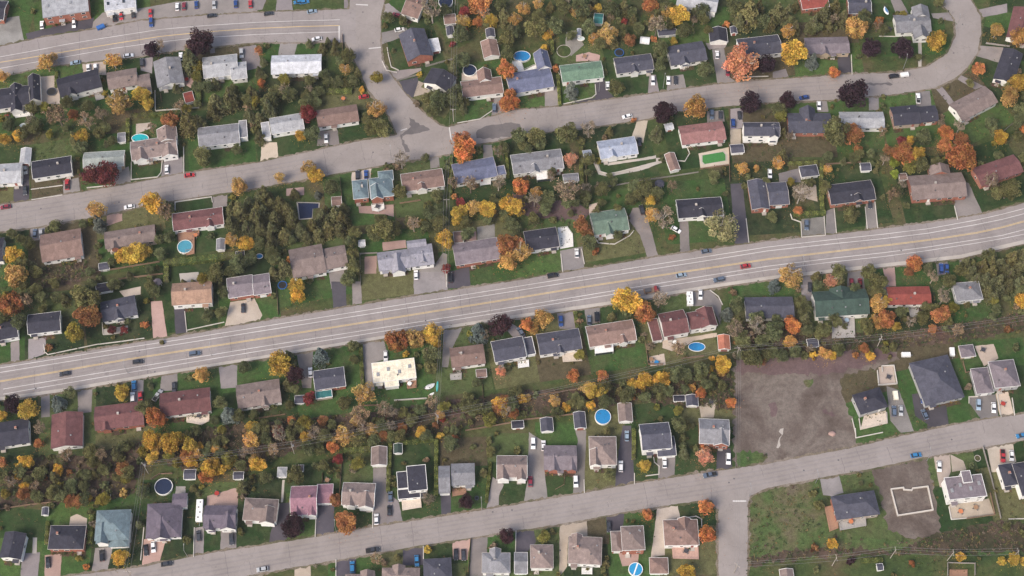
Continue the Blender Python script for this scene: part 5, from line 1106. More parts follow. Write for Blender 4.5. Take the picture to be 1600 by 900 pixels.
def maprange(nt, v, a, b, c, d):
    n = nd(nt, 'ShaderNodeMapRange')
    for i, x in enumerate((a, b, c, d)): n.inputs[i + 1].default_value = x
    nt.links.new(v, n.inputs[0]); return n.outputs[0]
def bump(nt, b, h, strength=0.3, dist=0.05):
    n = nd(nt, 'ShaderNodeBump'); n.inputs['Strength'].default_value = strength; n.inputs['Distance'].default_value = dist
    nt.links.new(h, n.inputs['Height']); nt.links.new(n.outputs[0], b.inputs['Normal'])
def objcol(nt): return nd(nt, 'ShaderNodeObjectInfo').outputs['Color']
def objrand(nt): return nd(nt, 'ShaderNodeObjectInfo').outputs['Random']
def scalecol(nt, col, fac):
    n = nd(nt, 'ShaderNodeVectorMath', operation='SCALE'); nt.links.new(col, n.inputs[0]); nt.links.new(fac, n.inputs['Scale'])
    return n.outputs[0]

def m_grass(name, stops, fine=(0.55, 1.45), medium=(0.45, 1.55)):
    m, nt, b = base(name, 1.0, 0.05); p = pos(nt)
    big = noise(nt, 0.05, 5, 0.62, p, 0.6)
    c = ramp(nt, big, stops)
    mid = maprange(nt, noise(nt, 0.5, 6, 0.8, p), 0.25, 0.75, *medium)
    fin = maprange(nt, noise(nt, 4.0, 3, 0.8, p), 0.25, 0.75, *fine)
    c = scalecol(nt, scalecol(nt, c, mid), fin)
    nt.links.new(c, b.inputs['Base Color']); return m
m_grass('ground', [(0.30, (0.030, 0.050, 0.019)), (0.45, (0.052, 0.074, 0.026)), (0.56, (0.075, 0.076, 0.034)), (0.70, (0.100, 0.076, 0.048))])
def m_lawn():
    m, nt, b = base('lawn', 1.0, 0.05); p = pos(nt)
    c = objcol(nt)
    worn = ramp(nt, noise(nt, 0.11, 5, 0.65, p, 0.8), [(0.44, (0, 0, 0)), (0.68, (0.5, 0.5, 0.5))])
    c = mix(nt, worn, c, (0.085, 0.080, 0.042))
    mid = maprange(nt, noise(nt, 0.45, 6, 0.8, p), 0.25, 0.75, 0.5, 1.5)
    fin = maprange(nt, noise(nt, 3.0, 3, 0.8, p), 0.25, 0.75, 0.5, 1.5)
    nt.links.new(scalecol(nt, scalecol(nt, c, mid), fin), b.inputs['Base Color'])
m_lawn()
m_grass('rough_grass', [(0.30, (0.045, 0.085, 0.028)), (0.48, (0.070, 0.100, 0.036)), (0.57, (0.105, 0.100, 0.052)), (0.68, (0.13, 0.105, 0.078))])
m_grass('scrub_soil', [(0.30, (0.030, 0.036, 0.018)), (0.46, (0.062, 0.050, 0.034)), (0.60, (0.10, 0.070, 0.055)), (0.72, (0.075, 0.042, 0.038))])
m_grass('dirt', [(0.32, (0.085, 0.066, 0.056)), (0.46, (0.122, 0.098, 0.085)), (0.58, (0.165, 0.140, 0.122)), (0.70, (0.100, 0.078, 0.066))], (0.75, 1.25), (0.65, 1.35))
m_grass('verge', [(0.35, (0.075, 0.080, 0.040)), (0.48, (0.15, 0.125, 0.09)), (0.62, (0.20, 0.17, 0.14))])
m_grass('soil', [(0.30, (0.095, 0.064, 0.066)), (0.5, (0.125, 0.086, 0.086)), (0.7, (0.145, 0.105, 0.103))], (0.8, 1.2), (0.7, 1.3))

def m_pave(name, c0, c1, crack=0.0, fine=0.12, tint=False):
    m, nt, b = base(name, 0.95, 0.15); p = pos(nt)
    big = noise(nt, 0.09, 5, 0.6, p, 0.5)
    c = ramp(nt, big, [(0.32, c0), (0.68, c1)])
    st = maprange(nt, noise(nt, 0.7, 5, 0.7, p), 0.3, 0.7, 0.94, 1.06)
    fi = maprange(nt, noise(nt, 9.0, 2, 0.6, p), 0.25, 0.75, 1 - fine, 1 + fine)
    c = scalecol(nt, scalecol(nt, c, st), fi)
    if tint: c = mix(nt, 1.0, c, objcol(nt), 'MULTIPLY')
    if crack:
        v = nd(nt, 'ShaderNodeTexVoronoi', feature='DISTANCE_TO_EDGE'); v.inputs['Scale'].default_value = 0.085
        w = nd(nt, 'ShaderNodeVectorMath', operation='ADD')
        nn = nd(nt, 'ShaderNodeTexNoise'); nn.inputs['Scale'].default_value = 0.35; nt.links.new(p, nn.inputs['Vector'])
        sc = nd(nt, 'ShaderNodeVectorMath', operation='SCALE'); sc.inputs['Scale'].default_value = 5.0
        nt.links.new(nn.outputs['Color'], sc.inputs[0]); nt.links.new(p, w.inputs[0]); nt.links.new(sc.outputs[0], w.inputs[1])
        nt.links.new(w.outputs[0], v.inputs['Vector'])
        f = maprange(nt, v.outputs['Distance'], 0.0, 0.010, crack, 0.0)
        c = mix(nt, f, c, (0.07, 0.065, 0.07))
    nt.links.new(c, b.inputs['Base Color']); return m
m_pave('asphalt', (0.240, 0.213, 0.200), (0.287, 0.256, 0.241), 0.3, 0.06)
m_pave('worn', (0.208, 0.186, 0.180), (0.272, 0.244, 0.236), 0.0, 0.06)
m_pave('avenue', (0.235, 0.210, 0.202), (0.282, 0.253, 0.243), 0.35, 0.06)
m_pave('drive_asphalt', (0.165, 0.15, 0.148), (0.235, 0.21, 0.205), 0.15, 0.15, True)
m_pave('dark_asphalt', (0.052, 0.048, 0.060), (0.082, 0.074, 0.088), 0.0, 0.15, True)
m_pave('tar', (0.075, 0.07, 0.078), (0.11, 0.10, 0.11), 0.0)
m_pave('patch', (0.105, 0.096, 0.098), (0.155, 0.14, 0.138), 0.0)
m_pave('concrete', (0.34, 0.31, 0.28), (0.44, 0.40, 0.36))
m_pave('pavers', (0.36, 0.30, 0.245), (0.46, 0.39, 0.325), 0.0, 0.2, True)
m_pave('pink_pavers', (0.30, 0.20, 0.175), (0.38, 0.26, 0.225), 0.0, 0.2, True)
m_pave('gravel', (0.15, 0.14, 0.13), (0.24, 0.225, 0.21), 0.0, 0.35, True)
m_pave('white_paint', (0.42, 0.40, 0.385), (0.62, 0.60, 0.58), 0.0, 0.2)
m_pave('yellow_paint', (0.50, 0.36, 0.16), (0.62, 0.46, 0.22), 0.0, 0.2)
m_pave('kerb_stone', (0.42, 0.39, 0.35), (0.56, 0.53, 0.48), 0.0, 0.15)
m_pave('timber', (0.20, 0.13, 0.09), (0.30, 0.20, 0.14), 0.0, 0.25)
m_pave('grey_timber', (0.24, 0.22, 0.20), (0.34, 0.31, 0.29), 0.0, 0.25)

def m_roof():
    m, nt, b = base('shingles', 0.92, 0.15); tc = nd(nt, 'ShaderNodeTexCoord').outputs['Object']
    c = objcol(nt)
    st = maprange(nt, noise(nt, 0.35, 6, 0.7, tc, 0.6), 0.28, 0.72, 0.66, 1.32)
    mp = nd(nt, 'ShaderNodeMapping'); mp.inputs['Scale'].default_value = (2.6, 0.35, 0.35); nt.links.new(tc, mp.inputs[0])
    sk = maprange(nt, noise(nt, 1.0, 4, 0.7, mp.outputs[0]), 0.3, 0.7, 0.90, 1.10)
    mp2 = nd(nt, 'ShaderNodeMapping'); mp2.inputs['Scale'].default_value = (1.0, 3.0, 5.0); nt.links.new(tc, mp2.inputs[0])
    fi = maprange(nt, noise(nt, 2.2, 2, 0.7, mp2.outputs[0]), 0.25, 0.75, 0.72, 1.28)
    c = scalecol(nt, scalecol(nt, scalecol(nt, c, st), sk), fi)
    nt.links.new(c, b.inputs['Base Color'])
    bump(nt, b, noise(nt, 2.2, 2, 0.7, mp2.outputs[0]), 0.5, 0.06)
m_roof()
def m_siding():
    m, nt, b = base('siding', 0.75, 0.25); tc = nd(nt, 'ShaderNodeTexCoord').outputs['Object']
    st = maprange(nt, noise(nt, 0.8, 4, 0.6, tc), 0.3, 0.7, 0.88, 1.08)
    mp = nd(nt, 'ShaderNodeMapping'); mp.inputs['Scale'].default_value = (0.02, 0.02, 5.0); nt.links.new(tc, mp.inputs[0])
    li = maprange(nt, noise(nt, 1.0, 0, 0.5, mp.outputs[0]), 0.3, 0.7, 0.92, 1.06)
    nt.links.new(scalecol(nt, scalecol(nt, objcol(nt), st), li), b.inputs['Base Color'])
m_siding()
def m_brick():
    m, nt, b = base('brickwork', 0.95, 0.1); tc = nd(nt, 'ShaderNodeTexCoord').outputs['Object']
    br = nd(nt, 'ShaderNodeTexBrick'); br.inputs['Scale'].default_value = 3.0; nt.links.new(tc, br.inputs['Vector'])
    br.inputs['Color1'].default_value = (0.36, 0.13, 0.085, 1); br.inputs['Color2'].default_value = (0.27, 0.10, 0.07, 1); br.inputs['Mortar'].default_value = (0.4, 0.33, 0.28, 1)
    st = maprange(nt, noise(nt, 0.9, 4, 0.6, tc), 0.3, 0.7, 0.85, 1.12)
    nt.links.new(scalecol(nt, br.outputs['Color'], st), b.inputs['Base Color'])
m_brick()
def m_flat(name, col, rough=0.6, spec=0.3, metal=0.0, var=0.1):
    m, nt, b = base(name, rough, spec); b.inputs['Metallic'].default_value = metal
    tc = nd(nt, 'ShaderNodeTexCoord').outputs['Object']
    f = maprange(nt, noise(nt, 3.0, 3, 0.6, tc), 0.3, 0.7, 1 - var, 1 + var)
    c = nd(nt, 'ShaderNodeRGB'); c.outputs[0].default_value = (*col, 1)
    nt.links.new(scalecol(nt, c.outputs[0], f), b.inputs['Base Color'])
m_flat('mulch', (.075, .05, .038), 1.0, .05, 0, .4); m_flat('trim', (0.74, 0.73, 0.70)); m_flat('pane', (0.035, 0.045, 0.055), 0.12, 0.6); m_flat('rubber', (0.02, 0.02, 0.021), 0.85)
m_flat('steel', (0.34, 0.34, 0.34), 0.5, 0.5, 0.4); m_flat('pole_wood', (0.36, 0.32, 0.28), 0.9, 0.1, 0, 0.2); m_flat('car_glass', (0.018, 0.022, 0.028), 0.08, 0.6)
m_flat('lamp_red', (0.35, 0.02, 0.015), 0.3); m_flat('lamp_clear', (0.7, 0.7, 0.66), 0.2, 0.5); m_flat('vent_metal', (0.10, 0.095, 0.10), 0.6)
m_flat('door_paint', (0.30, 0.10, 0.08), 0.6); m_flat('wire', (0.22, 0.21, 0.21), 0.6); m_flat('concrete_wall', (0.50, 0.46, 0.41), 0.9, 0.1)
def m_paint():
    m, nt, b = base('car_paint', 0.28, 0.5); nt.links.new(objcol(nt), b.inputs['Base Color']); b.inputs['Coat Weight'].default_value = 0.5
m_paint()
def m_tint(name, rough):
    m, nt, b = base(name, rough, 0.3); tc = nd(nt, 'ShaderNodeTexCoord').outputs['Object']
    f = maprange(nt, noise(nt, 1.6, 4, 0.6, tc), 0.3, 0.7, 0.84, 1.14)
    nt.links.new(scalecol(nt, objcol(nt), f), b.inputs['Base Color'])
m_tint('painted', 0.6); m_tint('pool_water', 0.12)
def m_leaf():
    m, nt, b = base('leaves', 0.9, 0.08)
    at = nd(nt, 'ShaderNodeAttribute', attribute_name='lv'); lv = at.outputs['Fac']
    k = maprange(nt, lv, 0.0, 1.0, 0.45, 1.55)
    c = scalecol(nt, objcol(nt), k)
    hs = nd(nt, 'ShaderNodeHueSaturation'); nt.links.new(c, hs.inputs['Color'])
    a2 = nd(nt, 'ShaderNodeAttribute', attribute_name='lh')
    nt.links.new(maprange(nt, a2.outputs['Fac'], 0, 1, 0.475, 0.525), hs.inputs['Hue'])
    nt.links.new(hs.outputs[0], b.inputs['Base Color'])
    tr = nd(nt, 'ShaderNodeBsdfTranslucent'); nt.links.new(hs.outputs[0], tr.inputs['Color'])
    ms = nd(nt, 'ShaderNodeMixShader'); ms.inputs[0].default_value = 0.30
    nt.links.new(b.outputs[0], ms.inputs[1]); nt.links.new(tr.outputs[0], ms.inputs[2])
    nt.links.new(ms.outputs[0], nt.nodes['Material Output'].inputs['Surface'])
m_leaf()
def m_litter():
    m, nt, b = base('litter', 1.0, 0.05)
    at = nd(nt, 'ShaderNodeAttribute', attribute_name='tint'); nt.links.new(at.outputs['Color'], b.inputs['Base Color'])
m_litter()
m_flat('bark', (0.16, 0.13, 0.11), 0.95, 0.05, 0, 0.3); m_flat('pale_bark', (0.40, 0.35, 0.31), 0.9, 0.05, 0, 0.3)

# ------------------------------------------------------------------ mesh helpers
class MB:
    def __init__(s): s.v = []; s.f = []
    def add(s, vs, fs):
        o = len(s.v); s.v += [tuple(p) for p in vs]; s.f += [tuple(i + o for i in f) for f in fs]
    def box(s, x0, x1, y0, y1, z0, z1, top=1.0):
        cx, cy = (x0 + x1) / 2, (y0 + y1) / 2
        q = [(x0, y0), (x1, y0), (x1, y1), (x0, y1)]
        t = [(cx + (x - cx) * top, cy + (y - cy) * top) for x, y in q]
        s.add([(x, y, z0) for x, y in q] + [(x, y, z1) for x, y in t],
              [(3, 2, 1, 0), (4, 5, 6, 7), (0, 1, 5, 4), (1, 2, 6, 5), (2, 3, 7, 6), (3, 0, 4, 7)])
    def tube(s, a, b, r0, r1, n=6):
        a, b = Vector(a), Vector(b); d = (b - a)
        if d.length < 1e-6: return
        q = d.to_track_quat('Z', 'Y'); ring = [Vector((math.cos(2 * math.pi * i / n), math.sin(2 * math.pi * i / n), 0)) for i in range(n)]
        vs = [a + q @ (p * r0) for p in ring] + [b + q @ (p * r1) for p in ring]
        s.add(vs, [(i, (i + 1) % n, n + (i + 1) % n, n + i) for i in range(n)] + [tuple(range(n - 1, -1, -1)), tuple(range(n, 2 * n))])
    def prism(s, prof, y0, y1, axis='x'):
        n = len(prof)
        if axis == 'x': vs = [(y0, p[0], p[1]) for p in prof] + [(y1, p[0], p[1]) for p in prof]
        else: vs = [(p[0], y0, p[1]) for p in prof] + [(p[0], y1, p[1]) for p in prof]
        s.add(vs, [tuple(range(n)), tuple(range(2 * n - 1, n - 1, -1))] + [(i, n + i, n + (i + 1) % n, (i + 1) % n) for i in range(n)])
    def mesh(s, name, mat=None):
        me = bpy.data.meshes.new(name); me.from_pydata(s.v, [], s.f); me.update()
        if mat: me.materials.append(MATS[mat])
        return me
def link(name, me, parent=None, loc=(0, 0, 0), rz=0.0, sc=None, color=None):
    o = bpy.data.objects.new(name, me); COL.objects.link(o)
    o.location = loc; o.rotation_euler = (0, 0, rz)
    if sc: o.scale = sc
    if parent: o.parent = parent
    if color: o.color = (*color, 1)
    return o
def tag(o, label, cat, group=None):
    o['label'] = label; o['category'] = cat
    if group: o['group'] = group
    return o
def struct(o): o['kind'] = 'structure'; return o
def fixnorm(me):
    import bmesh
    bm = bmesh.new(); bm.from_mesh(me); bmesh.ops.recalc_face_normals(bm, faces=bm.faces); bm.to_mesh(me); bm.free(); return me
def sheet(name, P, z, mat, color=None, thick=0.0, parent=None):
    area = sum(P[i - 1][0] * P[i][1] - P[i][0] * P[i - 1][1] for i in range(len(P)))
    if area < 0: P = P[::-1]
    n = len(P); m = MB()
    if thick:
        m.add([(x, y, z) for x, y in P] + [(x, y, z - thick) for x, y in P], [tuple(range(n))] + [(i, i + n, (i + 1) % n + n, (i + 1) % n) for i in range(n)])
    else: m.add([(x, y, z) for x, y in P], [tuple(range(n))])
    me = m.mesh(name, mat)
    if thick: fixnorm(me)
    return link(name, me, parent, color=color)
def strip(P, w, z):
    m = MB(); L_, R_ = [], []
    for i, p in enumerate(P):
        a = P[max(i - 1, 0)]; b = P[min(i + 1, len(P) - 1)]
        dx, dy = b[0] - a[0], b[1] - a[1]; l = math.hypot(dx, dy) or 1
        nx, ny = -dy / l * w / 2, dx / l * w / 2
        L_.append((p[0] + nx, p[1] + ny, z)); R_.append((p[0] - nx, p[1] - ny, z))
    n = len(P); m.add(R_ + L_, [(i, i + 1, n + i + 1, n + i) for i in range(n - 1)]); return m

def roughen(P, step, amp):
    out = []; rg = random.Random(len(P))
    for i in range(len(P)):
        a, b = P[i], P[(i + 1) % len(P)]; ln = math.dist(a, b); n = max(1, int(ln / step)); dx, dy = (b[0] - a[0]) / (ln or 1), (b[1] - a[1]) / (ln or 1)
        for k in range(n):
            o = rg.gauss(0, amp) if k else rg.gauss(0, amp * .5); out.append((a[0] + (b[0] - a[0]) * k / n - dy * o, a[1] + (b[1] - a[1]) * k / n + dx * o))
    return out
# ------------------------------------------------------------------ ground, lawns, roads
GR = MB(); nx_, ny_ = 40, 40
for j in range(ny_ + 1):
    for i in range(nx_ + 1):
        GR.v.append((-1500 + 3000 * i / nx_, -1400 + 3200 * j / ny_, 0.0))
for j in range(ny_):
    for i in range(nx_):
        a = j * (nx_ + 1) + i; GR.f.append((a, a + 1, a + nx_ + 2, a + nx_ + 1))
struct(link('ground', GR.mesh('ground', 'ground')))

LAWN = [(0.022, 0.045, 0.016), (0.036, 0.076, 0.022), (0.058, 0.102, 0.030), (0.030, 0.056, 0.020), (0.070, 0.096, 0.036), (0.105, 0.105, 0.048), (0.022, 0.038, 0.017), (0.045, 0.088, 0.026), (0.080, 0.066, 0.040)]
for hi, h in enumerate(HOUSES):
    roof, wall, x, y, a, bl, lw, rw, row, lab, isb = h
    d = max(b[5] for b in bl)
    c, s = math.cos(a), math.sin(a)
    f, bk = d / 2 + 10.5, d / 2 + 11.5
    P = []
    for lx, ly in ((-lw, -f), (rw, -f), (rw, bk), (-lw, bk)):
        P.append((x + lx * c - ly * s, y + lx * s + ly * c))
    struct(sheet('lawn', P, 0.002 + 0.0018 * row + 0.0006 * (lab % 3), 'lawn', random.choice(LAWN)))
    if random.random() < .8:
        P2 = []
        for lx, ly in ((-lw, d / 2 - 1), (rw, d / 2 - 1), (rw, bk), (-lw, bk)): P2.append((x + lx * c - ly * s, y + lx * s + ly * c))
        struct(sheet('back_lawn', P2, 0.0215 + 0.0012 * row + 0.0004 * (lab % 3), 'lawn', random.choice(LAWN)))

PZ = {'asphalt_patch': 'patch', 'dirt_lot': 'dirt', 'soil_path': 'soil', 'scrub_soil': 'scrub_soil', 'rough_grass': 'rough_grass', 'pale_sand': 'concrete', 'damp_soil': 'soil'}
for i, (k, z, P) in enumerate(PATCHES):
    struct(sheet(k, roughen(P, 1.2, .3 if k == 'asphalt_patch' else .55), (.066 if k == 'asphalt_patch' else z + 0.026 + 0.0004 * i), PZ[k]))
PM = dict(dk=('dark_asphalt', 'driveway'), be=('pavers', 'paved_terrace'), pk=('pink_pavers', 'paved_drive'), gv=('gravel', 'gravel_yard'), pa=('concrete', 'garden_path'), lg=('gravel', 'gravel_drive'), br=('pink_pavers', 'brown_patio'))
PM['as'] = ('drive_asphalt', 'driveway')
for i, (k, P) in enumerate(PAVED):
    v = random.uniform(0.85, 1.25)
    struct(sheet(PM[k][1], roughen(P, 1.5, .07), 0.048 + 0.00006 * i, PM[k][0], (v * random.uniform(.97, 1.03), v, v * random.uniform(.96, 1.04))))
roads = {}
for i, (k, P) in enumerate(ROADS):
    struct(link('road_verge', strip(roughen(P, 1.0, .3) + [P[0]], 1.7, 0.0575 + .0002 * i).mesh('road_verge', 'verge')))
for i, (k, P) in enumerate(ROADS):
    roads[k] = struct(sheet(k, roughen(P, 1.3, .11), 0.060 + 0.0009 * i, 'avenue' if 'avenue' in k else 'asphalt'))
for k, w, P in MARKS:
    nm = k.replace('_yellow', '')
    link('lane_marking', strip(P, w, 0.071).mesh('lane_marking', 'yellow_paint' if 'yellow' in k else 'white_paint'), roads[nm])
# raised pavement along the lower side of the avenue
SW = MB(); A_, B_ = SIDEWALK; n = min(len(A_), len(B_))
for i in range(n - 1):
    q = [A_[i], A_[i + 1], B_[i + 1], B_[i]]
    SW.add([(x, y, 0.16) for x, y in q] + [(x, y, 0.0) for x, y in q], [(0, 1, 2, 3), (0, 4, 5, 1), (2, 6, 7, 3)])
struct(link('sidewalk', fixnorm(SW.mesh('sidewalk', 'concrete'))))
# transverse tar seams
def seams(road, P, Q, n, jit):
    m = MB()
    for k in range(n):
        t = (k + random.uniform(0.1, 0.9)) / n
        def at(L_):
            l = [0]
            for i in range(1, len(L_)): l.append(l[-1] + math.dist(L_[i - 1], L_[i]))
            d = t * l[-1]
            for i in range(1, len(L_)):
                if l[i] >= d:
                    u = (d - l[i - 1]) / (l[i] - l[i - 1]); return (L_[i - 1][0] + (L_[i][0] - L_[i - 1][0]) * u, L_[i - 1][1] + (L_[i][1] - L_[i - 1][1]) * u)
            return L_[-1]
        a = at(P); b = min([(Q[i][0] + (Q[i + 1][0] - Q[i][0]) * f / 20, Q[i][1] + (Q[i + 1][1] - Q[i][1]) * f / 20) for i in range(len(Q) - 1) for f in range(20)], key=lambda q: math.dist(q, a)); u0 = random.choice((0.02, 0.02, 0.3, 0.5)); u1 = random.choice((0.97, 0.97, 0.7, 0.5))
        if u1 - u0 < .15: u1 = .97
        pts = [(a[0] + (b[0] - a[0]) * u + random.uniform(-jit, jit), a[1] + (b[1] - a[1]) * u + random.uniform(-jit, jit)) for u in [u0 + (u1 - u0) * j / 7 for j in range(8)]]
        s_ = strip(pts, random.uniform(.05, .11), 0.0685); m.add(s_.v, s_.f)
    o = link('tar_seam', m.mesh('tar_seam', 'tar'), roads[road]); o['kind'] = 'stuff'
rp = dict(ROADS)
# wheel tracks worn along the lanes
tracked = set()
for k, w, P in MARKS:
    if w > .35 or len(P) < 5: continue
    for off in (-2.6, -1.1, 1.1, 2.6):
        if 'yellow' not in k or (k, off) in tracked: continue
        tracked.add((k, off))
        Q = []
        for i, p in enumerate(P):
            a = P[max(i - 1, 0)]; c_ = P[min(i + 1, len(P) - 1)]; l = math.dist(a, c_); Q.append((p[0] - (c_[1] - a[1]) / l * off, p[1] + (c_[0] - a[0]) / l * off))
        o = link('wheel_track', strip(Q, .8, .0672).mesh('wheel_track', 'worn'), roads[k.replace('_yellow', '')]); o['kind'] = 'stuff'
seams('main_avenue', rp['main_avenue'][:19], rp['main_avenue'][19:][::-1], 46, 0.22)
seams('bottom_street', rp['bottom_street'][:18], rp['bottom_street'][19:][::-1], 26, 0.2)
seams('upper_street', rp['upper_street'][:9], rp['upper_street'][-9:][::-1], 14, 0.22)
seams('upper_street', rp['upper_street'][12:20], rp['upper_street'][34:44][::-1], 12, 0.22)
seams('top_avenue', rp['top_avenue'][:9], rp['top_avenue'][10:][::-1], 14, 0.22)

def lane_wear(road, P, Q, fr):
    S = [(Q[i][0] + (Q[i + 1][0] - Q[i][0]) * f / 12, Q[i][1] + (Q[i + 1][1] - Q[i][1]) * f / 12) for i in range(len(Q) - 1) for f in range(12)] + [Q[-1]]
    for f in fr:
        M = []
        for i in range(len(P) - 1):
            for u in range(4):
                a = (P[i][0] + (P[i + 1][0] - P[i][0]) * u / 4, P[i][1] + (P[i + 1][1] - P[i][1]) * u / 4); q = min(S, key=lambda s: math.dist(s, a)); M.append((a[0] + (q[0] - a[0]) * f, a[1] + (q[1] - a[1]) * f))
        M = M[2:-2]; M = [(sum(p[0] for p in M[max(0, i - 3):i + 4]) / len(M[max(0, i - 3):i + 4]), sum(p[1] for p in M[max(0, i - 3):i + 4]) / len(M[max(0, i - 3):i + 4])) for i in range(len(M))]
        o = link('wheel_track', strip(M, .7, .0676 + .0001 * f).mesh('wheel_track', 'worn'), roads[road]); o['kind'] = 'stuff'
lane_wear('bottom_street', rp['bottom_street'][1:18], rp['bottom_street'][20:-1][::-1], (.24, .40, .60, .76))
lane_wear('upper_street', rp['upper_street'][:8], rp['upper_street'][-9:][::-1], (.24, .40, .60, .76))
lane_wear('upper_street', rp['upper_street'][13:20], rp['upper_street'][34:43][::-1], (.24, .40, .60, .76))
mh = MB(); mh.tube((0, 0, .05), (0, 0, .0745), .36, .36, 14); MHm = mh.mesh('manhole_cover', 'vent_metal')
for x, y in MANHOLES: struct(link('manhole_cover', MHm, None, (x, y, 0)))
for x, y in BOULDERS:
    m = MB(); rg = random.Random(4); n = 9
    rings = [[(1.5 * s * math.cos(6.283 * i / n) * rg.uniform(.85, 1.15), 1.1 * s * math.sin(6.283 * i / n) * rg.uniform(.85, 1.15), z) for i in range(n)] for s, z in ((1.0, -.1), (.95, .5), (.6, .95))]
    m.add(sum(rings, []) + [(0, 0, 1.1)], [(j * n + i, j * n + (i + 1) % n, (j + 1) * n + (i + 1) % n, (j + 1) * n + i) for j in range(2) for i in range(n)] + [(2 * n + i, 2 * n + (i + 1) % n, 3 * n) for i in range(n)])
    o = link('boulder', m.mesh('boulder', 'pink_pavers'), None, (x, y, .02), color=(1, 1, 1)); tag(o, 'pinkish boulder lying on the bare dirt lot', 'boulder')

# ------------------------------------------------------------------ houses
ROOF = dict(dk=(.039, .039, .053), sl=(.072, .073, .096), gr=(.20, .20, .215), lg=(.33, .335, .35), wt=(.46, .47, .50), cr=(.76, .69, .54), br=(.205, .138, .118), tb=(.205, .160, .147), pg=(.17, .145, .16),
            mb=(.140, .066, .066), rd=(.215, .058, .047), pk=(.27, .140, .132), mv=(.235, .130, .160), gn=(.12, .19, .135), dg=(.045, .072, .06), dg2=(.105, .150, .118), bl=(.118, .130, .195), bg=(.28, .31, .38),
            tg=(.130, .175, .195), gg=(.26, .285, .27), ob=(.31, .20, .145), lp=(.25, .245, .28), te=(.038, .15, .15), pd=(.135, .115, .145))
ROOF['or'] = (.38, .15, .10)
WALL = dict(w=(.80, .79, .76), b=(.36, .13, .085), c=(.7, .6, .42), g=(.36, .36, .36), t=(.42, .33, .24))
UNIT = MB(); UNIT.box(-.5, .5, -.5, .5, 0, 1)
U = {k: UNIT.mesh('unit_' + k, k) for k in ('trim', 'pane', 'vent_metal', 'door_paint', 'brickwork', 'steel', 'concrete', 'painted')}
def roof_block(ty, ev, w, d, pitch):
    """roof slab, wall prism and white edge boards in block space (origin at block centre)"""
    t = 0.16; ins = 0.30
    rf, wl, tr = MB(), MB(), MB()
    if ty == 'f':
        wl.box(-w / 2 + .2, w / 2 - .2, -d / 2 + .2, d / 2 - .2, 0, ev - .25)
        rf.box(-w / 2, w / 2, -d / 2, d / 2, ev - .25, ev)
        for x0, x1, y0, y1 in ((-w / 2 - .06, w / 2 + .06, -d / 2 - .06, -d / 2 + .14), (-w / 2 - .06, w / 2 + .06, d / 2 - .14, d / 2 + .06), (-w / 2 - .06, -w / 2 + .14, -d / 2 + .14, d / 2 - .14), (w / 2 - .14, w / 2 + .06, -d / 2 + .14, d / 2 - .14)):
            tr.box(x0, x1, y0, y1, ev - .3, ev + .07)
        return rf, wl, tr, ev
    if ty in ('gx', 'gy'):
        sw = ty == 'gy'
        W, D = (d, w) if sw else (w, d)
        rise = pitch * D / 2; rz = ev + rise
        prof = [(-D / 2, ev), (0, rz), (D / 2, ev), (D / 2, ev - t), (0, rz - t), (-D / 2, ev - t)]
        zc = ev - t + ins * pitch - .01
        wp = [(-D / 2 + ins, 0), (D / 2 - ins, 0), (D / 2 - ins, zc), (0, rz - t - .01), (-D / 2 + ins, zc)]
        rf.prism(prof, -W / 2, W / 2); wl.prism(wp, -W / 2 + ins, W / 2 - ins)
        for sg in (-1, 1):
            tr.box(-W / 2, W / 2, sg * (D / 2 + .05) - .05, sg * (D / 2 + .05) + .05, ev - .24, ev + .02)
            e = sg * W / 2; b = .11
            rk = [(-D / 2 - .08, ev - .22), (0, rz - .2), (D / 2 + .08, ev - .22), (D / 2 + .08, ev + .05), (0, rz + .07), (-D / 2 - .08, ev + .05)]
            tr.prism(rk, e - b if sg < 0 else e - .02, e + .02 if sg < 0 else e + b)
        if sw:
            for m in (rf, wl, tr): m.v = [(-y, x, z) for x, y, z in m.v]
        return rf, wl, tr, rz
    # hip
    L_ = min(w, d) / 2; rise = pitch * L_; rz = ev + rise
    if w >= d: r0, r1 = (-(w - d) / 2 - .05, 0), ((w - d) / 2 + .05, 0)
    else: r0, r1 = (0, -(d - w) / 2 - .05), (0, (d - w) / 2 + .05)
    q = [(-w / 2, -d / 2), (w / 2, -d / 2), (w / 2, d / 2), (-w / 2, d / 2)]
    vs = [(x, y, ev) for x, y in q] + [(*r0, rz), (*r1, rz)] + [(x, y, ev - t) for x, y in q]
    fs = [(0, 1, 5, 4), (1, 2, 5), (2, 3, 4, 5), (3, 0, 4)] if w >= d else [(0, 1, 4), (1, 2, 5, 4), (2, 3, 5), (3, 0, 4, 5)]
    rf.add(vs, fs + [(6, 7, 1, 0), (7, 8, 2, 1), (8, 9, 3, 2), (9, 6, 0, 3), (9, 8, 7, 6)])
    wl.box(-w / 2 + ins, w / 2 - ins, -d / 2 + ins, d / 2 - ins, 0, ev - t - .005)
    for x0, x1, y0, y1 in ((-w / 2 - .1, w / 2 + .1, -d / 2 - .1, -d / 2), (-w / 2 - .1, w / 2 + .1, d / 2, d / 2 + .1), (-w / 2 - .1, -w / 2, -d / 2, d / 2), (w / 2, w / 2 + .1, -d / 2, d / 2)):
        tr.box(x0, x1, y0, y1, ev - .24, ev + .03)
    return rf, wl, tr, rz
def shift(m, x, y): m.v = [(a + x, b + y, c) for a, b, c in m.v]; return m
def jitter(c, s=.10):
    k = random.uniform(1 - s, 1 + s); return tuple(v * k for v in c)
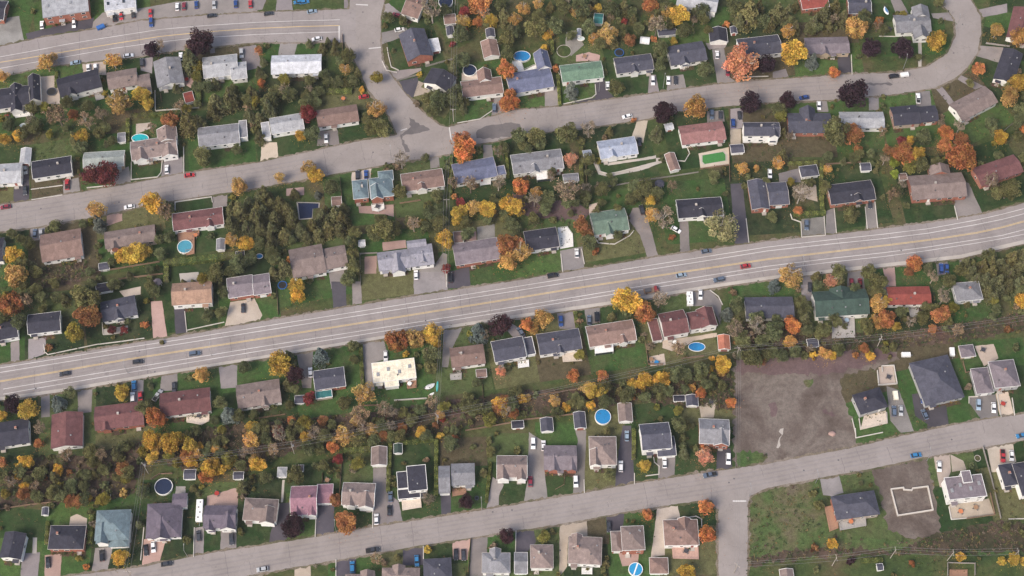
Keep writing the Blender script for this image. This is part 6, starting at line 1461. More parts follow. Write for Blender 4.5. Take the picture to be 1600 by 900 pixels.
for h in HOUSES:
    roof, wall, x, y, a, bl, lw, rw, row, lab, isb = h
    root = bpy.data.objects.new('apartment_building' if isb else 'house', None); COL.objects.link(root)
    root.location = (x, y, 0); root.rotation_euler = (0, 0, a); root.empty_display_size = 2
    shape = {'g': 'gabled', 'h': 'hipped', 'f': 'flat-roofed'}[bl[0][0][0]]
    tag(root, '%s %s %s with %s walls, %s from left in %s' % (ROOFN[roof], shape, 'building' if isb else 'house', WALLN[wall], nth(lab), ROWN[row]), 'building' if isb else 'house', 'houses and buildings along the streets')
    rc = jitter(ROOF[roof]); wc = jitter(WALL[wall], .06); brick = wall == 'b'
    fc = random.choice(((.70, .69, .66), (.70, .69, .66), (.45, .42, .39), tuple(v * .8 + .03 for v in rc), tuple(v * .8 + .03 for v in rc)))
    if len(bl) == 1 and bl[0][0] == 'gx' and bl[0][4] > 13 and random.random() < .4:
        t0, e0, bx0, by0, w0, d0 = bl[0]; gw = random.uniform(3.2, 5.0); gd = random.uniform(3.0, 4.2)
        bl = bl + [('gy', e0 + .05, bx0 + random.uniform(-.33, .33) * w0, by0 - d0 / 2 + gd / 2 - random.uniform(.3, .9), gw, gd)]
    for bi, (ty, ev, bx, by, w, d) in enumerate(bl):
        pitch = random.uniform(.30, .38) if ev < 3.9 else random.uniform(.42, .52)
        if bi and ty == 'gy': pitch = .9 if w < 7 else .6
        if ty == 'h': pitch = random.uniform(.40, .48)
        rf, wl, tr, rz = roof_block(ty, ev, w, d, pitch)
        ro = link('roof', shift(rf, bx, by).mesh('roof', 'shingles'), root, color=rc if not (roof == 'sl' and ty == 'f' and ev == 2.4) else ROOF['te'])
        link('wall', shift(wl, bx, by).mesh('wall', 'brickwork' if brick else 'siding'), root, color=wc)
        link('fascia', shift(tr, bx, by).mesh('fascia', 'painted'), ro, color=fc)
        # roof furniture
        if bi == 0 or w * d > 60:
            for k in range(random.choice((1, 2, 2, 3))):
                vx = bx + random.uniform(-.36, .36) * w; vy = by + random.uniform(-.3, .3) * d
                if ty == 'f': vz = ev - .02
                elif ty == 'gx': vz = rz - abs(vy - by) * pitch - .08
                elif ty == 'gy': vz = rz - abs(vx - bx) * pitch - .08
                else: vz = min(rz, ev + pitch * min(w / 2 - abs(vx - bx), d / 2 - abs(vy - by))) - .08
                link('roof_vent', U['vent_metal' if random.random() < .6 else 'steel'], ro, (vx, vy, vz), sc=(.5, .5, .5))
            if bi == 0 and ty != 'f' and random.random() < .5:
                cx_ = bx + random.uniform(-.3, .3) * w; cy_ = by + random.uniform(.02, .1) * d
                if ty == 'gy': cx_ = bx + random.uniform(-.1, .1) * w
                ch = link('chimney', U['brickwork' if random.random() < .5 else 'concrete'], ro, (cx_, cy_, rz - .9), sc=(.85, .85, 1.7))
            if ty == 'f' and w > 12:
                for k in range(4): link('skylight', U['pane' if roof == 'wt' else 'steel'], ro, (bx + (-.38 + .25 * k) * w, by - .1 * d + .2 * d * (k % 2), ev - .02), sc=(1.1, 1.6, .35))
        # openings on the street-facing and garden-facing walls
        ins = .2 if ty == 'f' else .30
        if bi == 0 or w > 6:
            nwin = max(2, int(w / 4.2)); dr = random.randrange(nwin) if bi == 0 else -1
            for floor in range(2 if ev > 5.5 else 1):
                for k in range(nwin):
                    wx = bx - w / 2 + ins + (w - 2 * ins) * (k + .5) / nwin; wy = by - d / 2 + ins
                    if k == dr and floor == 0:
                        do = link('door', U['trim' if random.random() < .5 else 'door_paint'], root, (wx, wy - .02, .75), sc=(1.0, .12, 2.1))
                        st = link('doorstep', U['concrete'], root, (wx, wy - .75, 0), sc=(1.9, 1.4, .75))
                        if random.random() < .55: link('porch_roof', U['painted'], root, (wx, wy - .7, 2.95), sc=(2.6, 1.7, .12), color=rc)
                        continue
                    ww = random.choice((1.0, 1.3, 1.8))
                    wo = link('window', U['trim'], root, (wx, wy - .015, 1.55 + 2.7 * floor), sc=(ww + .2, .1, 1.15))
                    link('pane', U['pane'], wo, (0, -.35, .08), sc=(.86, .5, .84))
            for sg in (-1, 1):
                if d < 4: continue
                wx = bx + sg * (w / 2 - ins + .015)
                wo = link('window', U['trim'], root, (wx, by + random.uniform(-.2, .2) * d, 1.55), sc=(.1, 1.3, 1.2))
                link('pane', U['pane'], wo, (sg * .35, 0, .08), sc=(.5, .84, .84))
        if bi == 1 and ty in ('gx', 'h') and ev < 4.2 and w < 9:
            link('garage_door', U['trim'], root, (bx, by - d / 2 + ins - .02, .05), sc=(min(2.7, w - 1.6), .12, 2.2))

# ------------------------------------------------------------------ sheds, garages, gazebos
for roof, wall, ty, hh, x, y, a, w, d in SHEDS:
    kind = 'gazebo' if ty == 'oct' else 'shed' if w * d < 32 else 'garage'
    root = bpy.data.objects.new({'gazebo': 'gazebo', 'garage': 'detached_garage', 'shed': 'garden_shed'}[kind], None); COL.objects.link(root)
    root.location = (x, y, 0); root.rotation_euler = (0, 0, a); tag(root, '', kind, 'outbuildings in the yards'); pend(root, ROOFN[roof] + ('' if kind == 'gazebo' else ' topped'), kind, x, y)
    rc = jitter(ROOF[roof]); wc = jitter(WALL[wall])
    if ty == 'oct':
        m = MB(); rr = w / 2
        ring = [(rr * math.cos(R(22.5 + 45 * i)), rr * math.sin(R(22.5 + 45 * i)), hh) for i in range(8)]
        m.add(ring + [(0, 0, hh + 1.1)], [(i, (i + 1) % 8, 8) for i in range(8)] + [tuple(range(7, -1, -1))])
        link('roof', m.mesh('roof', 'shingles'), root, color=rc)
        for i in range(8): link('post', U['trim'], root, (ring[i][0] * .88, ring[i][1] * .88, 0), sc=(.15, .15, hh - .05))
        continue
    rf, wl, tr, rz = roof_block(ty, hh, w, d, .45)
    ro = link('roof', rf.mesh('roof', 'shingles'), root, color=rc)
    link('wall', wl.mesh('wall', 'siding'), root, color=wc); link('fascia', tr.mesh('fascia', 'trim'), ro)
    link('door', U['door_paint' if random.random() < .3 else 'trim'], root, (0, -d / 2 + (.2 if ty == 'f' else .3) - .02, .05), sc=(min(1.6, w * .5) if kind == 'shed' else min(2.6, w * .6), .1, 1.9))

# ------------------------------------------------------------------ cars
CARC = dict(wt=(.78, .78, .78), bk=(.014, .014, .017), dk=(.035, .037, .045), rd=(.38, .025, .03), mr=(.20, .02, .035), bl=(.02, .06, .22), gy=(.36, .37, .38), gb=(.09, .12, .17), sb=(.26, .34, .42), cy=(.03, .17, .36))
def car_meshes(ty):
    L_, W_ = {'c': (4.55, 1.82), 's': (4.75, 1.92), 'p': (5.5, 1.95)}[ty]
    hz = {'c': .82, 's': .98, 'p': 1.0}[ty]; top = {'c': 1.45, 's': 1.72, 'p': 1.78}[ty]
    x0, x1 = -L_ / 2, L_ / 2
    body = MB()
    side = [(x0, .32), (x0, hz - .08), (x0 + .12, hz), (x1 - .95, hz), (x1 - .18, hz - .14), (x1, hz - .32), (x1, .32)]
    n = len(side); w0, w1 = W_ / 2, W_ / 2 - .07
    vs = []
    for sg in (-1, 1):
        for px, pz in side: vs.append((px, sg * (w0 if pz < hz - .2 else w1), pz))
    body.add(vs, [tuple(range(n)), tuple(range(2 * n - 1, n - 1, -1))] + [(i, n + i, n + (i + 1) % n, (i + 1) % n) for i in range(n)])
    if ty == 'c': b = [(-2.0, hz), (-1.35, top - .05), (.35, top - .03), (1.15, hz)]
    elif ty == 's': b = [(-2.25, hz), (-2.0, top - .05), (.45, top - .03), (1.2, hz)]
    else: b = [(-.75, hz), (-.6, top - .05), (.7, top - .03), (1.4, hz)]
    gl = MB(); wi, wt = W_ / 2 - .12, W_ / 2 - .28
    q = [(b[0][0], -wi, hz - .02), (b[3][0], -wi, hz - .02), (b[3][0], wi, hz - .02), (b[0][0], wi, hz - .02), (b[1][0], -wt, b[1][1]), (b[2][0], -wt, b[2][1]), (b[2][0], wt, b[2][1]), (b[1][0], wt, b[1][1])]
    gl.add(q, [(3, 2, 1, 0), (4, 5, 6, 7), (0, 1, 5, 4), (1, 2, 6, 5), (2, 3, 7, 6), (3, 0, 4, 7)])
    rf = MB(); rf.box(b[1][0] - .03, b[2][0] + .03, -wt - .03, wt + .03, top - .05, top)
    if ty == 'p':
        bed = MB(); bed.box(x0 + .12, -.85, -W_ / 2 + .16, W_ / 2 - .16, hz - .01, hz + .012)
    wh = MB(); wh.tube((0, -.11, 0), (0, .11, 0), .33, .33, 12)
    rim = MB(); rim.tube((0, -.115, 0), (0, .115, 0), .19, .19, 10)
    out = dict(body=fixnorm(body.mesh('car_body', 'car_paint')), window_glass=gl.mesh('car_glass', 'car_glass'), roof=rf.mesh('car_roof', 'car_paint'), wheel=wh.mesh('car_wheel', 'rubber'), rim=rim.mesh('car_rim', 'steel'))
    if ty == 'p': out['cargo_bed'] = bed.mesh('cargo_bed', 'rubber')
    return out, L_, W_, hz
CM = {t: car_meshes(t) for t in 'csp'}
LH = MB(); LH.box(-.04, .04, -.2, .2, -.07, .07); LHm, LTm = LH.mesh('headlight', 'lamp_clear'), LH.mesh('tail_light', 'lamp_red')
for ci, (ty, c, x, y, a, onroad) in enumerate(CARS):
    ms, L_, W_, hz = CM[ty]
    if random.random() < .5: a += math.pi
    a += random.uniform(-.03, .03)
    root = bpy.data.objects.new({'c': 'car', 's': 'suv', 'p': 'pickup_truck'}[ty], None); COL.objects.link(root)
    root.location = (x, y, .066); root.rotation_euler = (0, 0, a)
    cat = {'c': 'car', 's': 'suv', 'p': 'pickup'}[ty]; tag(root, '', cat, 'cars parked and driving'); pend(root, ('kerbside ' if onroad else 'parked ') + CARN[c], cat, x, y)
    cc = jitter(CARC[c], .12)
    for k in ('body', 'window_glass', 'roof', 'cargo_bed'):
        if k in ms: link(k, ms[k], root, color=cc)
    for sx in (-1, 1):
        for sy in (-1, 1):
            wo = link('wheel', ms['wheel'], root, (sx * L_ * .3, sy * (W_ / 2 - .1), .33)); link('rim', ms['rim'], wo)
    for sy in (-1, 1):
        link('headlight', LHm, root, (L_ / 2 - .01, sy * (W_ / 2 - .35), hz - .35 + .02)); link('tail_light', LTm, root, (-L_ / 2 + .01, sy * (W_ / 2 - .3), hz - .2))

# ------------------------------------------------------------------ trees
def leafmesh(name, pts, size, rng):
    """pts: (pos, clump value, hue); one small bent card per point"""
    vs, fs, lv, lh = [], [], [], []
    for p, v, hu, sz in pts:
        n = Vector((rng.gauss(0, 1), rng.gauss(0, 1), rng.gauss(.5, 1))).normalized()
        t = n.orthogonal().normalized(); t = Matrix.Rotation(rng.uniform(0, 6.28), 3, n) @ t; bt = n.cross(t)
        s = size * sz * rng.uniform(.6, 1.3); o = len(vs)
        vs += [p - t * s - bt * s * .6, p + t * s * .2 - bt * s, p + t * s + bt * s * .5, p - t * s * .3 + bt * s]
        fs.append((o, o + 1, o + 2, o + 3)); lv.append(max(0, min(1, v + rng.uniform(-.22, .22)))); lh.append(max(0, min(1, hu + rng.uniform(-.2, .2))))
    me = bpy.data.meshes.new(name); me.from_pydata(vs, [], fs)
    for nm, arr in (('lv', lv), ('lh', lh)):
        at = me.attributes.new(nm, 'FLOAT', 'FACE'); at.data.foreach_set('value', arr)
    me.materials.append(MATS['leaves']); me.update(); return me
def rsph(rng):
    while True:
        v = Vector((rng.uniform(-1, 1), rng.uniform(-1, 1), rng.uniform(-1, 1)))
        if .05 < v.length < 1: return v
def crown_round(seed, n, clumps=34, fill=1.0, flat=.85):
    """unit crown, centre at z 0, radius about 1"""
    rng = random.Random(seed); cl = []
    lob = [(rng.uniform(0, 6.28), rng.uniform(.03, .12), rng.randint(2, 5)) for _ in range(3)]
    for i in range(clumps):
        v = rsph(rng).normalized() * rng.uniform(.35, .88)
        th = math.atan2(v.y, v.x); k = 1 + sum(A * math.sin(m * th + ph) for ph, A, m in lob)
        v = Vector((v.x * k, v.y * k, v.z * flat + .05)); cl.append((v, rng.uniform(.15, .34), rng.uniform(.05, .95), rng.uniform(.2, .8)))
    pts = []
    for i in range(n):
        c, r, val, hu = cl[rng.randrange(clumps)]
        o = rsph(rng); o = o.normalized() * r * (o.length ** .4)
        pts.append((c + o, val, hu, 1.0))
    return pts
def crown_cone(seed, n, hgt=2.5):
    """conifer: z from -1.2 to hgt-1.2, radius 1 low down, ragged tiers"""
    rng = random.Random(seed); pts = []; br = []
    for i in range(90):
        t = rng.random() ** 1.25; z = t * hgt; rr = (1 - t) ** .7 * rng.uniform(.75, 1.05); br.append((rng.uniform(0, 6.28), z, rr, rng.uniform(.2, .8)))
    for i in range(n):
        th, z, rr, val = br[rng.randrange(len(br))]
        u = rng.random() ** .5; a = th + rng.gauss(0, .17); rad = rr * u
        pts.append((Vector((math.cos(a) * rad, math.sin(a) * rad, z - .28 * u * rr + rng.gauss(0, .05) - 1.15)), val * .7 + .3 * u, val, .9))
    return pts
def limbs(seed, n, top, r0, spread, thin, levels=2):
    """trunk from z=0, then limbs; unit: crown radius 1, crown centre at z=1.25"""
    rng = random.Random(seed); m = MB(); ends = []
    base_ = Vector((0, 0, 0)); mid = Vector((rng.uniform(-.05, .05), rng.uniform(-.05, .05), top * .45)); tip = Vector((rng.uniform(-.12, .12), rng.uniform(-.12, .12), top))
    m.tube(base_ - Vector((0, 0, .05)), mid, r0, r0 * .75, 7); m.tube(mid, tip, r0 * .75, r0 * .2, 6)
    for i in range(n):
        t = rng.uniform(.0, .9); s = mid.lerp(tip, t); a = 6.283 * i / n + rng.uniform(-.4, .4); ln = spread * (1 - .45 * t) * rng.uniform(.7, 1.1)
        e = s + Vector((math.cos(a) * ln, math.sin(a) * ln, ln * rng.uniform(.45, .95))); m.tube(s, e, r0 * .34 * thin, r0 * .10, 5); ends.append(e)
        if levels > 1:
            for j in range(4):
                u = rng.uniform(.35, .95); s2 = s.lerp(e, u); a2 = a + rng.uniform(-1.1, 1.1); l2 = ln * rng.uniform(.35, .6)
                e2 = s2 + Vector((math.cos(a2) * l2, math.sin(a2) * l2, l2 * rng.uniform(.2, 1.0))); m.tube(s2, e2, r0 * .16 * thin, r0 * .05, 4); ends.append(e2)
                if levels > 2:
                    for q in range(3):
                        s3 = s2.lerp(e2, rng.uniform(.3, 1)); e3 = s3 + rsph(rng) * .28 + Vector((0, 0, .1)); m.tube(s3, e3, r0 * .09 * thin, r0 * .035, 3); ends.append(e3)
    return m, ends
P_ROUND = [leafmesh('crown_round', crown_round(s, 4600, 60 + s % 9), .052, random.Random(s)) for s in range(101, 108)]
P_THIN = [leafmesh('crown_thin', crown_round(s, 2700, 46, 1, .9), .048, random.Random(s)) for s in range(201, 205)]
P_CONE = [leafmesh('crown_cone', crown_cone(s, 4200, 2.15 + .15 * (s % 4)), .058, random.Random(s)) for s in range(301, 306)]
P_SHRUB = [leafmesh('crown_shrub', crown_round(s, 1300, 22, 1, .8), .10, random.Random(s)) for s in range(401, 406)]
T_ROUND, T_THIN, T_BARE, C_BARE = [], [], [], []
for s in range(4):
    m, e = limbs(500 + s, 6, 1.45, .085, .55, 1.0); T_ROUND.append(m.mesh('trunk', 'bark'))
    m, e = limbs(520 + s, 8, 1.9, .07, .75, 1.0, 2); T_THIN.append(m.mesh('trunk', 'pale_bark'))
    m, e = limbs(540 + s, 9, 1.95, .075, .85, 1.15, 3); T_BARE.append(m.mesh('trunk', 'pale_bark' if s % 2 else 'bark'))
    rg = random.Random(s); C_BARE.append(leafmesh('crown_bare', [(p - Vector((0, 0, 1.25)) + rsph(rg) * .16, rg.uniform(.2, .9), rg.random(), 1) for p in e for _ in range(5)], .055, rg))
mm = MB(); mm.tube((0, 0, -.05), (0, 0, 2.2), .10, .03, 7); T_CONE = mm.mesh('trunk', 'bark')
mm = MB()
for i in range(5):
    a = i * 1.257; mm.tube((0, 0, -.02), (math.cos(a) * .45, math.sin(a) * .45, 1.0), .05, .02, 4)
T_SHRUB = mm.mesh('stems', 'bark')
TC = dict(ye=(.56, .37, .075), og=(.50, .30, .10), go=(.50, .31, .105), pk=(.60, .28, .17), pa=(.40, .35, .16), ru=(.30, .140, .060), rd=(.26, .055, .050), mr=(.12, .035, .036), pu=(.055, .028, .036), gr=(.155, .162, .070), gy=(.24, .21, .05), lg=(.24, .29, .05), co=(.168, .162, .076), bs=(.160, .180, .155), bare=(.27, .205, .135))
TC['or'] = (.50, .215, .085)
NOUN = dict(ye='maple_tree', og='maple_tree', go='birch_tree', pk='maple_tree', pa='willow_tree', ru='oak_tree', rd='maple_tree', mr='plum_tree', pu='plum_tree', gr='leafy_tree', gy='leafy_tree', lg='leafy_tree', co='cedar_tree', bs='spruce_tree', bare='bare_tree')
NOUN['or'] = 'maple_tree'
litter = []
def inpoly(x, y, P):
    c = False
    for i in range(len(P)):
        a, b = P[i - 1], P[i]
        if (a[1] > y) != (b[1] > y) and x < (b[0] - a[0]) * (y - a[1]) / (b[1] - a[1]) + a[0]: c = not c
    return c
BOX = [(min(p[0] for p in P), max(p[0] for p in P), min(p[1] for p in P), max(p[1] for p in P), P) for P in [P for k, P in ROADS] + [P for k, P in PAVED] + [P for k, z, P in PATCHES if k == 'dirt_lot'] + [GREENPOOL, DARKPOOL]]
HF = [(h[2], h[3], math.cos(h[4]), math.sin(h[4]), h[5]) for h in HOUSES]
def free(x, y):
    for x0, x1, y0, y1, P in BOX:
        if x0 < x < x1 and y0 < y < y1 and inpoly(x, y, P): return False
    for hx, hy, c, s, bl in HF:
        dx, dy = x - hx, y - hy
        if abs(dx) > 20 or abs(dy) > 20: continue
        lx, ly = dx * c + dy * s, -dx * s + dy * c
        for ty, ev, bx, by, w, d in bl:
            if abs(lx - bx) < w / 2 and abs(ly - by) < d / 2: return False
    return True
EXTRA = []; rg = random.Random(19); TALL = [(t[0], t[1]) for ts_ in TREES.values() for t in ts_]
for h in HOUSES:
    hx, hy, a, bl, lw, rw = h[2], h[3], h[4], h[5], h[6], h[7]; d = bl[0][5]; c, s = math.cos(a), math.sin(a); got = 0
    for _ in range(24):
        if got > 3: break
        lx = rg.choice((-lw + rg.uniform(0, 2.2), rw - rg.uniform(0, 2.2), rg.uniform(-lw, rw))); ly = d / 2 + rg.uniform(1.5, 12) if rg.random() < .72 else rg.uniform(-d / 2 - 4, d / 2)
        x, y = hx + lx * c - ly * s, hy + lx * s + ly * c; r = rg.choice((1.1, 1.3, 1.5, 1.9, 2.4, 2.8)) * rg.uniform(.85, 1.15)
        if not all(free(x + u * r, y + v * r) for u, v in ((0, 0), (1, 0), (-1, 0), (0, 1), (0, -1))): continue
        if any(math.dist((x, y), q) < 2.2 for q in TALL): continue
        if any(math.dist((x, y), (q[1], q[2])) < q[3] + 2 for q in POOLS) or any(math.dist((x, y), (q[4], q[5])) < max(q[7], q[8]) * .6 + r for q in SHEDS) or any(math.dist((x, y), (q[2], q[3])) < 3.5 + r * .5 for q in CARS) or any(math.dist((x, y), (q[1], q[2])) < 5.5 + r for q in MISC) or any(math.dist((x, y), (q[1], q[2])) < 2 + r for q in FURNITURE): continue
        k = rg.choice(('gr', 'gr', 'gr', 'gr', 'gr', 'gy', 'co', 'co', 'bare', 'gr', 'bare')); TALL.append((x, y)); got += 1
        EXTRA.append((k, x, y, r, int(r < 1.75 and k != 'co')))
ALLT = [(k, *t) for k, ts_ in TREES.items() for t in ts_] + EXTRA
def built(x, y, g):
    for hx, hy, c, s, bl in HF:
        dx, dy = x - hx, y - hy
        if abs(dx) > 20 or abs(dy) > 20: continue
        lx, ly = dx * c + dy * s, -dx * s + dy * c
        for ty, ev, bx, by, w, d in bl:
            if abs(lx - bx) < w / 2 + g and abs(ly - by) < d / 2 + g: return True
    for q in POOLS:
        if math.dist((x, y), (q[1], q[2])) < q[3] + g and q[0] != 'pond': return True
    for q in SHEDS:
        dx, dy = x - q[4], y - q[5]; c, s = math.cos(q[6]), math.sin(q[6])
        if abs(dx * c + dy * s) < q[7] / 2 + g and abs(-dx * s + dy * c) < q[8] / 2 + g: return True
    return any(abs(x - q[2]) < 1.5 and abs(y - q[3]) < 1.5 for q in CARS)
for i, (k, x, y, r, sh) in enumerate(ALLT):             # a trunk stands beside a building, never inside it
    if built(x, y, .3):
        c_ = [(x + st * math.cos(a), y + st * math.sin(a)) for st in (.8, 1.6, 2.4, 3.2, 4.2, 5.5, 7) for a in (-1.57, 1.57, -2.36, -.79, 0, 3.14, .79, 2.36)]
        x, y = next((q for q in c_ if not built(*q, .3)), (x, y)); ALLT[i] = (k, x, y, r, sh)
small = set(sorted((i for i, t in enumerate(ALLT) if t[4]), key=lambda i: -ALLT[i][3])[285:]); brush = []
for i, (k, x, y, r, shrub) in enumerate(ALLT):
    if i in small:                                   # past 285 shrubs the smallest grow as one mass of brush
        brush.append((k, x, y, r)); continue
    rng = random.Random(i * 7 + 3)
    r *= 1.12; c = TC[k]; kk = rng.uniform(.8, 1.22); hs = rng.uniform(-.10, .10)
    c = (min(.8, c[0] * kk * (1 + hs)), c[1] * kk, c[2] * kk * (1 - hs))
    if shrub:
        r *= 1.08; root = bpy.data.objects.new('shrub', None); cz = r * .75; cm = rng.choice(P_SHRUB); tm = T_SHRUB; sc = (r, r, r * rng.uniform(.8, 1.05)); ts = (r, r, r * .9)
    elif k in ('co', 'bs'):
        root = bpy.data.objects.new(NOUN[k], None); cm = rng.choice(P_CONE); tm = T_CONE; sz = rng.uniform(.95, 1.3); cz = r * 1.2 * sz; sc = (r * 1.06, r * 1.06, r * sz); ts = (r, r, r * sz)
    else:
        root = bpy.data.objects.new('young_tree' if k == 'gr' and r < 2.75 else NOUN[k], None); cz = r * 1.25 + .6
        f = cz / 1.25
        if k == 'bare': cm = C_BARE[i % 4]; tm = T_BARE[i % 4]
        elif k in ('go', 'pa', 'pk'): cm = rng.choice(P_THIN); tm = rng.choice(T_THIN)
        else: cm = rng.choice(P_ROUND); tm = rng.choice(T_ROUND)
        sc = (r * rng.uniform(.97, 1.1), r * rng.uniform(.97, 1.1), r * rng.uniform(.85, 1.05)); ts = (r, r, f)
        if k == 'bare': sc = (r, r, f); cz = 1.25 * f
    COL.objects.link(root); root.location = (x, y, 0); root.rotation_euler = (0, 0, 0)
    cat = 'shrub' if shrub else 'conifer' if k in ('co', 'bs') else 'tree'
    pend(root, TREEN[k], 'spruce' if k == 'bs' else cat, x, y); tag(root, '', cat, {'shrub': 'shrubs', 'conifer': 'conifers', 'tree': 'autumn and green trees'}[cat] + ' in the yards')
    rz = rng.uniform(0, 6.28)
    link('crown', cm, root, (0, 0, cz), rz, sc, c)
    link('stems' if shrub else 'trunk', tm, root, (0, 0, 0), rz, ts)
    if k in ('ye', 'og', 'or', 'go', 'pk', 'ru', 'bare', 'pa', 'rd') and not (shrub and rng.random() < .6):
        lc = TC[k] if k != 'bare' else (.33, .19, .10)
        for _ in range(int((70 if not shrub else 25) * (1.8 if k in ('pk', 'go', 'or') else 1))):
            a = rng.uniform(0, 6.28); d = r * abs(rng.gauss(0, 1.05)); litter.append((x + math.cos(a) * d, y + math.sin(a) * d, lc))

bv, bf, b1, b2 = [], [], [], []; rg = random.Random(8)
for k, x, y, r in brush:
    me = rg.choice(P_SHRUB); n = len(me.vertices); co = [0.0] * (n * 3); me.vertices.foreach_get('co', co); nf = len(me.polygons)
    a1, a2 = [0.0] * nf, [0.0] * nf; me.attributes['lv'].data.foreach_get('value', a1); me.attributes['lh'].data.foreach_get('value', a2)
    o = len(bv); ca, sa = math.cos(x), math.sin(x)
    for q in range(n): px, py, pz = co[q * 3:q * 3 + 3]; bv.append((x + r * (px * ca - py * sa), y + r * (px * sa + py * ca), r * (.75 + .9 * pz)))
    bf += [(o + 4 * q, o + 4 * q + 1, o + 4 * q + 2, o + 4 * q + 3) for q in range(nf)]; b1 += a1; b2 += a2
me = bpy.data.meshes.new('brush'); me.from_pydata(bv, [], bf)
for nm, arr in (('lv', b1), ('lh', b2)): me.attributes.new(nm, 'FLOAT', 'FACE').data.foreach_set('value', arr)
me.materials.append(MATS['leaves']); me.update()
o = link('brush', me, color=(.17, .15, .06)); o['kind'] = 'stuff'; o['label'] = 'small olive bushes scattered through yards and wild strip'; o['category'] = 'brush'

# ------------------------------------------------------------------ hedges
def hedge(w, hh, P, seed):
    rng = random.Random(seed); pts = []
    root = bpy.data.objects.new('hedge', None); COL.objects.link(root); root.location = (P[0][0], P[0][1], 0)
    tag(root, '', 'hedge', 'clipped hedges between the yards'); pend(root, 'clipped green', 'hedge', (P[0][0] + P[-1][0]) / 2, (P[0][1] + P[-1][1]) / 2)
    core = MB(); Q = [(px - P[0][0], py - P[0][1]) for px, py in P]
    for a, b in zip(Q, Q[1:]):
        ln = math.dist(a, b); dx, dy = (b[0] - a[0]) / ln, (b[1] - a[1]) / ln
        for k in range(int(ln * 70)):
            u = rng.uniform(0, ln); fx = rng.choice((-1, 1, 0, 0)); s = (fx * w / 2 if fx else rng.uniform(-.5, .5) * w) + rng.gauss(0, .09); z = rng.uniform(.2, hh) if fx else hh + rng.gauss(0, .1)
            pts.append((Vector((a[0] + dx * u - dy * s, a[1] + dy * u + dx * s, z)), .5 + .35 * math.sin(u * 1.7 + seed), .5, 1))
        hw = w / 2 - .12
        q = [(a[0] + dy * hw, a[1] - dx * hw), (b[0] + dy * hw, b[1] - dx * hw), (b[0] - dy * hw, b[1] + dx * hw), (a[0] - dy * hw, a[1] + dx * hw)]
        core.add([(px, py, 0) for px, py in q] + [(px, py, hh - .12) for px, py in q], [(4, 5, 6, 7), (0, 1, 5, 4), (1, 2, 6, 5), (2, 3, 7, 6), (3, 0, 4, 7)])
    link('foliage', leafmesh('foliage', pts, .17, rng), root, color=jitter((.20, .22, .065), .25))
    link('inner_leaves', core.mesh('inner_leaves', 'rough_grass'), root)
for i, (w, hh, P) in enumerate(HEDGES): hedge(w, hh, P, i + 900)

# ------------------------------------------------------------------ kerb walls and fences
for i, (k, hh, P) in enumerate(WALLS):
    mx, my = (P[0][0] + P[-1][0]) / 2, (P[0][1] + P[-1][1]) / 2
    if k == 'w':
        m = MB(); w = .32
        for j, (a, b) in enumerate(zip(P, P[1:])):
            ln = math.dist(a, b); dx, dy = (b[0] - a[0]) / ln * .15, (b[1] - a[1]) / ln * .15
            q = strip([(a[0] - dx, a[1] - dy), (b[0] + dx, b[1] + dy)], w, 0).v
            q = [q[0], q[1], q[3], q[2]]; z = hh + .003 * (j % 2)
            m.add([(x, y, 0) for x, y, _ in q] + [(x, y, z) for x, y, _ in q], [(4, 5, 6, 7), (0, 1, 5, 4), (1, 2, 6, 5), (2, 3, 7, 6), (3, 0, 4, 7)])
        o = link('garden_wall', m.mesh('garden_wall', 'kerb_stone')); tag(o, '', 'wall', 'low walls edging yards and drives'); pend(o, 'low pale', 'wall', mx, my)
    else:
        root = bpy.data.objects.new('garden_fence', None); COL.objects.link(root); root.location = (P[0][0], P[0][1], 0)
        tag(root, '', 'fence', 'yard fences'); pend(root, 'brown wooden' if k == 'f' else 'grey', 'fence', mx, my); mat = 'timber' if k == 'f' else 'grey_timber'
        for a, b in zip(P, P[1:]):
            ln = math.dist(a, b); ang = math.atan2(b[1] - a[1], b[0] - a[0]); n = max(1, round(ln / 2.4))
            for j in range(n):
                u = (j + .5) / n; px, py = a[0] + (b[0] - a[0]) * u - P[0][0], a[1] + (b[1] - a[1]) * u - P[0][1]
                if (mat, 'p') not in U:
                    t_ = MB(); t_.box(-.5, .5, -.5, .5, .06, 1); U[(mat, 'p')] = t_.mesh('fence_panel', mat)
                link('panel', U[(mat, 'p')], root, (px, py, 0), ang, (ln / n - .12, .06, hh * random.uniform(.95, 1.02)))
                link('post', U[(mat, 'p')], root, (px - math.cos(ang) * ln / n / 2, py - math.sin(ang) * ln / n / 2, 0), ang, (.14, .14, hh + .15))

# ------------------------------------------------------------------ pools, trampolines, foundation
PC = dict(teal=(.02, .36, .40), cyan=(.07, .27, .36), blue=(.025, .20, .44), navy=(.020, .030, .062), stripe=(.03, .25, .48), white=(.55, .62, .62), pond=(.06, .07, .05))
def ellipse(rx, ry, n=28): return [(rx * math.cos(6.2832 * i / n), ry * math.sin(6.2832 * i / n)) for i in range(n)]
def ringmesh(rx, ry, w, z0, z1, name, mat, n=28):
    m = MB(); o = ellipse(rx, ry, n); i_ = ellipse(rx - w, ry - w, n)
    m.add([(x, y, z0) for x, y in o] + [(x, y, z1) for x, y in o] + [(x, y, z1) for x, y in i_] + [(x, y, z0) for x, y in i_],
          [(k, (k + 1) % n, n + (k + 1) % n, n + k) for k in range(n)] + [(n + k, n + (k + 1) % n, 2 * n + (k + 1) % n, 2 * n + k) for k in range(n)] + [(2 * n + k, 2 * n + (k + 1) % n, 3 * n + (k + 1) % n, 3 * n + k) for k in range(n)])
    return m.mesh(name, mat)
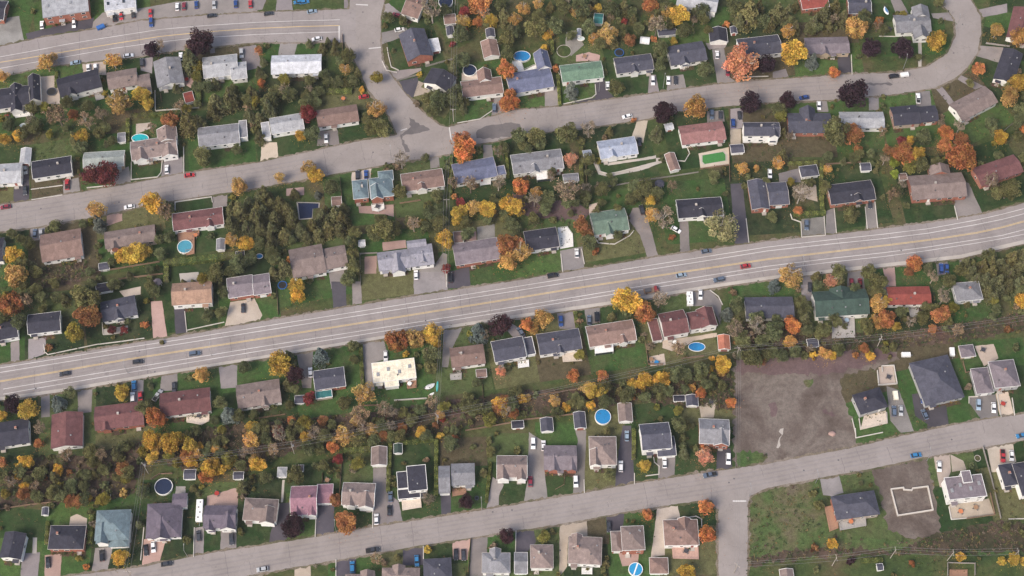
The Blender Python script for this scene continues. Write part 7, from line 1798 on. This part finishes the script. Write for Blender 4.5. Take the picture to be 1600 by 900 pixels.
for k, x, y, rx, ry, z, lab in POOLS:
    pond = k == 'pond'
    root = bpy.data.objects.new('garden_ring' if pond else 'swimming_pool', None); COL.objects.link(root); root.location = (x, y, 0)
    tag(root, lab, 'garden bed' if pond else 'pool')
    link('rim', ringmesh(rx, ry, .22, 0, z, 'rim', 'concrete' if pond else 'trim'), root)
    m = MB(); m.add([(a, b, z - .15) for a, b in ellipse(rx - .2, ry - .2)], [tuple(range(28))])
    link('planting' if pond else 'water', m.mesh('water', 'ground' if pond else 'pool_water'), root, color=PC[k])
    if not pond and rx > 2: 
        for s in (-.25, .25): link('ladder_rail', U['steel'], root, (rx * .7 + s * .5, -ry * .72 + s, z - .3), sc=(.06, .06, 1.2))
    if k == 'stripe': link('cover_strip', U['trim'], root, (0, 0, z - .14), R(70), (2 * rx - .6, .5, .03))
for name, P, c, lab in (('green_pool', GREENPOOL, (.055, .19, .05), 'rectangular pool of green water in pale deck below dusty-pink house'), ('dark_pool', DARKPOOL, (.018, .026, .06), 'dark covered pool surrounded by dense conifers')):
    cx, cy = sum(p[0] for p in P) / len(P), sum(p[1] for p in P) / len(P)
    root = bpy.data.objects.new('swimming_pool', None); COL.objects.link(root); root.location = (cx, cy, 0); tag(root, lab, 'pool')
    big = [(cx + (px - cx) * 1.12, cy + (py - cy) * 1.12) for px, py in P]
    sheet('coping', [(a - cx, b - cy) for a, b in big], .10, 'concrete', thick=.09, parent=root)
    sheet('water', [(a - cx, b - cy) for a, b in P], .115, 'pool_water', c, parent=root)
for x, y, r, lab in TRAMPS:
    root = bpy.data.objects.new('trampoline', None); COL.objects.link(root); root.location = (x, y, 0); tag(root, lab, 'trampoline', 'backyard trampolines')
    o = link('pad_ring', ringmesh(r, r, .35, .76, .84, 'pad_ring', 'painted'), root, color=(.02, .10, .30) if 'blue' in lab else (.05, .06, .08))
    m = MB(); m.add([(a, b, .8) for a, b in ellipse(r - .3, r - .3)], [tuple(range(28))]); link('mat', m.mesh('mat', 'rubber'), root)
    for i in range(6): link('leg', U['steel'], root, (r * .93 * math.cos(i * 1.047), r * .93 * math.sin(i * 1.047), 0), sc=(.07, .07, .78))
cx, cy = sum(p[0] for p in FOUND) / len(FOUND), sum(p[1] for p in FOUND) / len(FOUND)
root = bpy.data.objects.new('house_foundation', None); COL.objects.link(root); root.location = (cx, cy, 0); tag(root, 'bare white concrete house foundation walls on the brown dirt lot', 'foundation')
for i in range(len(FOUND)):
    a, b = FOUND[i - 1], FOUND[i]; ln = math.dist(a, b)
    link('foundation_wall', bpy.data.meshes.get('fw') or (lambda m: m)((lambda t: (t.box(-.5, .5, -.5, .5, 0, 1), t.mesh('fw', 'concrete_wall'))[1])(MB())), root, ((a[0] + b[0]) / 2 - cx, (a[1] + b[1]) / 2 - cy, 0), math.atan2(b[1] - a[1], b[0] - a[0]), (ln + .28, .5, .9 + .004 * (i % 2)))

# ------------------------------------------------------------------ decks
DC = dict(wt=(.68, .67, .64), gy=(.33, .31, .29), wd=(.30, .17, .11), be=(.55, .47, .39), pk=(.42, .27, .22))
for col, hh, P, lab in DECKS:
    cx, cy = sum(p[0] for p in P) / len(P), sum(p[1] for p in P) / len(P); Q = [(a - cx, b - cy) for a, b in P]
    sun = hh > 2
    root = bpy.data.objects.new('sunroom' if sun else 'deck', None); COL.objects.link(root); root.location = (cx, cy, 0); tag(root, lab, 'sunroom' if sun else 'deck')
    c = jitter(DC[col]); sheet('roof' if sun else 'floor', Q, hh, 'painted', c, .18, root)
    if sun:
        sheet('wall', [(a * .93, b * .93) for a, b in Q], hh - .18, 'pane', None, hh - .2, root)
    for i in range(len(Q)):
        a, b = Q[i - 1], Q[i]; ln = math.dist(a, b); ang = math.atan2(b[1] - a[1], b[0] - a[0])
        link('post', U['painted'], root, (a[0] * .96, a[1] * .96, 0), sc=(.14, .14, hh + (.9 if not sun else -.19)), color=c)
        if not sun and ln > 1.2: link('railing', U['painted'], root, ((a[0] + b[0]) / 2 * .96, (a[1] + b[1]) / 2 * .96, hh + .8), ang, (ln * .95, .09, .09), c)

# ------------------------------------------------------------------ utility poles, wires, street lamps
pole = MB(); pole.tube((0, 0, -.2), (0, 0, 10.5), .17, .11, 8); PO_m = pole.mesh('mast', 'pole_wood')
arm = MB(); arm.box(-1.3, 1.3, -.08, .08, 9.7, 9.85); AR_m = arm.mesh('crossarm', 'pole_wood')
tr_ = MB(); tr_.tube((0, 0, -.5), (0, 0, .5), .32, .32, 10); TR_m = tr_.mesh('transformer', 'steel')
ins_ = MB(); ins_.tube((0, 0, 0), (0, 0, .25), .07, .05, 6); IN_m = ins_.mesh('insulator', 'trim')
PP = {k: (x, y) for k, x, y in POLES}
PLAB = dict(a='wooden utility pole at the top edge left of centre', b='wooden utility pole at the upper street junction corner', c='wooden utility pole between the brown and blue houses', d='wooden utility pole in scrub right of the cream house', e='wooden utility pole in scrub above the mauve house', f='wooden utility pole beside yellow trees in lower left', g='wooden utility pole at the dirt lot corner', h='wooden utility pole on grass below the red-roofed house', i='wooden utility pole beside the corner street at bottom edge', j='leftmost of four wooden poles along the bottom right edge', k='second of four wooden poles along the bottom right edge', l='third of four wooden poles along the bottom right edge', m='rightmost of four wooden poles along the bottom right edge', n='wooden utility pole at bottom left edge below yellow shrub', o='wooden utility pole off the right edge above new houses', p='wooden utility pole above the silver-grey house by main avenue')
SPANLAB = dict(ab='overhead wires from the top edge down to the upper street junction', bc='overhead wires crossing the upper street to the brown and blue houses', cp='overhead wires between the brown house and the silver-grey house', pd='overhead wires crossing the main avenue to the scrub strip', de='overhead wires over the scrub strip from cream house to mauve house', ef='overhead wires over the scrub strip beside the large yellow trees', fn='overhead wires dropping to the bottom left edge beside blue-grey house', gh='overhead wires above the dirt lot', ho='overhead wires over grass from red-roofed house to the right edge', gi='overhead wires along the dirt lot and the corner street', ij='overhead wires from corner street to first pole at bottom right', jk='overhead wires between first and second poles along bottom right edge', kl='overhead wires between second and third poles along bottom right edge', lm='overhead wires between third and last poles along bottom right edge', dg='overhead wires over the wild strip right to the dirt lot')
NB = {k: [] for k in PP}
for s in SPANS: NB[s[0]].append(s[1]); NB[s[1]].append(s[0])
PA = {}
for k, (x, y) in PP.items():
    d = Vector((0, 0))
    for q in NB[k]:
        v = Vector((PP[q][0] - x, PP[q][1] - y)).normalized(); d += v if v.dot(d) >= 0 else -v
    a = math.atan2(d.y, d.x) + math.pi / 2; PA[k] = a
    root = bpy.data.objects.new('utility_pole', None); COL.objects.link(root); root.location = (x, y, 0); root.rotation_euler = (0, 0, a)
    tag(root, PLAB[k], 'utility pole', 'wooden utility poles')
    link('mast', PO_m, root); link('crossarm', AR_m, root)
    for sx in (-1.2, 0, 1.2): link('insulator', IN_m, root, (sx, 0, 9.85 if sx else 10.5))
    if k in 'bdefhi': link('transformer', TR_m, root, (.1, -.5, 8.3))
for s in SPANS:
    a, b = PP[s[0]], PP[s[1]]; root = bpy.data.objects.new('power_line', None); COL.objects.link(root); root.location = (a[0], a[1], 0)
    tag(root, SPANLAB[s], 'power line', 'overhead power lines')
    sgn = 1 if math.cos(PA[s[0]] - PA[s[1]]) >= 0 else -1
    for off in (-1.2, 0, 1.2):
        A = Vector((off * math.cos(PA[s[0]]), off * math.sin(PA[s[0]]), 10.1 if off else 10.75))
        B = Vector((b[0] - a[0] + sgn * off * math.cos(PA[s[1]]), b[1] - a[1] + sgn * off * math.sin(PA[s[1]]), 10.1 if off else 10.75))
        m = MB(); sag = (B - A).length * .014; prev = A
        for j in range(1, 13):
            u = j / 12; p = A.lerp(B, u) - Vector((0, 0, sag * 4 * u * (1 - u))); m.tube(prev, p, .035, .035, 4); prev = p
        link('wire', m.mesh('wire', 'wire'), root)
lm = MB(); lm.tube((0, 0, 0), (0, 0, 8), .11, .07, 8); LM = lm.mesh('mast', 'steel')
la = MB(); la.tube((0, 0, 7.8), (1.9, 0, 8.4), .06, .05, 6); LA = la.mesh('arm', 'steel')
lh_ = MB(); lh_.box(-.35, .4, -.15, .15, -.08, .10, .8); LHD = lh_.mesh('lamp_head', 'steel')
for i, (x, y) in enumerate(LAMPS):
    root = bpy.data.objects.new('street_lamp', None); COL.objects.link(root); root.location = (x, y, 0)
    root.rotation_euler = (0, 0, random.choice((R(95), R(80), R(100)))); tag(root, '', 'street lamp', 'street lamps'); pend(root, 'slim grey street', 'lamp', x, y)
    link('mast', LM, root); link('arm', LA, root); link('lamp_head', LHD, root, (2.2, 0, 8.42))

# ------------------------------------------------------------------ trailers, boats, tents, truck
def canoe(ln, w, hh):
    m = MB(); n = 12; rings = []
    for i in range(n + 1):
        u = -1 + 2 * i / n; ww = w / 2 * (1 - u * u) ** .6 + .02; z = .12 * u * u
        rings.append([(u * ln / 2, -ww, hh * .25 + z), (u * ln / 2, -ww * .6, hh * .8 + z), (u * ln / 2, 0, hh + z), (u * ln / 2, ww * .6, hh * .8 + z), (u * ln / 2, ww, hh * .25 + z)])
    vs = [p for r_ in rings for p in r_]; fs = [(i * 5 + j, i * 5 + j + 1, (i + 1) * 5 + j + 1, (i + 1) * 5 + j) for i in range(n) for j in range(4)]
    m.add(vs, fs); return m
for kind, x, y, a, lab in MISC:
    nm = {'camper': 'camper_trailer', 'canoe_teal': 'canoe', 'canoe_white': 'canoe', 'boat': 'boat', 'trailer': 'cargo_trailer', 'tent': 'garden_shelter', 'truck': 'flatbed_truck'}[kind]
    root = bpy.data.objects.new(nm, None); COL.objects.link(root); root.location = (x, y, .03); root.rotation_euler = (0, 0, a); tag(root, lab, nm.split('_')[-1] if '_' in nm else nm)
    if kind == 'camper':
        L_ = 9.0 if 'long' in lab else 6.2; m = MB(); m.prism([(-L_ / 2, .5), (L_ / 2 - .3, .5), (L_ / 2, 1.2), (L_ / 2 - .15, 2.7), (-L_ / 2 + .1, 2.8), (-L_ / 2, 2.2)], -1.25, 1.25, 'y')
        link('body', fixnorm(m.mesh('body', 'painted')), root, color=(.76, .76, .74))
        for q in range(4): link('roof_hatch', U['vent_metal'], root, (-L_ * .36 + q * L_ * .23, (-1) ** q * .3, 2.72), sc=(.5, .5, .22))
        for sy in (-1, 1):
            link('window', U['pane'], root, (L_ * .2, sy * 1.25, 1.4), sc=(1.4, .06, .7)); link('window', U['pane'], root, (-L_ * .2, sy * 1.25, 1.4), sc=(1.0, .06, .7))
            for q in (-.5, .5): link('wheel', CM['c'][0]['wheel'], root, (q, sy * 1.12, .33))
        link('hitch', U['steel'], root, (L_ / 2 + .6, 0, .45), sc=(1.4, .15, .12))
    elif kind.startswith('canoe'):
        link('hull', canoe(4.8 if 'teal' in kind else 3.0, 1.05, .5).mesh('hull', 'painted'), root, color=(.04, .42, .38) if 'teal' in kind else (.75, .75, .73))
        link('keel', U['trim'], root, (0, 0, .49), sc=(2.2, .06, .06))
    elif kind == 'boat':
        link('hull', canoe(4.6, 2.0, 1.0).mesh('hull', 'painted'), root, color=(.72, .73, .74)); link('cover', canoe(3.2, 1.4, 1.3).mesh('cover', 'painted'), root, color=(.08, .2, .4) if 'blue' in lab else (.6, .6, .6))
        link('outboard_motor', U['vent_metal'], root, (-2.35, 0, .5), sc=(.35, .4, .9))
    elif kind == 'trailer':
        c = (.75, .70, .58) if 'cream' in lab else (.03, .12, .35) if 'blue' in lab else (.72, .72, .70); m = MB(); m.box(-1.9, 1.9, -1.0, 1.0, .5, 1.55, .94)
        link('box', m.mesh('box', 'painted'), root, color=c); link('hitch', U['steel'], root, (2.4, 0, .45), sc=(1.1, .12, .1))
        for sy in (-1, 1): link('wheel', CM['c'][0]['wheel'], root, (0, sy * .95, .33))
    elif kind == 'tent':
        m = MB(); n = 8; prof = [(1.9 * math.cos(math.pi * i / n), .2 + 1.8 * math.sin(math.pi * i / n)) for i in range(n + 1)]; m.prism(prof, -2.2, 2.2)
        link('cover', fixnorm(m.mesh('cover', 'painted')), root, color=(.70, .71, .71)); link('door', U['vent_metal'], root, (2.21, 0, .05), sc=(.04, 1.2, 1.5))
    else:
        m = MB(); m.box(-3.2, 1.2, -1.15, 1.15, .8, 1.05); link('bed', m.mesh('bed', 'timber'), root)
        m = MB(); m.prism([(1.3, .5), (3.2, .5), (3.2, 1.3), (2.7, 1.5), (2.4, 2.3), (1.3, 2.35)], -1.1, 1.1, 'y'); link('cab', fixnorm(m.mesh('cab', 'car_paint')), root, color=(.25, .03, .03))
        link('windshield', U['car_glass'] if 'car_glass' in U else U['pane'], root, (2.6, 0, 1.55), sc=(.25, 1.9, .6)); link('load', U['vent_metal'], root, (-1.4, 0, 1.05), sc=(2.6, 1.7, .8))
        for sx in (-2.2, 2.2):
            for sy in (-1, 1): link('wheel', CM['c'][0]['wheel'], root, (sx, sy * 1.05, .36))

# ------------------------------------------------------------------ fallen leaves and undergrowth
def cards(name, items, size, z0, mat='litter'):
    vs, fs, cols = [], [], []; rng = random.Random(77)
    for x, y, c in items:
        a = rng.uniform(0, 6.28); s = size * rng.uniform(.5, 1.4); z = z0 + rng.uniform(0, .02); o = len(vs)
        for q in range(4): vs.append((x + math.cos(a + q * 1.571) * s * (1 if q % 2 else .7), y + math.sin(a + q * 1.571) * s * (1 if q % 2 else .7), z + rng.uniform(0, .03)))
        fs.append((o, o + 1, o + 2, o + 3)); k = rng.uniform(.45, 1.0); cols += [c[0] * k, c[1] * k, c[2] * k, 1]
    me = bpy.data.meshes.new(name); me.from_pydata(vs, [], fs); at = me.attributes.new('tint', 'FLOAT_COLOR', 'FACE'); at.data.foreach_set('color', cols); me.materials.append(MATS[mat]); me.update()
    return me
o = link('fallen_leaves', cards('fallen_leaves', litter, .15, .075)); o['kind'] = 'stuff'; o['label'] = 'fallen orange and yellow leaves scattered under the trees'; o['category'] = 'leaves'
# yard plants, weeds and drifts of leaves; garden beds against the houses
from mathutils import noise as mnoise
rng = random.Random(31); pts = []
YC = [(.055, .085, .03), (.07, .10, .036), (.10, .085, .05), (.05, .065, .03), (.14, .12, .05), (.20, .13, .06), (.045, .075, .028), (.08, .12, .04)]
for _ in range(30000):
    x, y = rng.uniform(-240, 240), rng.uniform(-128, 155)
    if mnoise.noise(Vector((x * .035, y * .035, 3.7))) + .55 * mnoise.noise(Vector((x * .13, y * .13, 9.1))) < rng.uniform(-.25, .55): continue
    if not free(x, y): continue
    c = rng.choice(YC); r = rng.uniform(.25, .8)
    for _ in range(5): pts.append((x + rng.gauss(0, r * .6), y + rng.gauss(0, r * .6), c))
for hx, hy, c, s, bl in HF:
    ty, ev, bx, by, w, d = bl[0]
    for k in range(rng.choice((1, 2, 2, 3))):
        front = rng.random() < .55; l0 = rng.uniform(-.5, .2) * w; l1 = l0 + rng.uniform(.2, .5) * w; l1 = min(l1, w * .5)
        y0 = -d / 2 - rng.uniform(.9, 1.8) if front else d / 2 - .2; y1 = -d / 2 + .25 if front else d / 2 + rng.uniform(.8, 2.2)
        Q = []
        n = 7
        for q in range(n): Q.append((l0 + (l1 - l0) * q / (n - 1), y0 + rng.uniform(-.25, .25) * (front)))
        for q in range(n): Q.append((l1 - (l1 - l0) * q / (n - 1), y1 + rng.uniform(-.25, .25) * (not front)))
        W = [(hx + px * c - py * s, hy + px * s + py * c) for px, py in Q]
        struct(sheet('garden_bed', W, .0455 + .0004 * k, 'mulch'))
        for q in range(int((l1 - l0) * 2.2)):
            px, py = rng.uniform(l0, l1), rng.uniform(y0, y1); cc = rng.choice(YC + [(.09, .12, .03), (.16, .05, .05), (.3, .2, .06)])
            X, Y = hx + px * c - py * s, hy + px * s + py * c
            if free(X, Y):
                for _ in range(8): pts.append((X + rng.gauss(0, .28), Y + rng.gauss(0, .28), cc))
UC = [(.09, .10, .045), (.14, .11, .07), (.19, .13, .085), (.07, .10, .04), (.20, .16, .07), (.12, .08, .065), (.09, .13, .045), (.19, .15, .11), (.06, .085, .035)]
for k, z, P in PATCHES:
    if k not in ('scrub_soil', 'rough_grass'): continue
    x0, x1 = min(p[0] for p in P), max(p[0] for p in P); y0, y1 = min(p[1] for p in P), max(p[1] for p in P)
    ar = abs(sum(P[i - 1][0] * P[i][1] - P[i][0] * P[i - 1][1] for i in range(len(P)))) / 2
    for _ in range(int(ar * (1.3 if k == 'scrub_soil' else .10))):
        x, y = rng.uniform(x0, x1), rng.uniform(y0, y1)
        if inpoly(x, y, P):
            c = rng.choice(UC); r = rng.uniform(.3, .9)
            for _ in range(12): pts.append((x + rng.gauss(0, r * .55), y + rng.gauss(0, r * .55), c))
me = cards('undergrowth', pts, .24, .12)
co = [0.0] * (len(me.vertices) * 3); me.vertices.foreach_get('co', co)
for i in range(0, len(me.vertices), 4):
    h_ = rng.random() ** 2 * 1.3
    for q in range(4): co[(i + q) * 3 + 2] += h_ + rng.uniform(-.1, .1)
me.vertices.foreach_set('co', co); me.update()
o = link('undergrowth', me); o['kind'] = 'stuff'; o['label'] = 'tangled brown and olive undergrowth filling the wild strip'; o['category'] = 'undergrowth'

# ------------------------------------------------------------------ garden furniture
FC = dict(dk=(.05, .05, .06), rd=(.35, .04, .03), wt=(.7, .7, .68), bl=(.02, .2, .45), wd=(.28, .17, .1), sb=(.3, .4, .5)); FC['or'] = (.5, .18, .08)
tb = MB(); tb.tube((0, 0, .70), (0, 0, .76), .95, .95, 14); TBm = tb.mesh('table_top', 'painted')
ch = MB(); ch.box(-.23, .23, -.23, .23, .40, .46); ch.box(-.23, .23, .19, .25, .46, .92); CHm = ch.mesh('garden_chair', 'painted')
cl_ = MB()
for sx in (-.2, .2):
    for sy in (-.2, .2): cl_.box(sx - .025, sx + .025, sy - .025, sy + .025, 0, .4)
CLm = cl_.mesh('chair_legs', 'steel')
for k, x, y in FURNITURE:
    gz = .05 if not any(inpoly(x, y, P) for c_, h_, P, l_ in DECKS) else max(h_ for c_, h_, P, l_ in DECKS if inpoly(x, y, P))
    t = bpy.data.objects.new('garden_table', None); COL.objects.link(t); t.location = (x, y, gz); nm = {'dk': 'dark', 'rd': 'red', 'wt': 'white', 'bl': 'blue', 'wd': 'wooden', 'sb': 'pale', 'or': 'orange'}[k]
    tag(t, '', 'table', 'garden tables'); pend(t, nm + ' round garden', 'table', x, y)
    link('table_top', TBm, t, color=FC[k]); link('leg', U['steel'], t, (0, 0, 0), sc=(.1, .1, .7))
    for q in range(4):
        a = q * 1.571 + .4; co_ = bpy.data.objects.new('garden_chair', None); COL.objects.link(co_); px, py = x + 1.15 * math.cos(a), y + 1.15 * math.sin(a)
        co_.location = (px, py, gz); co_.rotation_euler = (0, 0, a - 1.571); tag(co_, '', 'chair', 'garden chairs'); pend(co_, 'grey', 'chair', px, py)
        link('seat', CHm, co_, color=(.16, .15, .15)); link('legs', CLm, co_)
settle()

# ------------------------------------------------------------------ air
hz = MB(); hz.box(-1510, 1510, -1410, 1810, -1.0, 606.0)
ho = link('haze', hz.mesh('haze')); ho['kind'] = 'stuff'; ho['label'] = 'thin pale autumn haze filling the air'; ho['category'] = 'haze'
hm = bpy.data.materials.new('haze'); hm.use_nodes = True; hn = hm.node_tree; hn.nodes.clear()
vo = hn.nodes.new('ShaderNodeVolumePrincipled'); vo.inputs['Color'].default_value = (.92, .90, .93, 1); vo.inputs['Density'].default_value = HAZE; vo.inputs['Anisotropy'].default_value = 0.0
oo = hn.nodes.new('ShaderNodeOutputMaterial'); hn.links.new(vo.outputs[0], oo.inputs['Volume']); ho.data.materials.append(hm)
